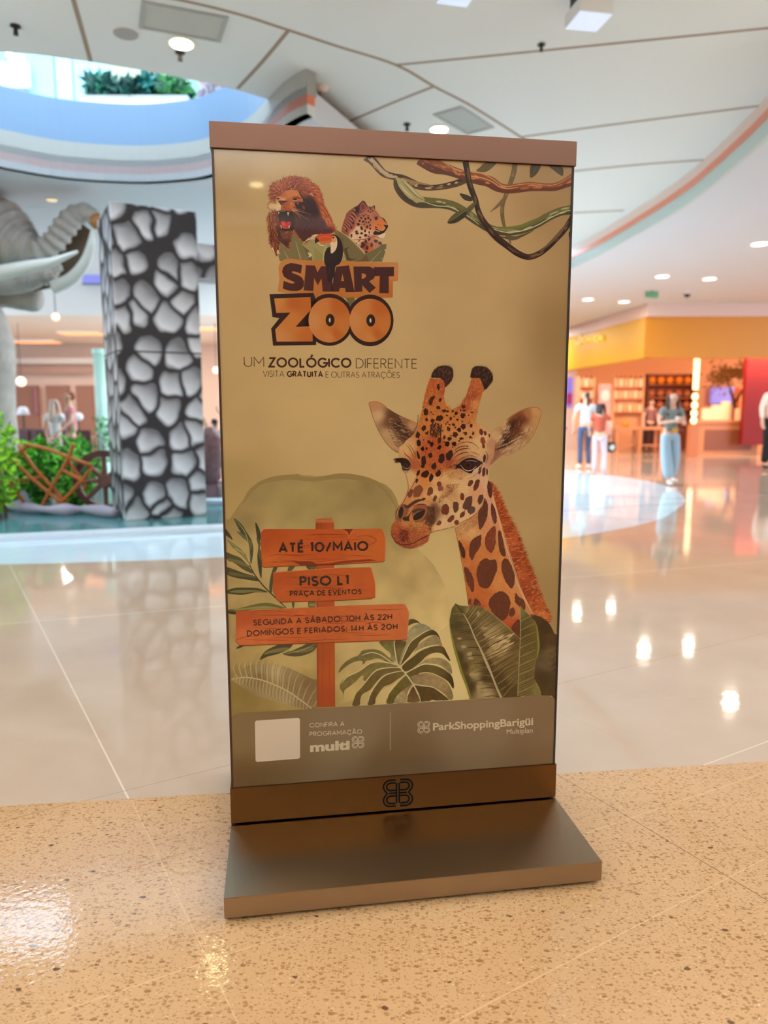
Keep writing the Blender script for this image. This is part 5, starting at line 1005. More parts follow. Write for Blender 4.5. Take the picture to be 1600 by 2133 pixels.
    # head
    gf.up(); head = [(595, 180), (620, 185), (690, 190), (760, 180), (770, 200), (715, 250), (703, 330), (720, 390), (765, 432), (830, 400), (880, 320), (905, 240), (925, 180), (1000, 175), (1060, 240), (1010, 300), (990, 380), (965, 470), (960, 530), (1010, 560), (1060, 600), (1085, 640), (1110, 700), (1100, 800), (1070, 860), (1060, 960), (1040, 1080), (1010, 1190), (960, 1260), (880, 1320), (800, 1365), (720, 1375), (640, 1395), (590, 1420), (575, 1480), (520, 1510), (440, 1535), (380, 1525), (320, 1490), (285, 1420), (290, 1350), (320, 1310), (318, 1240), (345, 1195), (375, 1165), (400, 1110), (420, 1060), (410, 980), (400, 920), (375, 900), (355, 840), (345, 780), (350, 730), (400, 690), (440, 650), (490, 600), (505, 520), (530, 430), (550, 320), (575, 230)]
    O1, O2, O3, CR = (196, 104, 40), (206, 122, 54), (176, 76, 32), (222, 172, 118)
    gf.grad(head, [(620, 240, (186, 88, 38)), (700, 260, (176, 76, 36)), (600, 350, (184, 92, 40)), (680, 400, (194, 108, 46)), (980, 230, (186, 94, 44)), (930, 330, (160, 70, 36)), (960, 380, (206, 130, 72)), (870, 400, (172, 78, 36)), (600, 470, (196, 110, 46)), (760, 500, (200, 116, 52)), (880, 500, (196, 112, 56)), (560, 560, (196, 112, 50)), (720, 620, (204, 128, 66)), (850, 620, (206, 136, 76)), (930, 600, (206, 138, 84)),
        (640, 700, (176, 74, 34)), (560, 760, (176, 76, 34)), (680, 790, (178, 76, 34)), (600, 860, (180, 80, 36)), (500, 800, (190, 110, 54)), (430, 740, (212, 156, 100)), (390, 740, (214, 160, 104)), (470, 870, (170, 84, 44)), (440, 960, (216, 168, 116)), (420, 1010, (214, 164, 110)), (540, 940, (206, 112, 46)), (560, 1000, (208, 126, 60)), (640, 900, (184, 88, 40)), (750, 870, (160, 70, 36)),
        (760, 940, (206, 146, 90)), (850, 780, (196, 128, 78)), (930, 740, (214, 160, 110)), (1000, 760, (214, 162, 112)), (880, 860, (150, 80, 56)), (960, 900, (212, 166, 140)), (900, 1000, (222, 172, 120)), (800, 1000, (222, 172, 118)), (720, 980, (220, 166, 110)), (640, 1000, (220, 160, 104)), (500, 1060, (206, 130, 76)), (440, 1110, (206, 132, 80)), (560, 1120, (216, 150, 94)), (640, 1100, (222, 172, 118)),
        (700, 1160, (216, 168, 116)), (740, 1080, (196, 136, 88)), (860, 1050, (224, 176, 124)), (960, 1080, (216, 150, 106)), (1040, 1000, (220, 166, 128)), (880, 1200, (222, 172, 122)), (800, 1260, (224, 178, 128)), (700, 1330, (224, 178, 130)), (960, 1200, (214, 156, 110)), (650, 1370, (222, 172, 122)), (620, 1220, (110, 66, 44)), (600, 1300, (76, 40, 28)), (380, 1200, (206, 130, 76)), (440, 1230, (196, 116, 64)), (560, 1180, (206, 136, 84)), (350, 1260, (150, 84, 50)),
        (400, 1330, (206, 124, 66)), (500, 1330, (210, 134, 74)), (560, 1380, (196, 110, 58)), (340, 1380, (176, 80, 42)), (390, 1420, (130, 48, 28)), (460, 1430, (176, 86, 46)), (420, 1500, (150, 62, 36)), (540, 1470, (170, 80, 44)), (320, 1440, (160, 66, 36)), (1040, 600, (214, 150, 100)), (1080, 700, (190, 130, 96)), (1080, 820, (190, 132, 100)), (1030, 660, (220, 166, 116)), (985, 700, (220, 168, 116))], step=2.6, p=1.7, nz=.06, nsc=.3)
    gf.up()
    # fine texture hairs
    def ga(x, y):
        if y < 860: return -80 + (x - 950) * .12
        if y > 1085: return math.degrees(math.atan2(y - 1110, x - 845))
        return 100 + (x - 930) * .25
    gf.fur([(545, 320), (600, 190), (760, 190), (705, 300), (765, 432), (880, 330), (920, 190), (1040, 200), (1000, 330), (960, 530), (900, 560), (560, 600), (500, 600)], 900, 4.5, .7, ga, [(140, 52, 24), (214, 130, 62), (110, 36, 18), (226, 150, 84)], seed=31, jit=28)
    gf.fur([(500, 640), (720, 640), (760, 860), (700, 960), (520, 960), (470, 800)], 900, 3, .8, ga, [(140, 46, 22), (200, 96, 36), (110, 30, 16), (214, 120, 52)], seed=32, jit=60)
    gf.fur([(320, 1310), (450, 1290), (580, 1330), (600, 1400), (575, 1480), (440, 1530), (320, 1490), (290, 1400)], 900, 3.6, .7, ga, [(120, 40, 24), (196, 100, 54), (96, 28, 18), (214, 130, 78)], seed=33, jit=24)
    gf.fur([(760, 700), (980, 700), (1060, 860), (1040, 1150), (880, 1300), (660, 1360), (700, 1100), (560, 1050), (720, 950)], 480, 4, .5, 110, [(190, 130, 84), (234, 196, 146), (170, 104, 66)], seed=34, jit=30)
    gf.edge_fur([(290, 1360), (290, 1430), (330, 1490), (400, 1528), (470, 1528), (540, 1505), (585, 1450)], 110, 2.6, .6, 1, [(110, 46, 28), (140, 60, 34)], seed=35)
    gf.up()
    # horn tufts
    for P, sd in (([(605, 175), (620, 130), (660, 95), (700, 85), (740, 88), (768, 110), (775, 160), (760, 200), (715, 250), (712, 215), (680, 180), (640, 178)], 41), ([(915, 175), (930, 110), (960, 90), (1010, 90), (1050, 105), (1085, 150), (1088, 200), (1060, 240), (1030, 270), (1010, 220), (990, 180), (950, 180)], 42)):
        gf.up(); gf.poly(P, (44, 18, 14), smooth=3); gf.up(); gf.edge_fur(P, 120, 3.2, 1.0, -1, [(44, 18, 14), (60, 26, 18)], seed=sd); gf.edge_fur(P, 80, 3.2, 1.0, 1, [(44, 18, 14)], seed=sd + 5)
        gf.fur(P, 130, 7, .6, -65, [(20, 6, 6), (96, 50, 36), (140, 90, 64)], seed=sd + 9, jit=22)
    gf.up()
    # freckles and spots of the face (detail crop coordinates)
    Dt()
    for x, y, a, b in ((305, 320, 18, 36), (215, 490, 26, 50), (325, 475, 16, 24), (245, 450, 14, 28), (300, 565, 20, 22), (155, 620, 30, 42), (370, 605, 22, 22), (415, 610, 12, 14), (165, 708, 16, 20), (320, 695, 44, 34), (475, 610, 16, 14), (515, 635, 22, 22), (605, 555, 24, 24), (595, 660, 30, 30), (450, 698, 16, 22), (530, 710, 14, 16), (615, 600, 24, 12), (235, 720, 24, 26), (130, 810, 26, 34), (60, 890, 26, 40), (165, 870, 18, 16), (485, 770, 20, 16), (425, 820, 22, 28), (600, 790, 34, 34), (555, 830, 22, 26), (695, 780, 16, 26), (718, 872, 14, 22), (628, 872, 18, 18), (685, 920, 16, 16), (505, 890, 32, 34), (375, 920, 16, 24), (435, 935, 26, 24), (578, 935, 26, 16), (318, 960, 22, 40), (70, 990, 22, 44), (190, 975, 20, 20), (232, 1000, 18, 24), (405, 1000, 24, 32), (490, 1000, 30, 22), (318, 1040, 20, 28), (115, 1060, 20, 20), (395, 762, 12, 8), (405, 658, 18, 8), (705, 625, 20, 8)):
        gf.spot(x, y, a, b, (58, 20, 12) if (x + y) % 3 else (72, 28, 16), (x * 7) % 40 - 20, .22)
    gf.fur([(205, 750), (250, 735), (350, 755), (335, 900), (290, 895), (240, 900), (205, 870)], 220, 7, 1.5, 92, [(58, 22, 14), (66, 26, 16), (150, 84, 50), (46, 16, 12), (96, 40, 24)], seed=77, jit=12)
    for q in range(34):
        a_, b_ = 120 + (q * 97) % 600, 560 + (q * 61) % 500; gf.spot(a_, b_, 7 + q % 5, 9 + q % 6, (72, 26, 14), q * 11, .25, 9)
    for x, y, a, b, c in ((815, 855, 26, 38, (92, 40, 30)), (862, 870, 16, 30, (92, 40, 30)), (910, 900, 10, 24, (96, 46, 34)), (835, 960, 30, 44, (140, 66, 40)), (840, 1020, 16, 34, (110, 50, 34))): gf.spot(x, y, a, b, c, -10, .15)
    gf.grad([(770, 760), (800, 770), (880, 830), (930, 880), (940, 960), (900, 1000), (860, 1030), (800, 960), (780, 860)], [(790, 800, (196, 120, 110)), (900, 900, (222, 184, 190)), (850, 930, (216, 170, 164)), (800, 950, (210, 160, 120))], step=3) if False else None
    M()
    for x, y, a, b, rt_ in ((535, 100, 20, 34, 0), (590, 95, 14, 20, 0), (660, 35, 24, 34, 0), (770, 80, 24, 30, 10), (645, 190, 30, 38, 0), (800, 235, 44, 74, 8), (905, 190, 46, 76, 20), (550, 270, 36, 74, 0), (475, 190, 20, 60, -14), (695, 340, 36, 54, 10), (570, 450, 60, 48, -30), (655, 500, 26, 56, 14), (755, 440, 34, 52, 30), (475, 435, 20, 46, 24), (455, 545, 16, 36, 24), (880, 30, 30, 40, 30), (975, 25, 22, 30, 30), (490, 30, 20, 36, 20), (540, 340, 30, 30, 0)):
        gf.spot(x, y, a, b, (52, 18, 12), rt_, .16)
    for x, y, a, b, rt_, c in ((765, 590, 34, 36, 10, (120, 60, 40)), (785, 650, 38, 40, 30, (150, 72, 54)), (640, 690, 40, 66, 20, (112, 62, 42)), (705, 790, 26, 50, 24, (112, 62, 42)), (365, 720, 34, 60, 24, (116, 62, 40)), (470, 690, 62, 90, 24, (128, 68, 42)), (545, 800, 34, 18, -24, (60, 28, 22)), (850, 940, 56, 74, 0, (110, 46, 26)), (995, 905, 44, 74, 0, (98, 54, 42)), (1165, 850, 56, 110, 26, (92, 52, 42)), (1085, 765, 28, 54, 0, (112, 44, 22)), (1340, 800, 38, 70, 14, (92, 48, 38)), (1210, 950, 50, 60, 34, (92, 58, 56)), (1090, 1010, 28, 52, 34, (104, 48, 34)), (930, 1070, 34, 58, 48, (110, 52, 34)), (765, 1130, 28, 42, 44, (120, 60, 40)), (1010, 1120, 34, 36, 30, (112, 54, 34)), (1200, 575, 32, 52, 30, (100, 50, 36)), (1285, 600, 34, 90, 18, (96, 46, 34)), (1330, 400, 20, 56, 10, (92, 44, 36)), (1385, 420, 22, 70, 6, (92, 42, 34)), (1395, 230, 20, 60, 4, (72, 36, 32)), (1430, 420, 12, 50, 0, (66, 34, 36))):
        gf.spot(x, y, a, b, c, rt_, .13, 18)
    gf.up()
    # brow folds, cheek shading
    for P, w in (([(960, 150), (1020, 90), (1110, 60), (1200, 70)], 1.6), ([(950, 200), (1020, 130), (1120, 95), (1210, 100)], 2.2), ([(960, 240), (1040, 180), (1130, 150), (1200, 160)], 1.8), ([(950, 100), (1040, 30), (1150, 5), (1250, 30), (1330, 110)], 1.2), ([(1000, 300), (1080, 230), (1180, 200)], 1.6), ([(300, 30), (350, 90), (390, 170), (420, 260)], 1.2), ([(330, 20), (380, 80), (430, 170), (450, 260)], 1.2), ([(270, 130), (300, 180), (350, 220), (390, 290)], 1.4), ([(1180, 130), (1260, 160), (1330, 190)], 1.2), ([(1150, 190), (1240, 200), (1300, 230)], 1.2)):
        gf.stroke(P, [.3] + [w] * (len(P) - 2) + [.3], (84, 36, 22))
    gf.fur([(860, 590), (1030, 580), (1010, 640), (860, 760), (760, 850), (720, 880), (780, 740), (880, 680)], 260, 4, .8, 60, [(130, 64, 38), (96, 44, 26), (196, 128, 76)], seed=51, jit=25); gf.fur([(850, 440), (1000, 420), (1150, 470), (1080, 540), (900, 520)], 130, 4, .8, -30, [(186, 116, 56), (206, 140, 76), (160, 92, 46)], seed=52, jit=30)
    gf.fur([(700, 860), (800, 800), (880, 830), (780, 960), (720, 990)], 70, 3.5, .6, 70, [(100, 70, 56), (176, 130, 96)], seed=53); gf.fur([(1000, 1180), (1280, 1000), (1310, 1060), (1300, 1160), (1150, 1250), (1020, 1330)], 240, 7, .7, 140, [(206, 140, 76), (170, 100, 56), (232, 184, 130)], seed=54, jit=12)
    gf.stroke([(640, 1265), (720, 1240), (830, 1215), (970, 1180)], [.6, .9, 1, .7], (96, 56, 36)); gf.stroke([(970, 1180), (1100, 1110), (1230, 1040), (1320, 950), (1380, 820)], [.8, 1.4, 1.2, 1, .4], (150, 80, 46)); gf.stroke([(300, 450), (330, 560), (335, 660), (300, 780), (250, 870), (180, 950), (160, 1060)], [.6, .8, .8, 1, 1, 1, .8], (84, 44, 28))
    gf.stroke([(500, 400), (440, 530), (370, 660), (330, 730)], [.6, 1.2, 1, .5], (84, 36, 24))
    # eyes
    gf.up(); gf.poly([(990, 350), (1060, 290), (1140, 245), (1230, 235), (1310, 260), (1370, 290), (1300, 320), (1250, 380), (1210, 440), (1140, 420), (1080, 380)], (34, 14, 16), smooth=4); gf.fur([(920, 330), (1080, 300), (1060, 380), (940, 370)], 40, 6, 1.0, 172, [(40, 16, 14), (96, 50, 34)], seed=60, jit=16)
    gf.up(); gf.poly([(1245, 260), (1330, 280), (1370, 290), (1310, 350), (1260, 380), (1210, 410), (1240, 340)], (60, 30, 26), smooth=3); gf.poly([(1080, 300), (1150, 268), (1230, 270), (1250, 320), (1210, 380), (1150, 390), (1090, 350)], (44, 14, 10), smooth=4)
    gf.up(); gf.spot(1170, 330, 50, 44, (78, 26, 16), 0, .03, 20); gf.up(); gf.spot(1165, 325, 28, 26, (24, 8, 8), 0, .03, 16); gf.stroke([(1060, 320), (1110, 380), (1170, 405), (1230, 385), (1280, 340)], [.5, 1.0, 1.4, 1.0, .5], (222, 196, 190)); gf.stroke([(1130, 270), (1210, 262), (1290, 275)], [.3, .9, .4], (206, 180, 190)); gf.up(); gf.stroke([(1060, 290), (1140, 245), (1240, 235), (1370, 292)], [1.6, 2.4, 2.2, 1.2], (30, 12, 16))
    gf.stroke([(1370, 290), (1330, 400), (1240, 480), (1150, 520)], [1.4, 1.2, .8, .3], (120, 66, 46)); gf.stroke([(1420, 300), (1440, 200), (1410, 130)], [2, 3, 1], (150, 96, 66))
    gf.poly([(175, 270), (165, 235), (230, 225), (290, 230), (340, 260), (370, 320), (350, 390), (310, 400), (270, 390), (240, 330), (225, 290)], (36, 14, 14), smooth=4); gf.up(); gf.fur([(160, 230), (260, 220), (270, 290), (180, 290)], 60, 6, 1.2, 165, [(28, 10, 10), (46, 20, 16)], seed=61, jit=25); gf.fur([(250, 340), (350, 380), (330, 430), (270, 430)], 40, 4, .8, 110, [(44, 20, 14), (90, 50, 36)], seed=62); gf.stroke([(255, 340), (290, 370), (340, 370), (355, 330)], [.4, 1, 1, .4], (196, 164, 150)); gf.spot(300, 330, 30, 26, (80, 40, 30), 0, .05); gf.up(); gf.spot(298, 328, 16, 15, (20, 8, 8), 0, .05)
    # nostrils, mouth
    gf.poly([(380, 970), (430, 900), (520, 870), (590, 900), (610, 980), (560, 1070), (490, 1120), (430, 1120), (400, 1050)], (150, 84, 52), smooth=4); gf.poly([(170, 1000), (210, 910), (270, 870), (330, 900), (340, 970), (300, 1040), (260, 1060), (230, 1110), (180, 1080)], (140, 82, 52), smooth=4)
    gf.up(); gf.poly([(400, 1060), (440, 1000), (520, 960), (570, 950), (550, 1020), (500, 1070), (430, 1090)], (36, 18, 14), smooth=4); gf.poly([(385, 970), (450, 930), (540, 930), (570, 950), (480, 960), (420, 990)], (78, 44, 30), smooth=3); gf.poly([(205, 960), (240, 900), (268, 930), (262, 1000), (235, 1060), (205, 1050)], (34, 16, 14), smooth=4); gf.poly([(270, 1050), (330, 1030), (380, 970), (350, 1050), (350, 1100), (290, 1095), (260, 1080)], (58, 30, 22), smooth=3); gf.poly([(270, 890), (330, 880), (400, 830), (470, 800), (560, 800), (470, 840), (400, 880), (330, 930)], (70, 38, 28), smooth=3)
    gf.stroke([(400, 900), (490, 870), (580, 880), (612, 960), (570, 1060), (500, 1130)], [1, 1.6, 1.6, 1.6, 1.6, 1], (60, 32, 24)); gf.stroke([(180, 1080), (165, 1020), (190, 940), (240, 880), (310, 870)], [.8, 1.2, 1.2, 1.2, .8], (84, 48, 34)); gf.stroke([(172, 1060), (190, 960), (230, 895)], [.5, 1, .5], (224, 176, 130)); gf.fur([(600, 880), (700, 900), (710, 1000), (680, 1140), (640, 1240), (610, 1150), (560, 1130), (640, 1000)], 240, 5, 1.0, 75, [(50, 26, 20), (110, 66, 46), (76, 40, 30)], seed=70, jit=30)
    gf.up(); gf.stroke([(105, 1290), (150, 1370), (220, 1420), (300, 1430), (390, 1415), (480, 1370), (570, 1320), (640, 1290)], [.6, 1.4, 1.8, 1.8, 1.6, 1.8, 2, 1], (70, 26, 18)); gf.fur([(210, 1230), (330, 1230), (330, 1370), (230, 1380)], 120, 6, .9, lambda x, y: math.degrees(math.atan2(y - 1112, x - 840)), [(96, 24, 16), (120, 36, 22), (84, 20, 14)], seed=71, jit=25); gf.fur([(300, 1100), (560, 1140), (600, 1260), (420, 1260)], 110, 2.6, .6, 100, [(96, 46, 26), (60, 26, 16)], seed=72, jit=50)
    for x, y in ((70, 1250), (60, 1300), (80, 1330), (90, 1280)): gf.stroke([(120, y - 10), (x, y)], [.4, .2], (110, 70, 46), smooth=0)
    gf.build(poster)

    # ------------------------------------------------ big leaves in front of the neck
    bgl = Art('broad_leaves_print').at(900, 1100, 5.6143)
    bgl.up(); bgl.grad([(1150, 1020), (1220, 1020), (1310, 1060), (1380, 1130), (1430, 1230), (1485, 1330), (1485, 2030), (1400, 1960), (1270, 1950), (1190, 1750), (1230, 1400), (1220, 1200)], [(1200, 1060, (70, 46, 18)), (1330, 1150, (60, 38, 14)), (1430, 1300, (78, 52, 22)), (1380, 1480, (104, 82, 50)), (1360, 1600, (100, 82, 56)), (1300, 1750, (64, 44, 16)), (1430, 1900, (74, 52, 20)), (1250, 1350, (60, 40, 14)), (1450, 1600, (74, 52, 26))], step=6, smooth=3, nz=.12, nsc=.1)
    for k in range(8): bgl.stroke([(1480, 1380 + k * 36), (1400, 1430 + k * 36), (1330, 1440 + k * 34)], [.6, 1.2, .2], (58, 38, 16) if k % 2 else (126, 104, 70))
    bgl.up(); LL = [(272, 880), (330, 905), (430, 912), (520, 905), (600, 935), (700, 1000), (800, 1080), (900, 1170), (970, 1240), (1030, 1300), (1030, 1990), (440, 1998), (400, 1860), (330, 1680), (290, 1540), (240, 1330), (210, 1160), (206, 1060), (230, 940)]
    bgl.grad(LL, [(272, 890, (104, 92, 46)), (250, 1000, (86, 74, 36)), (340, 960, (96, 82, 44)), (430, 960, (130, 112, 68)), (560, 960, (118, 98, 54)), (700, 1060, (116, 94, 54)), (620, 1150, (136, 112, 72)), (680, 1230, (178, 146, 100)), (850, 1340, (206, 172, 122)), (760, 1430, (190, 156, 108)), (900, 1260, (108, 84, 44)), (960, 1330, (92, 68, 32)), (980, 1450, (110, 84, 44)), (700, 1450, (160, 130, 86)), (760, 1560, (124, 98, 54)), (900, 1600, (110, 84, 42)), (600, 1400, (94, 74, 38)), (560, 1250, (100, 80, 42)), (300, 1130, (74, 58, 28)), (310, 1280, (96, 78, 48)), (370, 1390, (120, 100, 68)), (320, 1500, (64, 48, 18)), (430, 1500, (120, 98, 62)), (480, 1620, (130, 108, 60)), (380, 1620, (70, 52, 18)), (490, 1720, (160, 138, 94)), (420, 1760, (74, 56, 20)), (560, 1860, (170, 144, 98)), (620, 1950, (176, 150, 106)), (470, 1850, (66, 48, 18)), (640, 1750, (72, 52, 20)), (840, 1850, (74, 54, 20)), (930, 1750, (112, 88, 46)), (960, 1900, (80, 60, 22)), (760, 1750, (70, 50, 18)), (660, 1600, (70, 50, 20)), (450, 1200, (84, 66, 32)), (400, 1060, (100, 84, 44))], step=3.4, nz=.12, nsc=.12, p=1.9)
    bgl.up(); r = random.Random(9)
    rib = lambda t: (370 + 450 * t, 1000 + 990 * t ** 1.05)
    for k in range(44):
        t = k / 43; x, y = rib(t); L = 330 * math.sin(min(1, t * 1.5 + .25) * 1.5)
        x2 = min(1020, x + L + 120 * t); bgl.stroke([(x + 20, y + 4), ((x + x2) / 2, y - 70 - 50 * r.random()), (x2, y - 170 - 60 * r.random())], [1.2, r.uniform(.8, 1.6), .3], (66, 46, 20) if k % 3 else (150, 124, 78))
        if k % 2 == 0:
            x3 = max(225 + 190 * t, x - 150 - 80 * t); bgl.stroke([(x - 10, y + 4), ((x + x3) / 2, y - 4), (x3, y + 12)], [1.6, r.uniform(.8, 2.4), .3], (60, 44, 16) if k % 4 else (118, 98, 56))
    for _ in range(16): x, y = r.uniform(660, 900), r.uniform(1260, 1480); bgl.stroke([(x, y), (x + 50, y - 24), (x + 90, y - 50)], [.5, 3.2, .5], (214, 180, 130) if _ % 2 else (190, 156, 108))
    for x, y, a, b in ((320, 1290, 26, 14), (368, 1388, 30, 18), (540, 1000, 22, 34), (440, 1470, 30, 26), (660, 1250, 60, 26), (490, 1710, 50, 24), (610, 1170, 40, 16), (450, 1520, 34, 16)): bgl.spot(x, y, a, b, (172, 142, 98), 0, .2)
    bgl.up(); bgl.stroke([(360, 990), (430, 1110), (500, 1280), (570, 1420), (640, 1580), (700, 1720), (750, 1850), (810, 1985)], [1.2, 2.4, 3, 3.6, 5.5, 4, 4, 5], (186, 162, 122)); bgl.stroke([(206, 1060), (212, 1170), (250, 1350), (300, 1530), (350, 1690), (410, 1850), (450, 1990)], [1, 2, 4, 5, 4, 4, 4], (130, 124, 46)); bgl.stroke([(600, 935), (700, 1000), (800, 1080), (930, 1200), (1025, 1290)], [.5, 1.2, 1.6, 1.4, .6], (150, 140, 80)); bgl.stroke([(272, 885), (320, 940), (370, 1000)], [.8, 2.4, 2.4], (60, 46, 22))
    bgl.up(); ML = [(1030, 905), (1070, 950), (1130, 1010), (1190, 1070), (1220, 1150), (1230, 1250), (1245, 1390), (1230, 1500), (1205, 1620), (1195, 1760), (1230, 1830), (1262, 1900), (1268, 1960), (1000, 1965), (1010, 1700), (1025, 1400), (1035, 1100)]
    bgl.grad(ML, [(1050, 960, (112, 108, 56)), (1110, 1060, (100, 88, 44)), (1180, 1120, (110, 92, 44)), (1180, 1250, (104, 80, 30)), (1080, 1200, (96, 76, 34)), (1060, 1400, (112, 90, 46)), (1160, 1400, (100, 84, 34)), (1120, 1550, (116, 96, 50)), (1040, 1700, (120, 98, 52)), (1150, 1750, (110, 86, 44)), (1100, 1900, (124, 100, 56)), (1220, 1920, (128, 110, 60))], step=4, nz=.1, nsc=.15)
    bgl.up()
    for k in range(36):
        y = 1050 + k * 26; sh = .5 + .5 * math.sin(k); bgl.stroke([(1036 - .03 * (y - 1000) + 4, y + 40), (1110, y + 4 - sh * 10), (1215 - max(0, y - 1500) * .05, y - 44)], [1.0, 1.3, .4], (66, 46, 18) if k % 4 else (140, 124, 74))
    bgl.stroke([(1190, 1070), (1225, 1150), (1238, 1270), (1246, 1400), (1228, 1520)], [.8, 2, 4, 4, 1], (132, 128, 46)); bgl.stroke([(1195, 1770), (1232, 1840), (1262, 1910), (1266, 1960)], [.6, 3, 3, 2], (134, 124, 52)); bgl.stroke([(1032, 910), (1034, 1100), (1028, 1400), (1012, 1700), (1002, 1960)], [1, 1.8, 1.6, 1.6, 1.6], (158, 142, 92))
    bgl.build(poster)

    # ------------------------------------------------ footer band with wording
    LAY[0] += 60
    fb = Art('footer_band_print').at(460, 1440, 2.2222); fc_ = (120, 98, 68)
    fb.grad([(10, 150), (42, 130), (55, 113), (75, 104), (95, 101), (500, 75), (1000, 46), (1490, 18), (1512, 18), (1532, 25), (1548, 40), (1556, 60), (1580, 70), (1580, 345), (800, 392), (10, 456)], [(100, 200, (138, 108, 71)), (600, 180, (140, 114, 85)), (1200, 150, (145, 116, 87)), (1500, 200, (136, 105, 76)), (100, 420, (114, 82, 47)), (800, 360, (118, 88, 58)), (1500, 300, (132, 99, 67))], step=14)
    fb.up(); fb.poly([(164, 135), (358, 122), (366, 128), (367, 305), (360, 311), (168, 326), (161, 320), (158, 142)], (232, 206, 182)); fb.poly([(782.5, 95), (785.5, 95), (785.5, 272), (782.5, 272)], (176, 154, 124))
    fb.up(); emblem(fb, 733.2, 1533.6, 758.4, 1558.6, 1.15, (222, 198, 168), -1.2); emblem(fb, 869.8, 1502.4, 895.8, 1527.6, 1.15, (222, 198, 168), -1.2)
    lt = (222, 196, 164)
    text_line(fb, [('CONFIRA A', .13)], (644.8, 1515.2), (717.6, 1511.8), 9.4, 9.2, lt); text_line(fb, [('PROGRAMAÇÃO', .13)], (644.8, 1533.6), (754.4, 1528.0), 9.4, 9.2, lt)
    for txt, p0, p1, h, bold in (('multi', (645.9, 1565.2), (728.6, 1559.9), 18.6, .045), ('ParkShoppingBarigüi', (901.9, 1521.0), (1110.3, 1509.4), 15.6, .022), ('Multiplan', (1055.4, 1529.0), (1109.4, 1525.8), 11.0, .0)):
        V, F = font_text('t', txt, p0, p1, h, lt, bold); fb.add(V, F, lt)
    fb.build(poster)
    # emblem etched into the plinth
    em = Art('plinth_emblem', 'black double-line clover emblem'); emblem(em, 797.2, 1622.6, 859.2, 1680.2, 3.3, (16, 20, 22), -4.6)
    V = np.concatenate(em.V); Q = to_plane(V)
    me = bpy.data.meshes.new('emblem'); me.from_pydata([(a, -0.0006, b) for a, b in Q.tolist()], [], em.F); me.materials.append(m_ink)
    pl_ = [o for o in totem.children if o.name.startswith('plinth')][0]
    link(bpy.data.objects.new('emblem', me), pl_)
build_print2()
# ---------------------------------------------------------------- event stage on the left: pool mat, gateway, fence, greenery
edge_pts = [(-9.5, 5.9), (-3.95, 7.02), (-1.70, 7.72), (0.6, 8.5), (1.0, 10.0), (0.4, 13.0), (-9.5, 13.0)]
struct(slab('floor_stage', edge_pts, 0.0, 0.05, mat('stage_white', (228, 236, 244), 0.25)))
inner = [(-9.4, 6.15), (-3.98, 7.26), (-1.76, 7.95), (0.45, 8.65), (0.85, 10.0), (0.3, 12.8), (-9.4, 12.8)]
struct(slab('floor_stage_mat', inner, 0.05, 0.054, mat('teal_mat', (86, 136, 140), 0.12)))
def stone_mat():
    m = mat('stone_print', (180, 180, 180), 0.45); g = NT(m)
    tc = g.new('ShaderNodeTexCoord'); s0 = g.new('ShaderNodeSeparateXYZ'); g.put(tc.outputs['Object'], s0.inputs[0]); c0 = g.new('ShaderNodeCombineXYZ')
    g.put(g.m('ADD', s0.outputs[0], g.m('MULTIPLY', s0.outputs[1], 1.13)), c0.inputs[0]); g.put(g.m('MULTIPLY', s0.outputs[2], .86), c0.inputs[1])
    nz = g.new('ShaderNodeTexNoise'); nz.inputs['Scale'].default_value = 4.5; nz.inputs['Detail'].default_value = 1; g.put(c0.outputs[0], nz.inputs['Vector'])
    va = g.new('ShaderNodeVectorMath', operation='MULTIPLY_ADD'); g.put(nz.outputs['Color'], va.inputs[0]); va.inputs[1].default_value = (.13, .13, 0); g.put(c0.outputs[0], va.inputs[2])
    v1 = g.new('ShaderNodeTexVoronoi', feature='DISTANCE_TO_EDGE', voronoi_dimensions='2D'); v2 = g.new('ShaderNodeTexVoronoi', feature='F1', voronoi_dimensions='2D')
    for v in (v1, v2): v.inputs['Scale'].default_value = 3.75; v.inputs['Randomness'].default_value = .82; g.put(va.outputs[0], v.inputs['Vector'])
    sp = g.new('ShaderNodeVectorMath', operation='SUBTRACT'); g.put(va.outputs[0], sp.inputs[0]); g.put(v2.outputs['Position'], sp.inputs[1]); sx = g.new('ShaderNodeSeparateXYZ'); g.put(sp.outputs[0], sx.inputs[0])
    # rounded pebbles: far enough from the joint and not too far from the middle
    sc3 = g.new('ShaderNodeSeparateColor'); g.put(v2.outputs['Color'], sc3.inputs[0])
    e1 = g.m('SUBTRACT', v1.outputs['Distance'], 0.055); e2 = g.m('MULTIPLY', g.m('SUBTRACT', g.m('MULTIPLY_ADD', sc3.outputs[0], .14, .52), v2.outputs['Distance']), .7)
    e = g.new('ShaderNodeMath', operation='SMOOTH_MIN'); g.put(e1, e.inputs[0]); g.put(e2, e.inputs[1]); e.inputs[2].default_value = .09
    inside = g.ramp(e.outputs[0], -0.012, 0.012); rim = g.ramp(e.outputs[0], 0.0, 0.12)
    shade = g.ramp(g.m('ADD', sx.outputs[1], g.m('MULTIPLY', sx.outputs[0], .5)), 0.13, -0.10)
    stone = g.mix(shade, lin((120, 118, 122)), lin((228, 228, 232))); stone = g.mix(rim, lin((104, 102, 106)), stone)
    g.put(g.mix(inside, lin((40, 36, 40)), stone), g.b.inputs['Base Color'])
    return m
m_stone = stone_mat()
L0 = at_z(262, 1085, 0.054); HT = at_y(232, 418, L0.y).z; AL = R(29); PW = 0.92
gate = empty('stone_gateway', (L0.x, L0.y, 0.054), AL, 'tall square gateway printed with grey pebbles on black, between elephant and sign', 'gateway')
box('pillar', (0, PW, 0, PW, 0, HT - .054), m_stone, gate, 0.01)
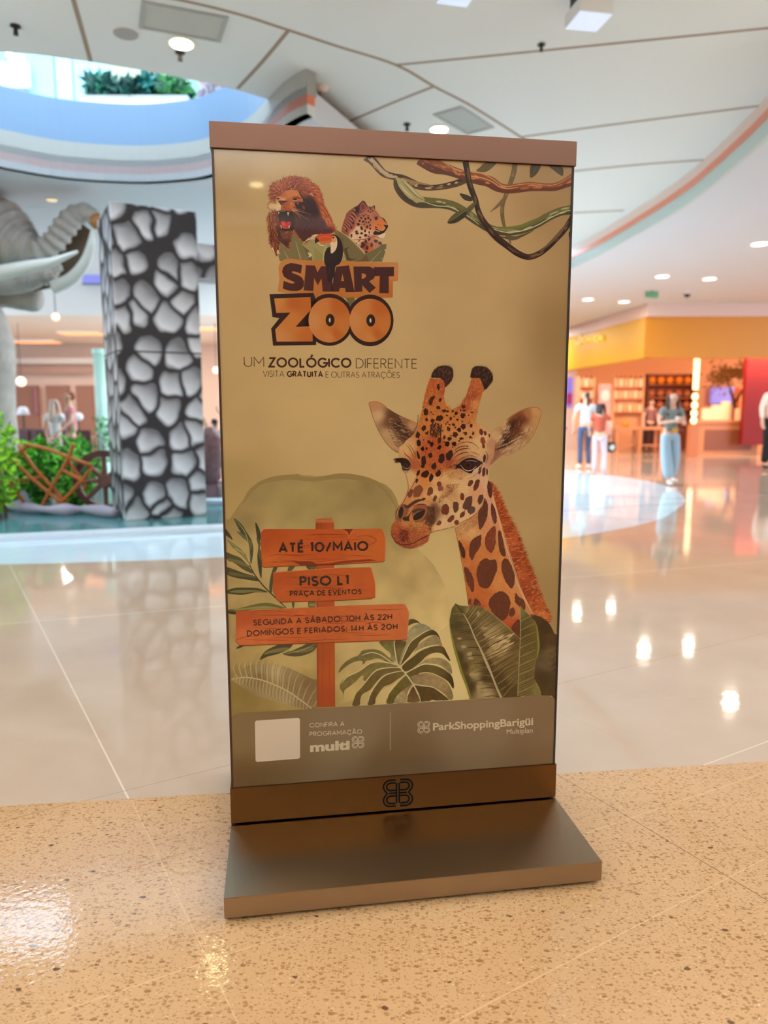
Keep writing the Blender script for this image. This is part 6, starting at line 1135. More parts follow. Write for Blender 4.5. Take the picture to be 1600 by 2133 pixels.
box('seam', (-0.004, PW + .004, -0.004, PW + .004, 1.87, 1.885), mat('seam_dark', (44, 40, 44), .5), gate)
box('pillar', (3.1, 3.1 + PW, 0, PW, 0, HT - .054), m_stone, gate, 0.01)
box('lintel', (PW, 3.1, .25, .62, HT - .72, HT - .33), m_stone, gate, 0.01)
# greenery
def bush(x0, x1, y0, y1, yy, n, col, colb, label, seed, size=.11):
    a = at_y(x0, y1, yy); b = at_y(x1, y0, yy); z0 = .054; zt_ = b.z; cen = Vector(((a.x + b.x) / 2, yy, (z0 + zt_) / 2))
    e = leafy('bush', cen, ((b.x - a.x) / 2, .32, (zt_ - z0) / 2), n, col, size, label, 'plant', seed=seed, colb=colb); return e
bush(-34, 38, 925, 1060, 9.25, 700, (126, 214, 50), (60, 140, 30), 'bright green bush below the elephant leg at the left edge', 31)
bush(56, 108, 915, 1060, 9.35, 650, (110, 208, 44), (44, 124, 34), 'bright green bush in the middle behind the crossed wooden fence', 32)
bush(126, 182, 930, 1058, 9.25, 600, (120, 216, 60), (40, 110, 30), 'bright green bush at the right end of the crossed wooden fence', 33)
bush(104, 200, 905, 960, 10.15, 420, (84, 186, 50), (24, 84, 40), 'darker green plant rising behind the fence beside the pebble pillar', 34)
bush(-30, 16, 855, 945, 8.3, 260, (158, 222, 30), (96, 160, 20), 'yellow-green leafy clump in front of the elephant leg', 35)
# crossed stick fence
m_stick = mat('fence_wood', (180, 98, 36), .6, noisy=(12, .25))
fy = 8.78; fb_ = at_y(95, 1055, fy); fence = empty('stick_fence', (fb_.x, fy, .054), 0, 'low fence of crossed orange-brown sticks in front of the green bushes', 'fence')
fo = Vector((fb_.x, fy, .054))
for i, P in enumerate(([(0, 1100), (230, 1330), (440, 1500), (480, 1540)], [(200, 1090), (90, 1190), (-60, 1340)], [(510, 1080), (470, 1190), (350, 1400), (280, 1545)], [(130, 1090), (230, 1240), (370, 1390), (500, 1545)], [(170, 1085), (330, 1120), (460, 1170), (640, 1235)],
                       [(-60, 1360), (60, 1350), (300, 1312)], [(640, 1250), (520, 1390), (400, 1515)], [(460, 1175), (540, 1300), (600, 1400)], [(-20, 1560), (60, 1470), (120, 1380), (90, 1310)], [(50, 1340), (110, 1410), (215, 1545)], [(430, 1260), (500, 1300), (600, 1350)])):
    pts = [at_y(x / 3.3333, 600 + y / 3.3333, fy + (.03 if i % 2 else -.03)) - fo for x, y in P]; pts = [Vector((p.x, p.y, max(0.02, p.z))) for p in pts]
    bm = bmesh.new(); tube(bm, [Vector(p) for p in crom([tuple(p) for p in pts], 3)], .024, 7); bm_obj('stick', bm, m_stick, fence, True)
# cart wheel and kerb
m_choc = mat('chocolate_wood', (88, 50, 42), .55, noisy=(9, .3))
c = at_y(213, 1005, 8.75); wr = c.z - .054; wh = empty('cart_wheel', (c.x - .06, 9.0, .054), R(8), 'dark brown wooden cart wheel leaning by the pebble pillar', 'wheel')
bm = bmesh.new(); n = 28
ring = []
for k in range(n):
    a = 2 * math.pi * k / n; ring.append([bm.verts.new((r_ * math.cos(a), dy, wr + r_ * math.sin(a))) for r_, dy in ((wr, -.04), (wr, .04), (wr * .80, .04), (wr * .80, -.04))])
for k in range(n):
    for q in range(4): bm.faces.new((ring[k][q], ring[k][(q + 1) % 4], ring[(k + 1) % n][(q + 1) % 4], ring[(k + 1) % n][q]))
bm_obj('rim', bm, m_choc, wh)
bm = bmesh.new(); tube(bm, [(0, -.07, wr), (0, .07, wr)], wr * .2, 14); bm_obj('hub', bm, mat('wood_mid', (128, 84, 74), .6), wh)
for k in range(8):
    a = 2 * math.pi * k / 8; bm = bmesh.new(); tube(bm, [(0, 0, wr), (wr * .84 * math.cos(a), 0, wr + wr * .84 * math.sin(a))], [.035, .028], 8); bm_obj('spoke', bm, mat('wood_mid', (128, 84, 74), .6), wh)
kp = [at_z(x, y, .054) for x, y in ((-60, 1062), (0, 1064), (60, 1072), (120, 1076), (170, 1074), (235, 1082))]
bm = bmesh.new(); tube(bm, [Vector(p) + Vector((0, .1, .06)) for p in crom([tuple(p) for p in kp], 5)], [.06 + .02 * math.sin(k * .9) for k in range(26)], 8); tag(bm_obj('kerb_edging', bm, mat('kerb_mauve', (176, 166, 180), .6), None, True), 'low wavy pale mauve edging in front of the stick fence', 'edging')

# ---------------------------------------------------------------- background left: dining hall
struct(box('trim_21', (-20, 0.6, 16.0, 16.2, 3.32, H2), m_white))
cl = slab('ceiling_low', [(-20, 16.2), (0.6, 16.2), (0.6, 23), (-20, 23)], 3.32, 3.40, mat('low_ceiling', (226, 216, 206), .6)); struct(cl)
struct(box('wall_dining', (-20, 1.6, 22.8, 23.0, 0, 3.32), mat('dining_wall', (206, 176, 158), .7)))
def strip_light(x0, x1, yy0, yy1, yd, label, col=(255, 176, 120), z=3.32):
    a = at_y(x0, yy0, yd); b = at_y(x1, yy1, yd); e = empty('ceiling_light_strip', ((a.x + b.x) / 2, yd, z), 0, label, 'ceiling light'); h = abs(b.x - a.x) / 2
    box('housing', (-h, h, -.35, .35, -.05, 0), m_white, e); box('diffuser', (-h * .96, h * .96, -.28, .28, -.062, -.05), mat('strip_peach', col, emit=(255, 150, 96), es=1.6), e)
strip_light(128, 214, 690, 708, 19.3, 'peach glowing ceiling strip left of the pebble pillar, nearer one')
strip_light(30, 122, 712, 726, 21.6, 'peach glowing ceiling strip beside the elephant leg, farther one')
strip_light(402, 452, 680, 692, 18.2, 'peach glowing ceiling strip between the pebble pillar and the sign')
for x in (-9, -6.2, -3.4, -0.8):  # unseen lamps added to brighten the dining hall
    for y in (17.4, 20.4):
        d_ = bpy.data.lights.new('dining_fill_lamp', 'AREA'); d_.shape = 'DISK'; d_.size = .25; d_.energy = 55; d_.color = (1.0, .94, .86); o_ = bpy.data.objects.new('dining_fill_lamp', d_); o_.location = (x, y, 3.31); COL.objects.link(o_)
def wall_rect(nm, x0, x1, y0, y1, yd, m_, th=.08, label=None, cat=None, ground=False, grp=None):
    a = at_y(x0, y1, yd); b = at_y(x1, y0, yd); z0 = 0 if ground else a.z
    o = box(nm, (-(b.x - a.x) / 2, (b.x - a.x) / 2, 0, th, 0, b.z - z0), m_); o.location = ((a.x + b.x) / 2, yd, z0)
    if label: tag(o, label, cat, grp)
    else: struct(o)
    return o
m_recess = mat('recess_brown', (140, 96, 78), .7)
for i, (x0, x1) in enumerate(((35, 78), (102, 142), (164, 192))): wall_rect('door_%d' % (i + 1), x0, x1, 803, 925, 22.7, m_recess, ground=True)
wall_rect('trim_22', -60, 196, 762, 778, 22.5, mat('band_brown', (160, 126, 108), .6)); wall_rect('trim_23', -60, 196, 745, 758, 22.4, mat('band_grey', (196, 188, 178), .6)); wall_rect('window_7', 72, 78, 808, 862, 22.6, mat('red_brown_glass', (128, 44, 32), .4))
a = at_y(205, 727, 15.0); mp_ = empty('mint_pillar', (a.x, 15.0, 0), 0, 'pale mint green round pillar just left of the pebble pillar', 'pillar')
bm = bmesh.new(); lathe(bm, [(.115, .3), (.11, a.z - .1)], seg=24); bm_obj('shaft', bm, mat('mint', (186, 226, 214), .4), mp_, True)
bm = bmesh.new(); lathe(bm, [(.16, 0), (.13, .3)], seg=24); bm_obj('base', bm, mat('mint', (186, 226, 214), .4), mp_); bm = bmesh.new(); lathe(bm, [(.13, a.z - .1), (.13, a.z)], seg=24); bm_obj('capital', bm, mat('mint', (186, 226, 214), .4), mp_)
def hanging_globe(px, py, yd, r_, zc_, label, m_=None):
    c = at_y(px, py, yd); e = empty('globe_lamp', (c.x, yd, zc_), 0, label, 'lamp'); dz = c.z - zc_
    bm = bmesh.new(); blob(bm, (0, 0, dz), (r_, r_, r_), 3); bm_obj('shade', bm, m_ or mat('globe_glow', (255, 220, 196), emit=(255, 214, 184), es=1.6), e, True)
    bm = bmesh.new(); tube(bm, [(0, 0, 0), (0, 0, dz + r_ * .8)], .008, 6); bm_obj('cord', bm, m_dark, e)
hanging_globe(116, 660, 15.2, .075, H2, 'round white globe lamp hanging to the left of the pebble pillar')
hanging_globe(44, 795, 17.5, .11, 3.32, 'round peach globe lamp hanging next to the elephant leg')
hanging_globe(450, 771, 17.5, .075, 3.32, 'small white globe lamp between the pebble pillar and the sign')
# dining chairs and tables: a row of brown chairs behind the greenery
def dining_chair(loc, rz, label, grp=None):
    e = empty('dining_chair', loc, rz, label, 'chair', grp); m_ = mat('chair_plum', (92, 54, 56), .6)
    box('seat', (-.22, .22, -.22, .22, .43, .48), m_, e, .01); box('backrest', (-.22, .22, .19, .23, .48, .95), m_, e, .012)
    for x in (-.19, .19):
        for y in (-.19, .19): box('leg', (x - .02, x + .02, y - .02, y + .02, 0, .43), m_, e)
    return e
for i, (px, yd, nm_) in enumerate(((52, 13.3, 'nearest to the elephant leg in the front row'), (112, 13.6, 'middle of the front row below the woman in white'), (172, 13.3, 'right end of the front row near the mint pillar'), (34, 14.4, 'left end of the back row behind the elephant leg'), (86, 14.5, 'second of the back row under the white lampshade'), (140, 14.5, 'third of the back row below the man in pink'))):
    p = at_y(px, 900, yd); dining_chair((p.x, p.y, 0), R(165 + 9 * (i * 37 % 4)), 'plum brown dining chair, ' + nm_, 'chairs of the dining hall')
def cafe_table(px, yd, label):
    p = at_y(px, 900, yd); e = empty('round_table', (p.x, yd, 0), 0, label, 'table'); bm = bmesh.new(); lathe(bm, [(.4, .72), (.4, .75)], seg=24); bm_obj('tabletop', bm, mat('table_plum', (120, 78, 74), .4), e)
    bm = bmesh.new(); lathe(bm, [(.03, .03), (.03, .72)], seg=12); bm_obj('column', bm, m_dark, e); bm = bmesh.new(); lathe(bm, [(.24, 0), (.22, .03)], seg=20); bm_obj('base', bm, m_dark, e)
cafe_table(75, 15.6, 'round plum table behind the chairs, below the white lampshade'); cafe_table(168, 15.6, 'round plum table behind the chairs, near the mint pillar')
def shade_lamp(px, py, yd, r_, label, ball=False):
    c = at_y(px, py, yd); e = empty('table_lamp', (c.x, yd, .75), 0, label, 'lamp'); h = c.z - .75
    bm = bmesh.new(); lathe(bm, [(.09, 0), (.02, .03), (.015, h)], seg=12); bm_obj('stand', bm, m_dark, e)
    bm = bmesh.new()
    if ball: blob(bm, (0, 0, h), (r_, r_, r_ * .9), 3)
    else: lathe(bm, [(r_, -.07 + h), (r_ * .75, h + .06), (r_ * .4, h + .1)], seg=20)
    bm_obj('shade', bm, mat('shade_white', (236, 238, 244), .5), e, True)
shade_lamp(48, 857, 15.6, .13, 'white domed lampshade beside the elephant leg'); shade_lamp(163, 868, 15.6, .1, 'white ball-shaped lamp right of the man in pink', True)
bush(196, 222, 862, 905, 14.2, 160, (70, 160, 60), (40, 96, 50), 'small green plant at the foot of the mint pillar', 36, .09)
# signage and screens in the gap between pillar and totem
wall_rect('trim_24', 396, 452, 535, 556, 15.9, mat('sign_blue_white', (206, 220, 240), .4)); 
ms = wall_rect('wall_sign', 400, 448, 557, 583, 15.85, mat('slate_blue', (104, 112, 130), .4), label='slate-blue ribbed sign board above the white beam, right of the pebble pillar', cat='sign')
for k in range(4): box('rib', (-.24, .24, -.02, 0, .04 + k * .06, .06 + k * .06), mat('rib_red', (190, 96, 88), .5) if k == 0 else mat('rib_pale', (150, 160, 176), .5), ms)
sc = wall_rect('wall_screen', 172, 208, 566, 590, 15.8, mat('screen_violet', (150, 150, 226), .3, emit=(140, 140, 236), es=.35), label='small violet screen between the tusks and the pebble pillar', cat='screen'); box('bezel', (-.20, .20, -.01, .09, -.03, 0), mat('bezel_grey', (130, 130, 140), .5), sc)

# ---------------------------------------------------------------- the yellow shop on the right
SY = 20.0
cL = at_y(1345, 660, SY); cB = at_y(1345, 746, SY); zs1, zs0 = cL.z, cB.z
Lf = at_y(1120, 700, 29.0)
m_yel = mat('shop_yellow', (218, 156, 2), .5); m_yel2 = mat('shop_yellow_warm', (212, 134, 2), .5)
corner = (cL.x, SY)
fas = struct(ribbon_wall('wall_shop_fascia', [(Lf.x, Lf.y), corner], zs0, zs1, .25, m_yel)); fas2 = struct(ribbon_wall('wall_shop_fascia_front', [corner, (19, SY)], zs0, zs1, .25, m_yel2))
struct(ribbon_wall('trim_25', [(Lf.x - .1, Lf.y), (corner[0], SY - .1), (19, SY - .1)], zs1, H2, .4, mat('cornice_rose', (222, 190, 176), .6)))
# pale lettering on the slanted part (blurred out in the photograph: unreadable strokes)
d_f = Vector((corner[0] - Lf.x, corner[1] - Lf.y, 0)).normalized(); nf = Vector((d_f.y, -d_f.x, 0))
def ray_hit_fascia(px, py):
    d = ray(px, py); o = Vector((corner[0], corner[1], 0)) + nf * .035; t = (o - CAMP).dot(nf) / d.dot(nf); return CAMP + d * t
sgn = empty('shop_lettering', (0, 0, 0), 0, 'pale yellow lettering on the yellow shop fascia right beside the totem', 'lettering')
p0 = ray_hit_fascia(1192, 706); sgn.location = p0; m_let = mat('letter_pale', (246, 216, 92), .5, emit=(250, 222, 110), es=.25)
for i, (px, P) in enumerate(((1205, arc(0, 0, 9, 10, 40, 320, 12)), (1219, arc(0, 3, 4, 6, 0, 360, 10)), (1228, [(-3, 8), (-3, -2), (3, 8), (3, -2)]), (1237, [(0, 9), (0, -3)]), (1243, arc(0, 3, 4, 6, 0, 360, 10)), (1252, [(-3, 9), (-3, -5), (3, 9), (3, -5)]))):
    bm = bmesh.new(); pts = [ray_hit_fascia(px + x, 708 - (px - 1192) * .10 + y * .9) - p0 for x, y in P]; tube(bm, pts, .028, 6); bm_obj('letter', bm, m_let, sgn)
m_shopwall = mat('shop_wall_peach', (250, 184, 132), .6)
struct(box('wall_shop_back', (Lf.x - 1, 19, 26.8, 27.0, 0, 3.6), m_shopwall)); struct(box('wall_shop_side', (19, 19.2, SY, 27, 0, 3.6), m_shopwall))
struct(box('ceiling_shop', (corner[0] + .3, 19, SY + .3, 27, 3.55, 3.65), mat('shop_ceiling', (236, 190, 160), .6)))
wall_rect('wall_shop_jamb', 1172, 1203, 752, 940, 26.0, mat('jamb_pale', (226, 196, 180), .5), ground=True)
area('shop_fill_light', (13.2, 21.2, 3.4), 10.0, 900, (1.0, .70, .45), rot=(R(40), 0, 0), size_y=1.4)  # added behind the fascia, out of view, to brighten the shop
# glowing posts
def light_post(px, y0, y1, yd):
    a = at_y(px, y1, yd); b = at_y(px, y0, yd); e = empty('light_column', (b.x, yd, 0), 0, 'tall slim glowing column with round bulbs at the middle of the shop front', 'lamp')
    zb_ = at_y(px, 826, yd).z; m_ = mat('column_glow', (255, 236, 190), emit=(255, 222, 160), es=2.2)
    bm = bmesh.new(); tube(bm, [(0, 0, at_y(px, 812, yd).z), (0, 0, b.z)], .075, 12); bm_obj('tube', bm, m_, e, True)
    bm = bmesh.new(); tube(bm, [(0, 0, 0), (0, 0, b.z)], .02, 8); bm_obj('pole', bm, m_dark, e)
    for py in (826, 844, 861, 876): c = at_y(px, py, yd); bm = bmesh.new(); blob(bm, (0, 0, c.z), (.085, .085, .105), 2); bm_obj('bulb', bm, m_, e, True)
    box('plinth', (-.12, .12, -.12, .12, 0, .9), mat('post_orange', (214, 124, 76), .5), e)
light_post(1453, 737, 935, 20.6)
# shelves with products
def product(loc, w, h, m_, label, grp, lid=None):
    e = empty('product_box', loc, 0, label, 'product', grp); box('pack', (-w / 2, w / 2, -.06, .06, 0, h * (.75 if lid else 1)), m_, e)
    if lid: bm = bmesh.new(); lathe(bm, [(w * .3, h * .75), (w * .24, h)], seg=10); bm_obj('lid', bm, lid, e)
    return e
m_pk = mat('pack_cream', (255, 206, 160), .5, emit=(255, 180, 120), es=.30); m_pk2 = mat('pack_peach', (250, 176, 120), .5, emit=(255, 160, 100), es=.22); m_redl = mat('lid_red', (140, 52, 30), .5); m_or = mat('pot_orange', (236, 134, 20), .45); m_dkr = mat('shelf_red_brown', (120, 52, 24), .6)  # packs emit a little, standing in for shop light on them
def shelf_unit(x0, x1, rows, bottom, yd, m_, label, cols, kind, where=''):
    a = at_y(x0, bottom, yd); b = at_y(x1, rows[0] - 22, yd); e = empty('shelf_unit', ((a.x + b.x) / 2, yd + .2, 0), 0, label, 'shelf'); hw = (b.x - a.x) / 2
    box('back_panel', (-hw, hw, .12, .15, 0, b.z), m_, e)
    for s_ in (-1, 1): box('side_panel', (s_ * hw - .02, s_ * hw + .02, -.15, .15, 0, b.z), m_, e)
    for ri, ry in enumerate(rows):
        z = at_y(x0, ry, yd).z; box('shelf', (-hw, hw, -.15, .12, z - .03, z), mat('shelf_board', (196, 112, 66), .6), e)
        for k in range(cols):
            x = e.location.x - hw + (k + .5) * 2 * hw / cols; lb = ['top', 'middle', 'lowest', 'fourth'][ri] + ' shelf, ' + ['first', 'second', 'third', 'fourth', 'fifth', 'sixth', 'seventh', 'eighth', 'ninth', 'tenth'][k] + ' from the left'
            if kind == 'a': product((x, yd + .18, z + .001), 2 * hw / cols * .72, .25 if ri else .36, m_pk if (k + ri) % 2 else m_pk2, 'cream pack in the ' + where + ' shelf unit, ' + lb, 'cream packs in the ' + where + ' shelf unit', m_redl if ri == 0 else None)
            else: 
                t = empty('round_pot', (x, yd + .18, z + .001), 0, 'round pot in the dark shop shelves, ' + lb, 'pot', 'round pots on the dark shop shelves'); bm = bmesh.new(); blob(bm, (0, 0, .13), (.13, .13, .13), 2); bm_obj('body', bm, m_or if ri == 0 else mat('pot_brown', (176, 96, 56), .5), t, True); bm = bmesh.new(); lathe(bm, [(.05, .24), (.06, .3)], seg=10); bm_obj('lid', bm, m_redl, t)
    return e
shelf_unit(1204, 1240, [806, 830, 858], 930, 24.5, m_shopwall, 'peach shelf unit at the left end of the shop, beside the jamb', 3, 'a', 'narrow leftmost')
shelf_unit(1276, 1344, [806, 830, 858], 930, 24.5, m_shopwall, 'peach shelf unit with rows of cream packs behind the left counter', 6, 'a', 'wide peach')
shelf_unit(1346, 1448, [800, 828, 852], 930, 24.5, m_dkr, 'dark red-brown shelf unit with orange pots behind the walking woman', 5, 'b')
# counters, display, screen, tree, red wall
def counter(x0, x1, ytop, yd, label, m_, legs=True):
    a = at_y(x0, ytop, yd); b = at_y(x1, ytop, yd); e = empty('shop_counter', ((a.x + b.x) / 2, yd, 0), 0, label, 'counter'); hw = (b.x - a.x) / 2
    box('worktop', (-hw, hw, -.3, .3, a.z - .09, a.z), m_, e, .01)
    if legs:
        for x in (-hw + .08, 0, hw - .08):
            for y in (-.24, .24): box('leg', (x - .04, x + .04, y - .04, y + .04, 0, a.z - .09), m_, e)
        box('shelf', (-hw + .1, hw - .1, -.2, .2, .22, .26), m_, e)
    else:
        box('body', (-hw, hw, -.26, .26, 0, a.z - .09), m_, e); box('front_panel', (-hw * .72, hw * .8, -.275, -.26, .12, a.z - .28), mat('panel_brown', (140, 78, 46), .5), e)
    return a.z, e.location.x, hw
m_ctr = mat('counter_tan', (206, 132, 84), .5)
z1, x1_, h1_ = counter(1277, 1378, 889, 22.6, 'long tan table-counter with legs behind the walking woman', m_ctr)
z2, x2_, h2_ = counter(1444, 1572, 875, 22.0, 'solid tan counter with a brown front panel below the shop tree', m_ctr, False)
b_ = empty('orange_bottle', (at_y(1303, 880, 22.6).x, 22.6, z1), 0, 'small orange bottle standing on the left shop counter', 'bottle'); bm = bmesh.new(); lathe(bm, [(.1, 0), (.11, .12), (.05, .18)], seg=14); bm_obj('body', bm, m_or, b_, True); bm = bmesh.new(); lathe(bm, [(.03, .18), (.03, .24)], seg=10); bm_obj('cap', bm, m_or, b_)
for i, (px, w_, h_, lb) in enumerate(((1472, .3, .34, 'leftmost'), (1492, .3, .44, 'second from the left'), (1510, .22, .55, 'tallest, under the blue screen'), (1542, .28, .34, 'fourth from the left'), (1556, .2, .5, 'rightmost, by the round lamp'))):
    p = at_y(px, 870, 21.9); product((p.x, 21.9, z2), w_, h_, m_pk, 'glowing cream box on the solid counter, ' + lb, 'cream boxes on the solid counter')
g_ = empty('table_lamp', (at_y(1569, 860, 21.9).x - .05, 21.9, z2), 0, 'round amber lamp glowing at the right end of the solid counter', 'lamp'); bm = bmesh.new(); blob(bm, (0, 0, .27), (.14, .14, .16), 3); bm_obj('globe', bm, mat('globe_amber', (255, 190, 100), emit=(255, 170, 70), es=1.3), g_, True); bm = bmesh.new(); lathe(bm, [(.09, 0), (.06, .12)], seg=14); bm_obj('base', bm, m_dark, g_)
s_ = wall_rect('wall_screen', 1480, 1529, 806, 841, 26.6, mat('screen_blue', (150, 140, 236), .3, emit=(140, 130, 240), es=.55), label='violet-blue screen on the shop wall behind the tree', cat='screen'); box('bezel', (-.46, .46, -.01, 0, -.03, 0), m_dark, s_)
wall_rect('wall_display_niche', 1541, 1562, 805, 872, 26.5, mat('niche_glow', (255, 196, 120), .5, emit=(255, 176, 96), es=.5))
rw = at_y(1561, 745, 21.2); struct(box('wall_red', (rw.x, rw.x + 3.5, 21.3, 21.5, .3, 3.45), mat('deep_red', (132, 6, 6), .6)))
tr = empty('shop_tree', (at_y(1524, 880, 23.4).x, 23.4, 0), 0, 'tree with thin brown-ochre foliage standing inside the shop', 'tree'); zt1 = at_y(1524, 800, 23.4).z
bm = bmesh.new(); tube(bm, [(0.12, 0, .3), (.08, 0, 1.4), (-.05, 0, zt1 - .3), (-.25, 0, zt1 + .2)], [.07, .06, .045, .02], 8); tube(bm, [(.05, 0, 1.5), (.35, .05, zt1 - .1), (.55, 0, zt1 + .3)], [.05, .035, .015], 8); bm_obj('trunk', bm, mat('bark_red_brown', (88, 44, 26), .8), tr, True)
bm = bmesh.new(); lathe(bm, [(.22, 0), (.28, .35)], seg=16); bm_obj('pot', bm, m_ctr, tr)
rnd = random.Random(8); bm = bmesh.new()
for _ in range(900):
    t = rnd.random(); cx_ = -.72 + 1.44 * t; cz_ = zt1 + .18 + .28 * t + rnd.gauss(0, .22) * (.7 + .4 * math.sin(t * 9)); p = Vector((cx_ + rnd.gauss(0, .08), rnd.gauss(0, .22), cz_)); d = Vector((rnd.gauss(0, 1), rnd.gauss(0, 1), rnd.gauss(.3, 1))).normalized(); s2 = d.cross(Vector((0, 1, .3))).normalized()
    v = [bm.verts.new(q) for q in (p, p + d * .06 + s2 * .025, p + d * .13, p + d * .06 - s2 * .025)]; bm.faces.new(v)
me = bpy.data.meshes.new('foliage'); bm.to_mesh(me); bm.free(); me.materials.append(mat('ochre_leaf', (132, 84, 26), .6)); link(bpy.data.objects.new('foliage', me), tr)
pn = wall_rect('shop_poster', 1180, 1193, 786, 848, 25.92, mat('poster_violet', (128, 112, 220), .4, emit=(120, 100, 226), es=.3), label='narrow upright poster, violet above and magenta below, at the left jamb of the shop', cat='poster'); box('lower_print', (-.1, .1, -.01, 0, .1, .48), mat('poster_magenta', (164, 26, 118), .4), pn)
pk = wall_rect('display_panel', 1247, 1274, 800, 850, 24.0, mat('panel_pink', (232, 164, 150), .5), label='pale pink display panel behind the child in the red top', cat='panel', ground=True); bm = bmesh.new(); blob(bm, (0, -.03, at_y(1258, 825, 24.0).z), (.16, .03, .2), 3); bm_obj('round_print', bm, mat('print_cream', (244, 214, 196), .5), pk, True)
# ---------------------------------------------------------------- living figures grown from skeletons
def skin_mesh(name, verts, edges, radii, material, parent=None, root=0, sub=2, branch=0.3):
    me = bpy.data.meshes.new(name); me.from_pydata([tuple(v) for v in verts], edges, []); o = bpy.data.objects.new(name, me); COL.objects.link(o)
    md = o.modifiers.new('s', 'SKIN'); md.use_smooth_shade = True; md.branch_smoothing = branch
    if not me.skin_vertices: 
        bpy.context.view_layer.objects.active = o
    for i, r_ in enumerate(radii):
        rr = r_ if isinstance(r_, tuple) else (r_, r_); me.skin_vertices[0].data[i].radius = rr
    me.skin_vertices[0].data[root].use_root = True
    sd = o.modifiers.new('d', 'SUBSURF'); sd.levels = sub; sd.render_levels = sub
    bpy.context.view_layer.update(); dg = bpy.context.evaluated_depsgraph_get(); nm = bpy.data.meshes.new_from_object(o.evaluated_get(dg)); bpy.data.objects.remove(o)
    nm.materials.clear(); nm.materials.append(material); nm.polygons.foreach_set('use_smooth', [True] * len(nm.polygons)); nm.name = name
    return link(bpy.data.objects.new(name, nm), parent)
class Sk:
    def __init__(s): s.v = []; s.e = []; s.r = []
    def a(s, p, r_, prev=None):
        s.v.append(Vector(p)); s.r.append(r_)
        if prev is not None: s.e.append((prev, len(s.v) - 1))
        return len(s.v) - 1
    def chain(s, prev, pts):
        for p, r_ in pts: prev = s.a(p, r_, prev)
        return prev
SKIN = mat('skin_light', (226, 178, 152), .5)
def person(px, yd, hpx_top, rz, label, shirt, pants, hair, pose={}, height=None, hair_len=.0, skirt=False, shoes=(220, 220, 225), bare_legs=False, x=None):
    base = at_y(px, 900, yd); top = at_y(px, hpx_top, yd).z; k = (height or top) / 1.70
    e = empty('person', (base.x if x is None else x, yd, pose.get('z', 0)), rz, label, 'person')
    V = lambda x_, y_, z_: Vector((x_, y_, z_)) * k
    S = Sk(); pel = S.a(V(0, 0, .95), (.125 * k, .085 * k)); wa = S.a(V(0, 0, 1.08), (.115 * k, .08 * k), pel); ch = S.a(V(0, 0, 1.28), (.14 * k, .095 * k), wa); nb = S.a(V(0, 0, 1.42), (.07 * k, .06 * k), ch)
    nk = S.a(V(0, -.01, 1.49), .048 * k, nb); hn = pose.get('nod', 0)
    jw = S.a(V(0, -.03 - hn * .5, 1.545 - hn * .2), (.062 * k, .072 * k), nk); hd = S.a(V(0, -.012 - hn, 1.61 - hn * .3), (.075 * k, .092 * k), jw); tp = S.a(V(0, 0 - hn, 1.67 - hn * .3), (.05 * k, .06 * k), hd)
    S.chain(hd, [(V(0, -.112 - hn, 1.60 - hn * .3), .013 * k)])
    for sg in (-1, 1): S.chain(hd, [(V(sg * .088, -.0 - hn, 1.60 - hn * .3), .014 * k)])
    arms = {}
    for sg, key in ((-1, 'R'), (1, 'L')):
        el = pose.get('e' + key, (sg * .24, .02, 1.12)); wr_ = pose.get('w' + key, (sg * .26, -.06, .88)); sh = V(sg * .165, 0, 1.39)
        a1 = S.a(sh, .052 * k, nb if False else ch); a2 = S.a(V(*el), .038 * k, a1); a3 = S.a(V(*wr_), .026 * k, a2); dr = (V(*wr_) - V(*el)).normalized()
        hnd = S.a(V(*wr_) + dr * .055 * k, (.036 * k, .018 * k), a3); side = dr.cross(Vector((0, 1, 0.2))).normalized()
        arms[key] = (sh, V(*el), V(*wr_))
        for f in range(4):
            b_ = V(*wr_) + dr * .09 * k + side * (f - 1.5) * .02 * k; q = S.a(b_, .011 * k, hnd); S.chain(q, [(b_ + dr * (.035 - .004 * abs(f - 1.5)) * k + Vector((0, -.01, -.004)) * k, .009 * k), (b_ + dr * (.06 - .006 * abs(f - 1.5)) * k + Vector((0, -.025, -.01)) * k, .008 * k)])
        S.chain(a3, [(V(*wr_) + dr * .04 * k + side * -.04 * k, .012 * k), (V(*wr_) + dr * .075 * k + side * -.055 * k + Vector((0, -.01, 0)) * k, .010 * k)])
    legs = {}
    for sg, key in ((-1, 'R'), (1, 'L')):
        kn = pose.get('k' + key, (sg * .10, -.01, .50)); an = pose.get('a' + key, (sg * .10, .02, .09)); hp = V(sg * .09, 0, .88)
        l1 = S.a(hp, .085 * k, pel); l2 = S.a(V(*kn), .055 * k, l1); l3 = S.a(V(*an), .036 * k, l2); ft_ = Vector(an) + Vector((sg * .02, -.16, -.05)); S.chain(l3, [(V(ft_.x, ft_.y + .06, .035 + an[2] - .09), (.038 * k, .03 * k)), (V(ft_.x, ft_.y, .028 + an[2] - .09), (.03 * k, .02 * k))]); legs[key] = (hp, V(*kn), V(*an), V(*ft_))
    b = skin_mesh('body', S.v, S.e, S.r, SKIN, e, 0, 1)
    # eyes, mouth
    for sg in (-1, 1):
        bm = bmesh.new(); blob(bm, V(sg * .032, -.092 - hn, 1.622 - hn * .3), (.012 * k, .008 * k, .007 * k), 1); bm_obj('eye', bm, mat('eye_dark', (40, 28, 26), .3), e)
    bm = bmesh.new(); blob(bm, V(0, -.096 - hn, 1.562 - hn * .3), (.022 * k, .008 * k, .006 * k), 1); bm_obj('mouth', bm, mat('lips', (176, 96, 92), .4), e)
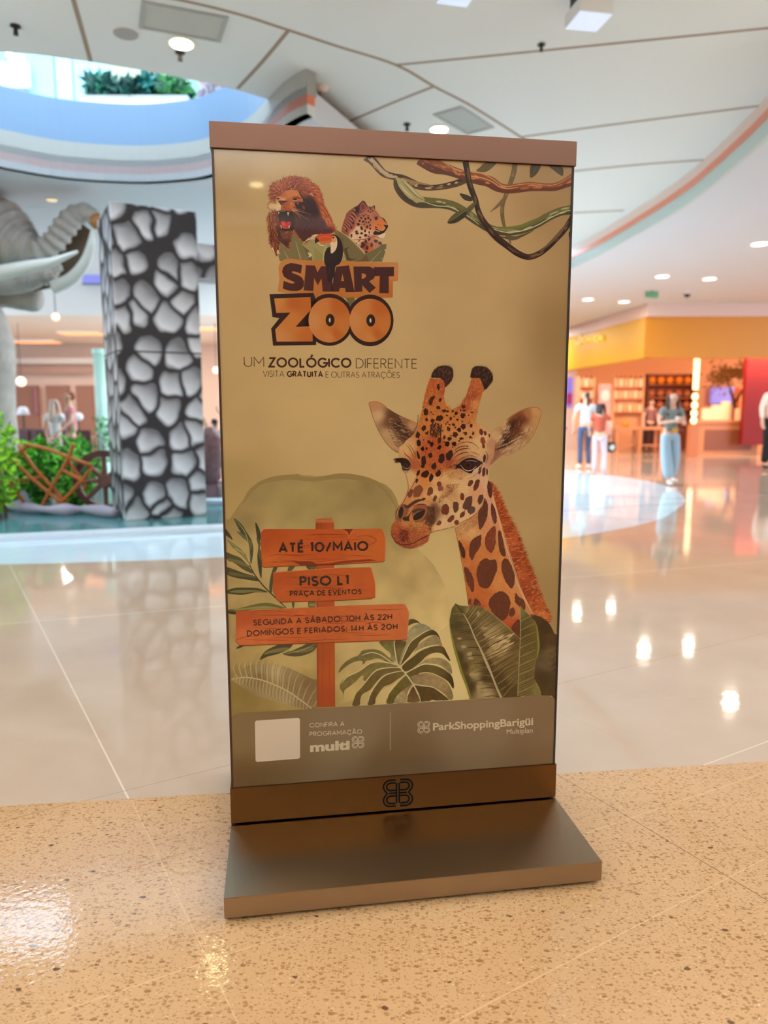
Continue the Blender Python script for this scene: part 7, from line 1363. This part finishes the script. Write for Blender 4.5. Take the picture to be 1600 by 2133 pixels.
    # shirt with sleeves
    T = Sk(); q0 = T.a(V(0, 0, .93), (.15 * k, .105 * k)); q1 = T.a(V(0, 0, 1.08), (.138 * k, .10 * k), q0); q2 = T.a(V(0, 0, 1.28), (.155 * k, .108 * k), q1); q3 = T.a(V(0, 0, 1.415), (.085 * k, .07 * k), q2)
    sl_ = pose.get('sleeve', .55)
    for key in 'RL':
        sh, el, wr_ = arms[key]; s1 = T.a(sh, .066 * k, q2)
        if sl_ <= 1: T.a(sh.lerp(el, sl_), .056 * k, s1)
        else: s2 = T.a(el, .05 * k, s1); T.a(el.lerp(wr_, .85), .04 * k, s2)
    skin_mesh('shirt', T.v, T.e, T.r, mat('cloth_%d_%d_%d' % shirt, shirt, .85), e, 0, 1)
    U = Sk(); u0 = U.a(V(0, 0, .97), (.14 * k, .10 * k)); wl = pose.get('wide', .06)
    for key in 'RL':
        hp, kn, an, ft_ = legs[key]; h_ = U.a(hp, .098 * k, u0); kk = U.a(kn, max(.066, wl) * k, h_)
        if not bare_legs: U.a(an + Vector((0, 0, .0)), wl * k, kk)
        else: pass
    skin_mesh('trousers' if not bare_legs else 'shorts', U.v, U.e, U.r, mat('cloth_%d_%d_%d' % pants, pants, .85), e, 0, 1)
    for key in 'RL':
        an, ft_ = legs[key][2], legs[key][3]; Q = Sk(); f0 = Q.a(an + Vector((0, .03, -.03)) * k, .045 * k); Q.chain(f0, [(Vector((ft_.x, ft_.y + .07 * k, an.z - .05 * k)), (.048 * k, .036 * k)), (Vector((ft_.x, ft_.y - .01 * k, an.z - .058 * k)), (.04 * k, .026 * k))]); skin_mesh('shoe', Q.v, Q.e, Q.r, mat('shoe_%d' % shoes[0], shoes, .6), e, 0, 1)
    # hair
    Hh = Sk(); h0 = Hh.a(V(0, .012 - hn, 1.685 - hn * .3), (.072 * k, .07 * k)); h1 = Hh.a(V(0, .045 - hn, 1.62 - hn * .3), (.088 * k, .07 * k), h0); h2 = Hh.a(V(0, .06, 1.54), (.07 * k, .05 * k), h1)
    if pose.get('tail'): Hh.chain(h1, [(V(0, .13, 1.64), .035 * k), (V(0, .15, 1.52), .036 * k), (V(0, .14, 1.36), .024 * k)])
    elif hair_len:
        Hh.chain(h2, [(V(0, .09, 1.54 - hair_len * .6), (.085 * k, .04 * k)), (V(0, .09, 1.54 - hair_len), (.06 * k, .03 * k))])
        for sg in (-1, 1): Hh.chain(h0, [(V(sg * .085, 0 - hn, 1.62), .032 * k), (V(sg * .095, -.02 - hn * .6, 1.5), .034 * k), (V(sg * .09, -.06, 1.5 - hair_len * .75), .022 * k)])
    skin_mesh('hair', Hh.v, Hh.e, Hh.r, mat('hair_%d' % hair[0], hair, .6), e, 0, 1)
    return e, k
w, k = person(1397, 12.75, 815, R(4), 'woman walking toward us in pale wide jeans and grey tee, holding a phone', (132, 140, 138), (160, 186, 204), (66, 48, 40), dict(eR=(-.24, -.02, 1.12), wR=(-.05, -.24, 1.17), eL=(.25, -.02, 1.10), wL=(.07, -.24, 1.18), nod=.03, wide=.105, kR=(-.10, -.08, .50), aR=(-.06, -.16, .10), kL=(.10, -.02, .50), aL=(.12, .12, .13)), hair_len=.34)
ph = box('phone', (-.035 * k, .035 * k, -.005, .005, 0, .14 * k), m_white); ph.parent = None
pm = (Matrix.Translation(w.location) @ Matrix.Rotation(R(4), 4, 'Z')) @ Vector((0.01 * k, -.30 * k, 1.15 * k)); ph.location = pm; ph.rotation_euler = (R(-50), 0, 0); tag(ph, 'white phone held in front of the chest of the walking woman', 'phone')
bg_ = empty('belt_bag', (Matrix.Translation(w.location) @ Matrix.Rotation(R(4), 4, 'Z')) @ Vector((0.02, -.125 * k, 1.0 * k)), 0, 'gold buckle bag worn at the waist of the walking woman', 'bag'); box('pouch', (-.05, .05, -.02, .02, -.04, .04), mat('gold', (206, 160, 70), .4), bg_, .01); box('strap', (-.15, .15, -.004, .012, -.012, .012), mat('strap_brown', (120, 90, 76), .6), bg_)
person(1219, 16.4, 815, R(182), 'person seen from behind in white tee and jeans with a dark ponytail', (214, 226, 240), (70, 88, 122), (34, 24, 22), dict(tail=1, eR=(-.27, .02, 1.12), wR=(-.27, -.08, .90), eL=(.27, .02, 1.12), wL=(.24, -.06, .88), kR=(-.09, -.06, .50), wide=.062), shoes=(232, 240, 240))
ch_, kc = person(1250, 14.75, 838, R(150), 'smaller person in a rust red top and pale pink trousers, beside the one in white', (190, 84, 62), (224, 206, 214), (44, 28, 26), dict(eR=(-.26, .0, 1.14), wR=(-.20, -.16, .98), eL=(.27, -.03, 1.16), wL=(.30, -.2, 1.0), wide=.066, kR=(-.11, -.06, .5), aR=(-.12, .03, .09)), hair_len=.12, shoes=(226, 196, 200))
hp_ = ch_.matrix_basis @ Vector((.30 * kc, -.25 * kc, .95 * kc)) if False else (Matrix.Translation(ch_.location) @ Matrix.Rotation(R(150), 4, 'Z')) @ Vector((-.22 * kc, -.20 * kc, .93 * kc))
hb = empty('handbag', hp_ - Vector((0, 0, .35)), 0, 'dark round handbag with a white disc, carried by the person in rust red', 'bag'); bm = bmesh.new(); blob(bm, (0, 0, .11), (.11, .05, .11), 3); bm_obj('body', bm, m_dark, hb, True); bm = bmesh.new(); blob(bm, (.01, -.045, .11), (.06, .015, .06), 2); bm_obj('disc', bm, m_white, hb, True); bm = bmesh.new(); tube(bm, [(-.07, 0, .19), (-.03, 0, .36), (.03, 0, .36), (.07, 0, .19)], .01, 6); bm_obj('strap', bm, m_dark, hb, True)
person(1160, 15.0, 812, R(-70), 'person in dark blue jeans half hidden behind the right edge of the totem', (206, 180, 190), (40, 66, 118), (60, 40, 34), dict(eR=(-.10, -.18, 1.16), wR=(-.04, -.40, 1.0), eL=(.18, -.16, 1.18), wL=(.12, -.38, 1.06), wide=.07), hair_len=.2, shoes=(206, 160, 160))
person(1607, 16.3, 786, R(20), 'person in a white shirt and black trousers cut off by the right edge', (234, 220, 206), (22, 20, 22), (60, 44, 40), dict(eR=(-.27, .0, 1.14), wR=(-.30, -.06, .90), sleeve=1.5, wide=.075), shoes=(20, 20, 20))
person(1354, 23.6, 842, R(10), 'shop assistant with dark hair and mauve top behind the left shop counter', (150, 100, 96), (50, 34, 34), (36, 20, 18), dict(nod=.02), height=1.66, shoes=(30, 24, 24))
person(116, 12.6, 836, R(160), 'woman in a white dress-like top standing among the dining chairs', (244, 238, 236), (230, 200, 186), (222, 196, 180), dict(eR=(-.2, -.12, 1.1), wR=(-.1, -.24, 1.05)), height=1.5, hair_len=.3)
person(148, 11.9, 812, R(-60), 'man with reddish hair in a pink shirt in front of the dining chairs', (214, 140, 146), (160, 120, 120), (150, 70, 48), dict(eL=(.3, -.02, 1.2), wL=(.34, -.16, 1.08)), height=1.6)
person(448, 11.4, 868, R(185), 'child in white and green with both arms raised, between the pebble pillar and the totem', (206, 232, 228), (80, 100, 130), (30, 26, 30), dict(eR=(-.24, 0, 1.62), wR=(-.10, -.05, 1.86), eL=(.22, 0, 1.62), wL=(.30, -.06, 1.86), z=.054), height=1.12, bare_legs=True, shoes=(206, 140, 120))
# seat, box and board next to the child
c = at_y(428, 960, 9.6); e = empty('stroller', (c.x, 9.9, .054), R(20), 'brown patterned folded stroller with grey wheels beside the pebble pillar', 'stroller')
bm = bmesh.new(); tube(bm, [(0, .05, .25), (0, .0, .55), (.02, -.05, .85), (0, 0, 1.0)], [.09, .14, .13, .07], 12); bm_obj('seat', bm, mat('mauve_brown', (132, 96, 96), .7, noisy=(14, .6)), e, True)
for dx in (-.1, .1): bm = bmesh.new(); tube(bm, [(dx - .02, .0, .12), (dx + .02, .0, .12)], .12, 18); bm_obj('wheel', bm, mat('wheel_grey', (128, 122, 120), .5), e)
bm = bmesh.new(); tube(bm, [(-.12, .08, .2), (-.1, .14, 1.05), (.1, .14, 1.05), (.12, .08, .2)], .012, 6); bm_obj('handle', bm, m_dark, e, True)
c = at_z(440, 1046, .054); tag(box('pink_box', (c.x - .2, c.x + .28, c.y + .1, c.y + .35, .054, .34), mat('pale_pink', (222, 186, 196), .6), None, .01), 'pale pink box on the floor between the pebble pillar and the totem', 'box')
tag(box('low_board', (c.x - .22, c.x + .5, c.y - .35, c.y - .05, .054, .12), mat('board_blue_white', (200, 222, 238), .4), None, .01), 'low pale blue-white board lying in front of the pink box', 'board')

# ---------------------------------------------------------------- elephant figure
EY = 10.0
m_el = mat('elephant_skin', (186, 178, 170), .75, noisy=(6, .35)); 
def ep(px, py, dy=0): return at_y(px, py, EY + dy)
E0 = Vector((ep(-120, 900).x, EY, .054)); eleph = empty('elephant_figure', E0, 0, 'life-size grey elephant figure with raised curled trunk and white tusks at the left edge', 'elephant')
def el(px, py, dy=0): return ep(px, py, dy) - E0
S = Sk(); pxm = EY / FPX
body = S.a(el(-330, 610, .3), .85); hd = S.a(el(-150, 505), .46, body); t0 = S.a(el(-70, 478), .38, hd)
S.chain(t0, [(el(-15, 476), 84 * pxm), (el(24, 500), 62 * pxm), (el(56, 520), 42 * pxm), (el(84, 526), 28 * pxm), (el(108, 512), 23 * pxm), (el(126, 486), 24 * pxm), (el(144, 460), 24 * pxm), (el(164, 444), 22 * pxm), (el(184, 442), 20 * pxm), (el(196, 452), 17 * pxm), (el(203, 470), 15 * pxm)])
S.chain(hd, [(el(-60, 560), .34), (el(20, 588, .1), .2), (el(80, 575, .1), .16), (el(130, 555, .1), .08)])
l = S.a(el(-60, 640, .1), .42, body); S.chain(l, [(el(-14, 700, .1), 46 * pxm), (el(-12, 820, .1), 42 * pxm), (el(-8, 900, .1), 44 * pxm), (el(-6, 985, .1), 50 * pxm)])
l = S.a(el(-120, 640, .8), .4, body); S.chain(l, [(el(0, 600, .5), .24), (el(60, 622, .5), 32 * pxm), (el(92, 628, .5), 24 * pxm)])
l = S.a(el(-480, 640, .2), .5, body); S.chain(l, [(el(-500, 780, .2), .36), (el(-500, 960, .2), .32)])
l = S.a(el(-400, 640, 1.1), .5, body); S.chain(l, [(el(-420, 780, 1.1), .34), (el(-420, 930, 1.1), .3)])
eb = skin_mesh('body', S.v, S.e, S.r, m_el, eleph, 0, 4, .5)
# skin folds pressed into the trunk: ridges across it
me = eb.data; co = np.zeros(len(me.vertices) * 3); me.vertices.foreach_get('co', co); co = co.reshape(-1, 3); nr = np.zeros(len(me.vertices) * 3); me.vertices.foreach_get('normal', nr); nr = nr.reshape(-1, 3)
path = [np.array(tuple(el(x, y))) for x, y in ((-80, 455), (-15, 470), (22, 495), (55, 517), (84, 525), (108, 512), (128, 486), (146, 458), (166, 440), (186, 438), (206, 470))]
PP = np.array(crom(path, 8)); cs = np.concatenate([[0], np.cumsum(np.linalg.norm(np.diff(PP, axis=0), axis=1))])
d2 = ((co[:, None, :] - PP[None]) ** 2).sum(2); ix = d2.argmin(1); tt = np.zeros(len(co))
for i in range(len(co)):
    j = min(ix[i], len(PP) - 2); v = PP[j + 1] - PP[j]; tt[i] = cs[j] + np.dot(co[i] - PP[j], v) / (np.linalg.norm(v) + 1e-9)
wgt = (np.sqrt(d2.min(1)) < .45) & (ix > 2)
rg = E0  # ridge depth grows toward the head
amp = np.where(wgt, .034 * np.clip(1.15 - tt / cs[-1], .16, 1.1), .004)
co = co + nr * (amp * np.sin(tt * 2 * math.pi / .12))[:, None]; me.vertices.foreach_set('co', co.ravel()); me.update()
def tusk(P, r0, label=None):
    bm = bmesh.new(); Q = crom([tuple(el(x, y, d)) for x, y, d in P], 5); n = len(Q); tube(bm, [Vector(q) for q in Q], [r0 * (1 - (i / (n - 1)) ** 2.2 * .85) for i in range(n)], 12); bm_obj('tusk', bm, mat('ivory', (236, 236, 228), .35), eleph, True)
tusk([(-60, 578, -.5), (0, 568, -.5), (60, 556, -.5), (110, 545, -.5), (162, 524, -.5)], 15 * pxm)
tusk([(112, 598, .05), (150, 580, .0), (178, 545, -.05), (190, 505, -.1), (192, 478, -.1)], 13 * pxm)
bm = bmesh.new(); tube(bm, [el(196, 452, -.02), el(205, 464, -.02), el(208, 474, -.02)], [13 * pxm, 16 * pxm, 12 * pxm], 12); bm_obj('trunk_tip', bm, mat('tip_ochre', (190, 128, 76), .6), eleph, True)
bm = bmesh.new(); tube(bm, [el(60, 590, .3), el(110, 560, .3), el(140, 520, .3), el(176, 470, .3)], [.13, .27, .30, .16], 12, flat=.5); bm_obj('lower_jaw', bm, mat('mouth_brown', (92, 74, 54), .7), eleph, True)
for k in range(3): bm = bmesh.new(); blob(bm, el(-34 + k * 26, 992, -.18), (.07, .05, .07), 2); bm_obj('toenail', bm, mat('nail', (186, 178, 166), .5), eleph, True)
bm = bmesh.new(); blob(bm, el(-240, 540, -.55), (.42, .07, .5), 3); bm_obj('ear', bm, m_el, eleph, True)
bm = bmesh.new(); blob(bm, el(-130, 430, -.5), (.05, .05, .05), 2); bm_obj('eye', bm, m_dark, eleph, True)
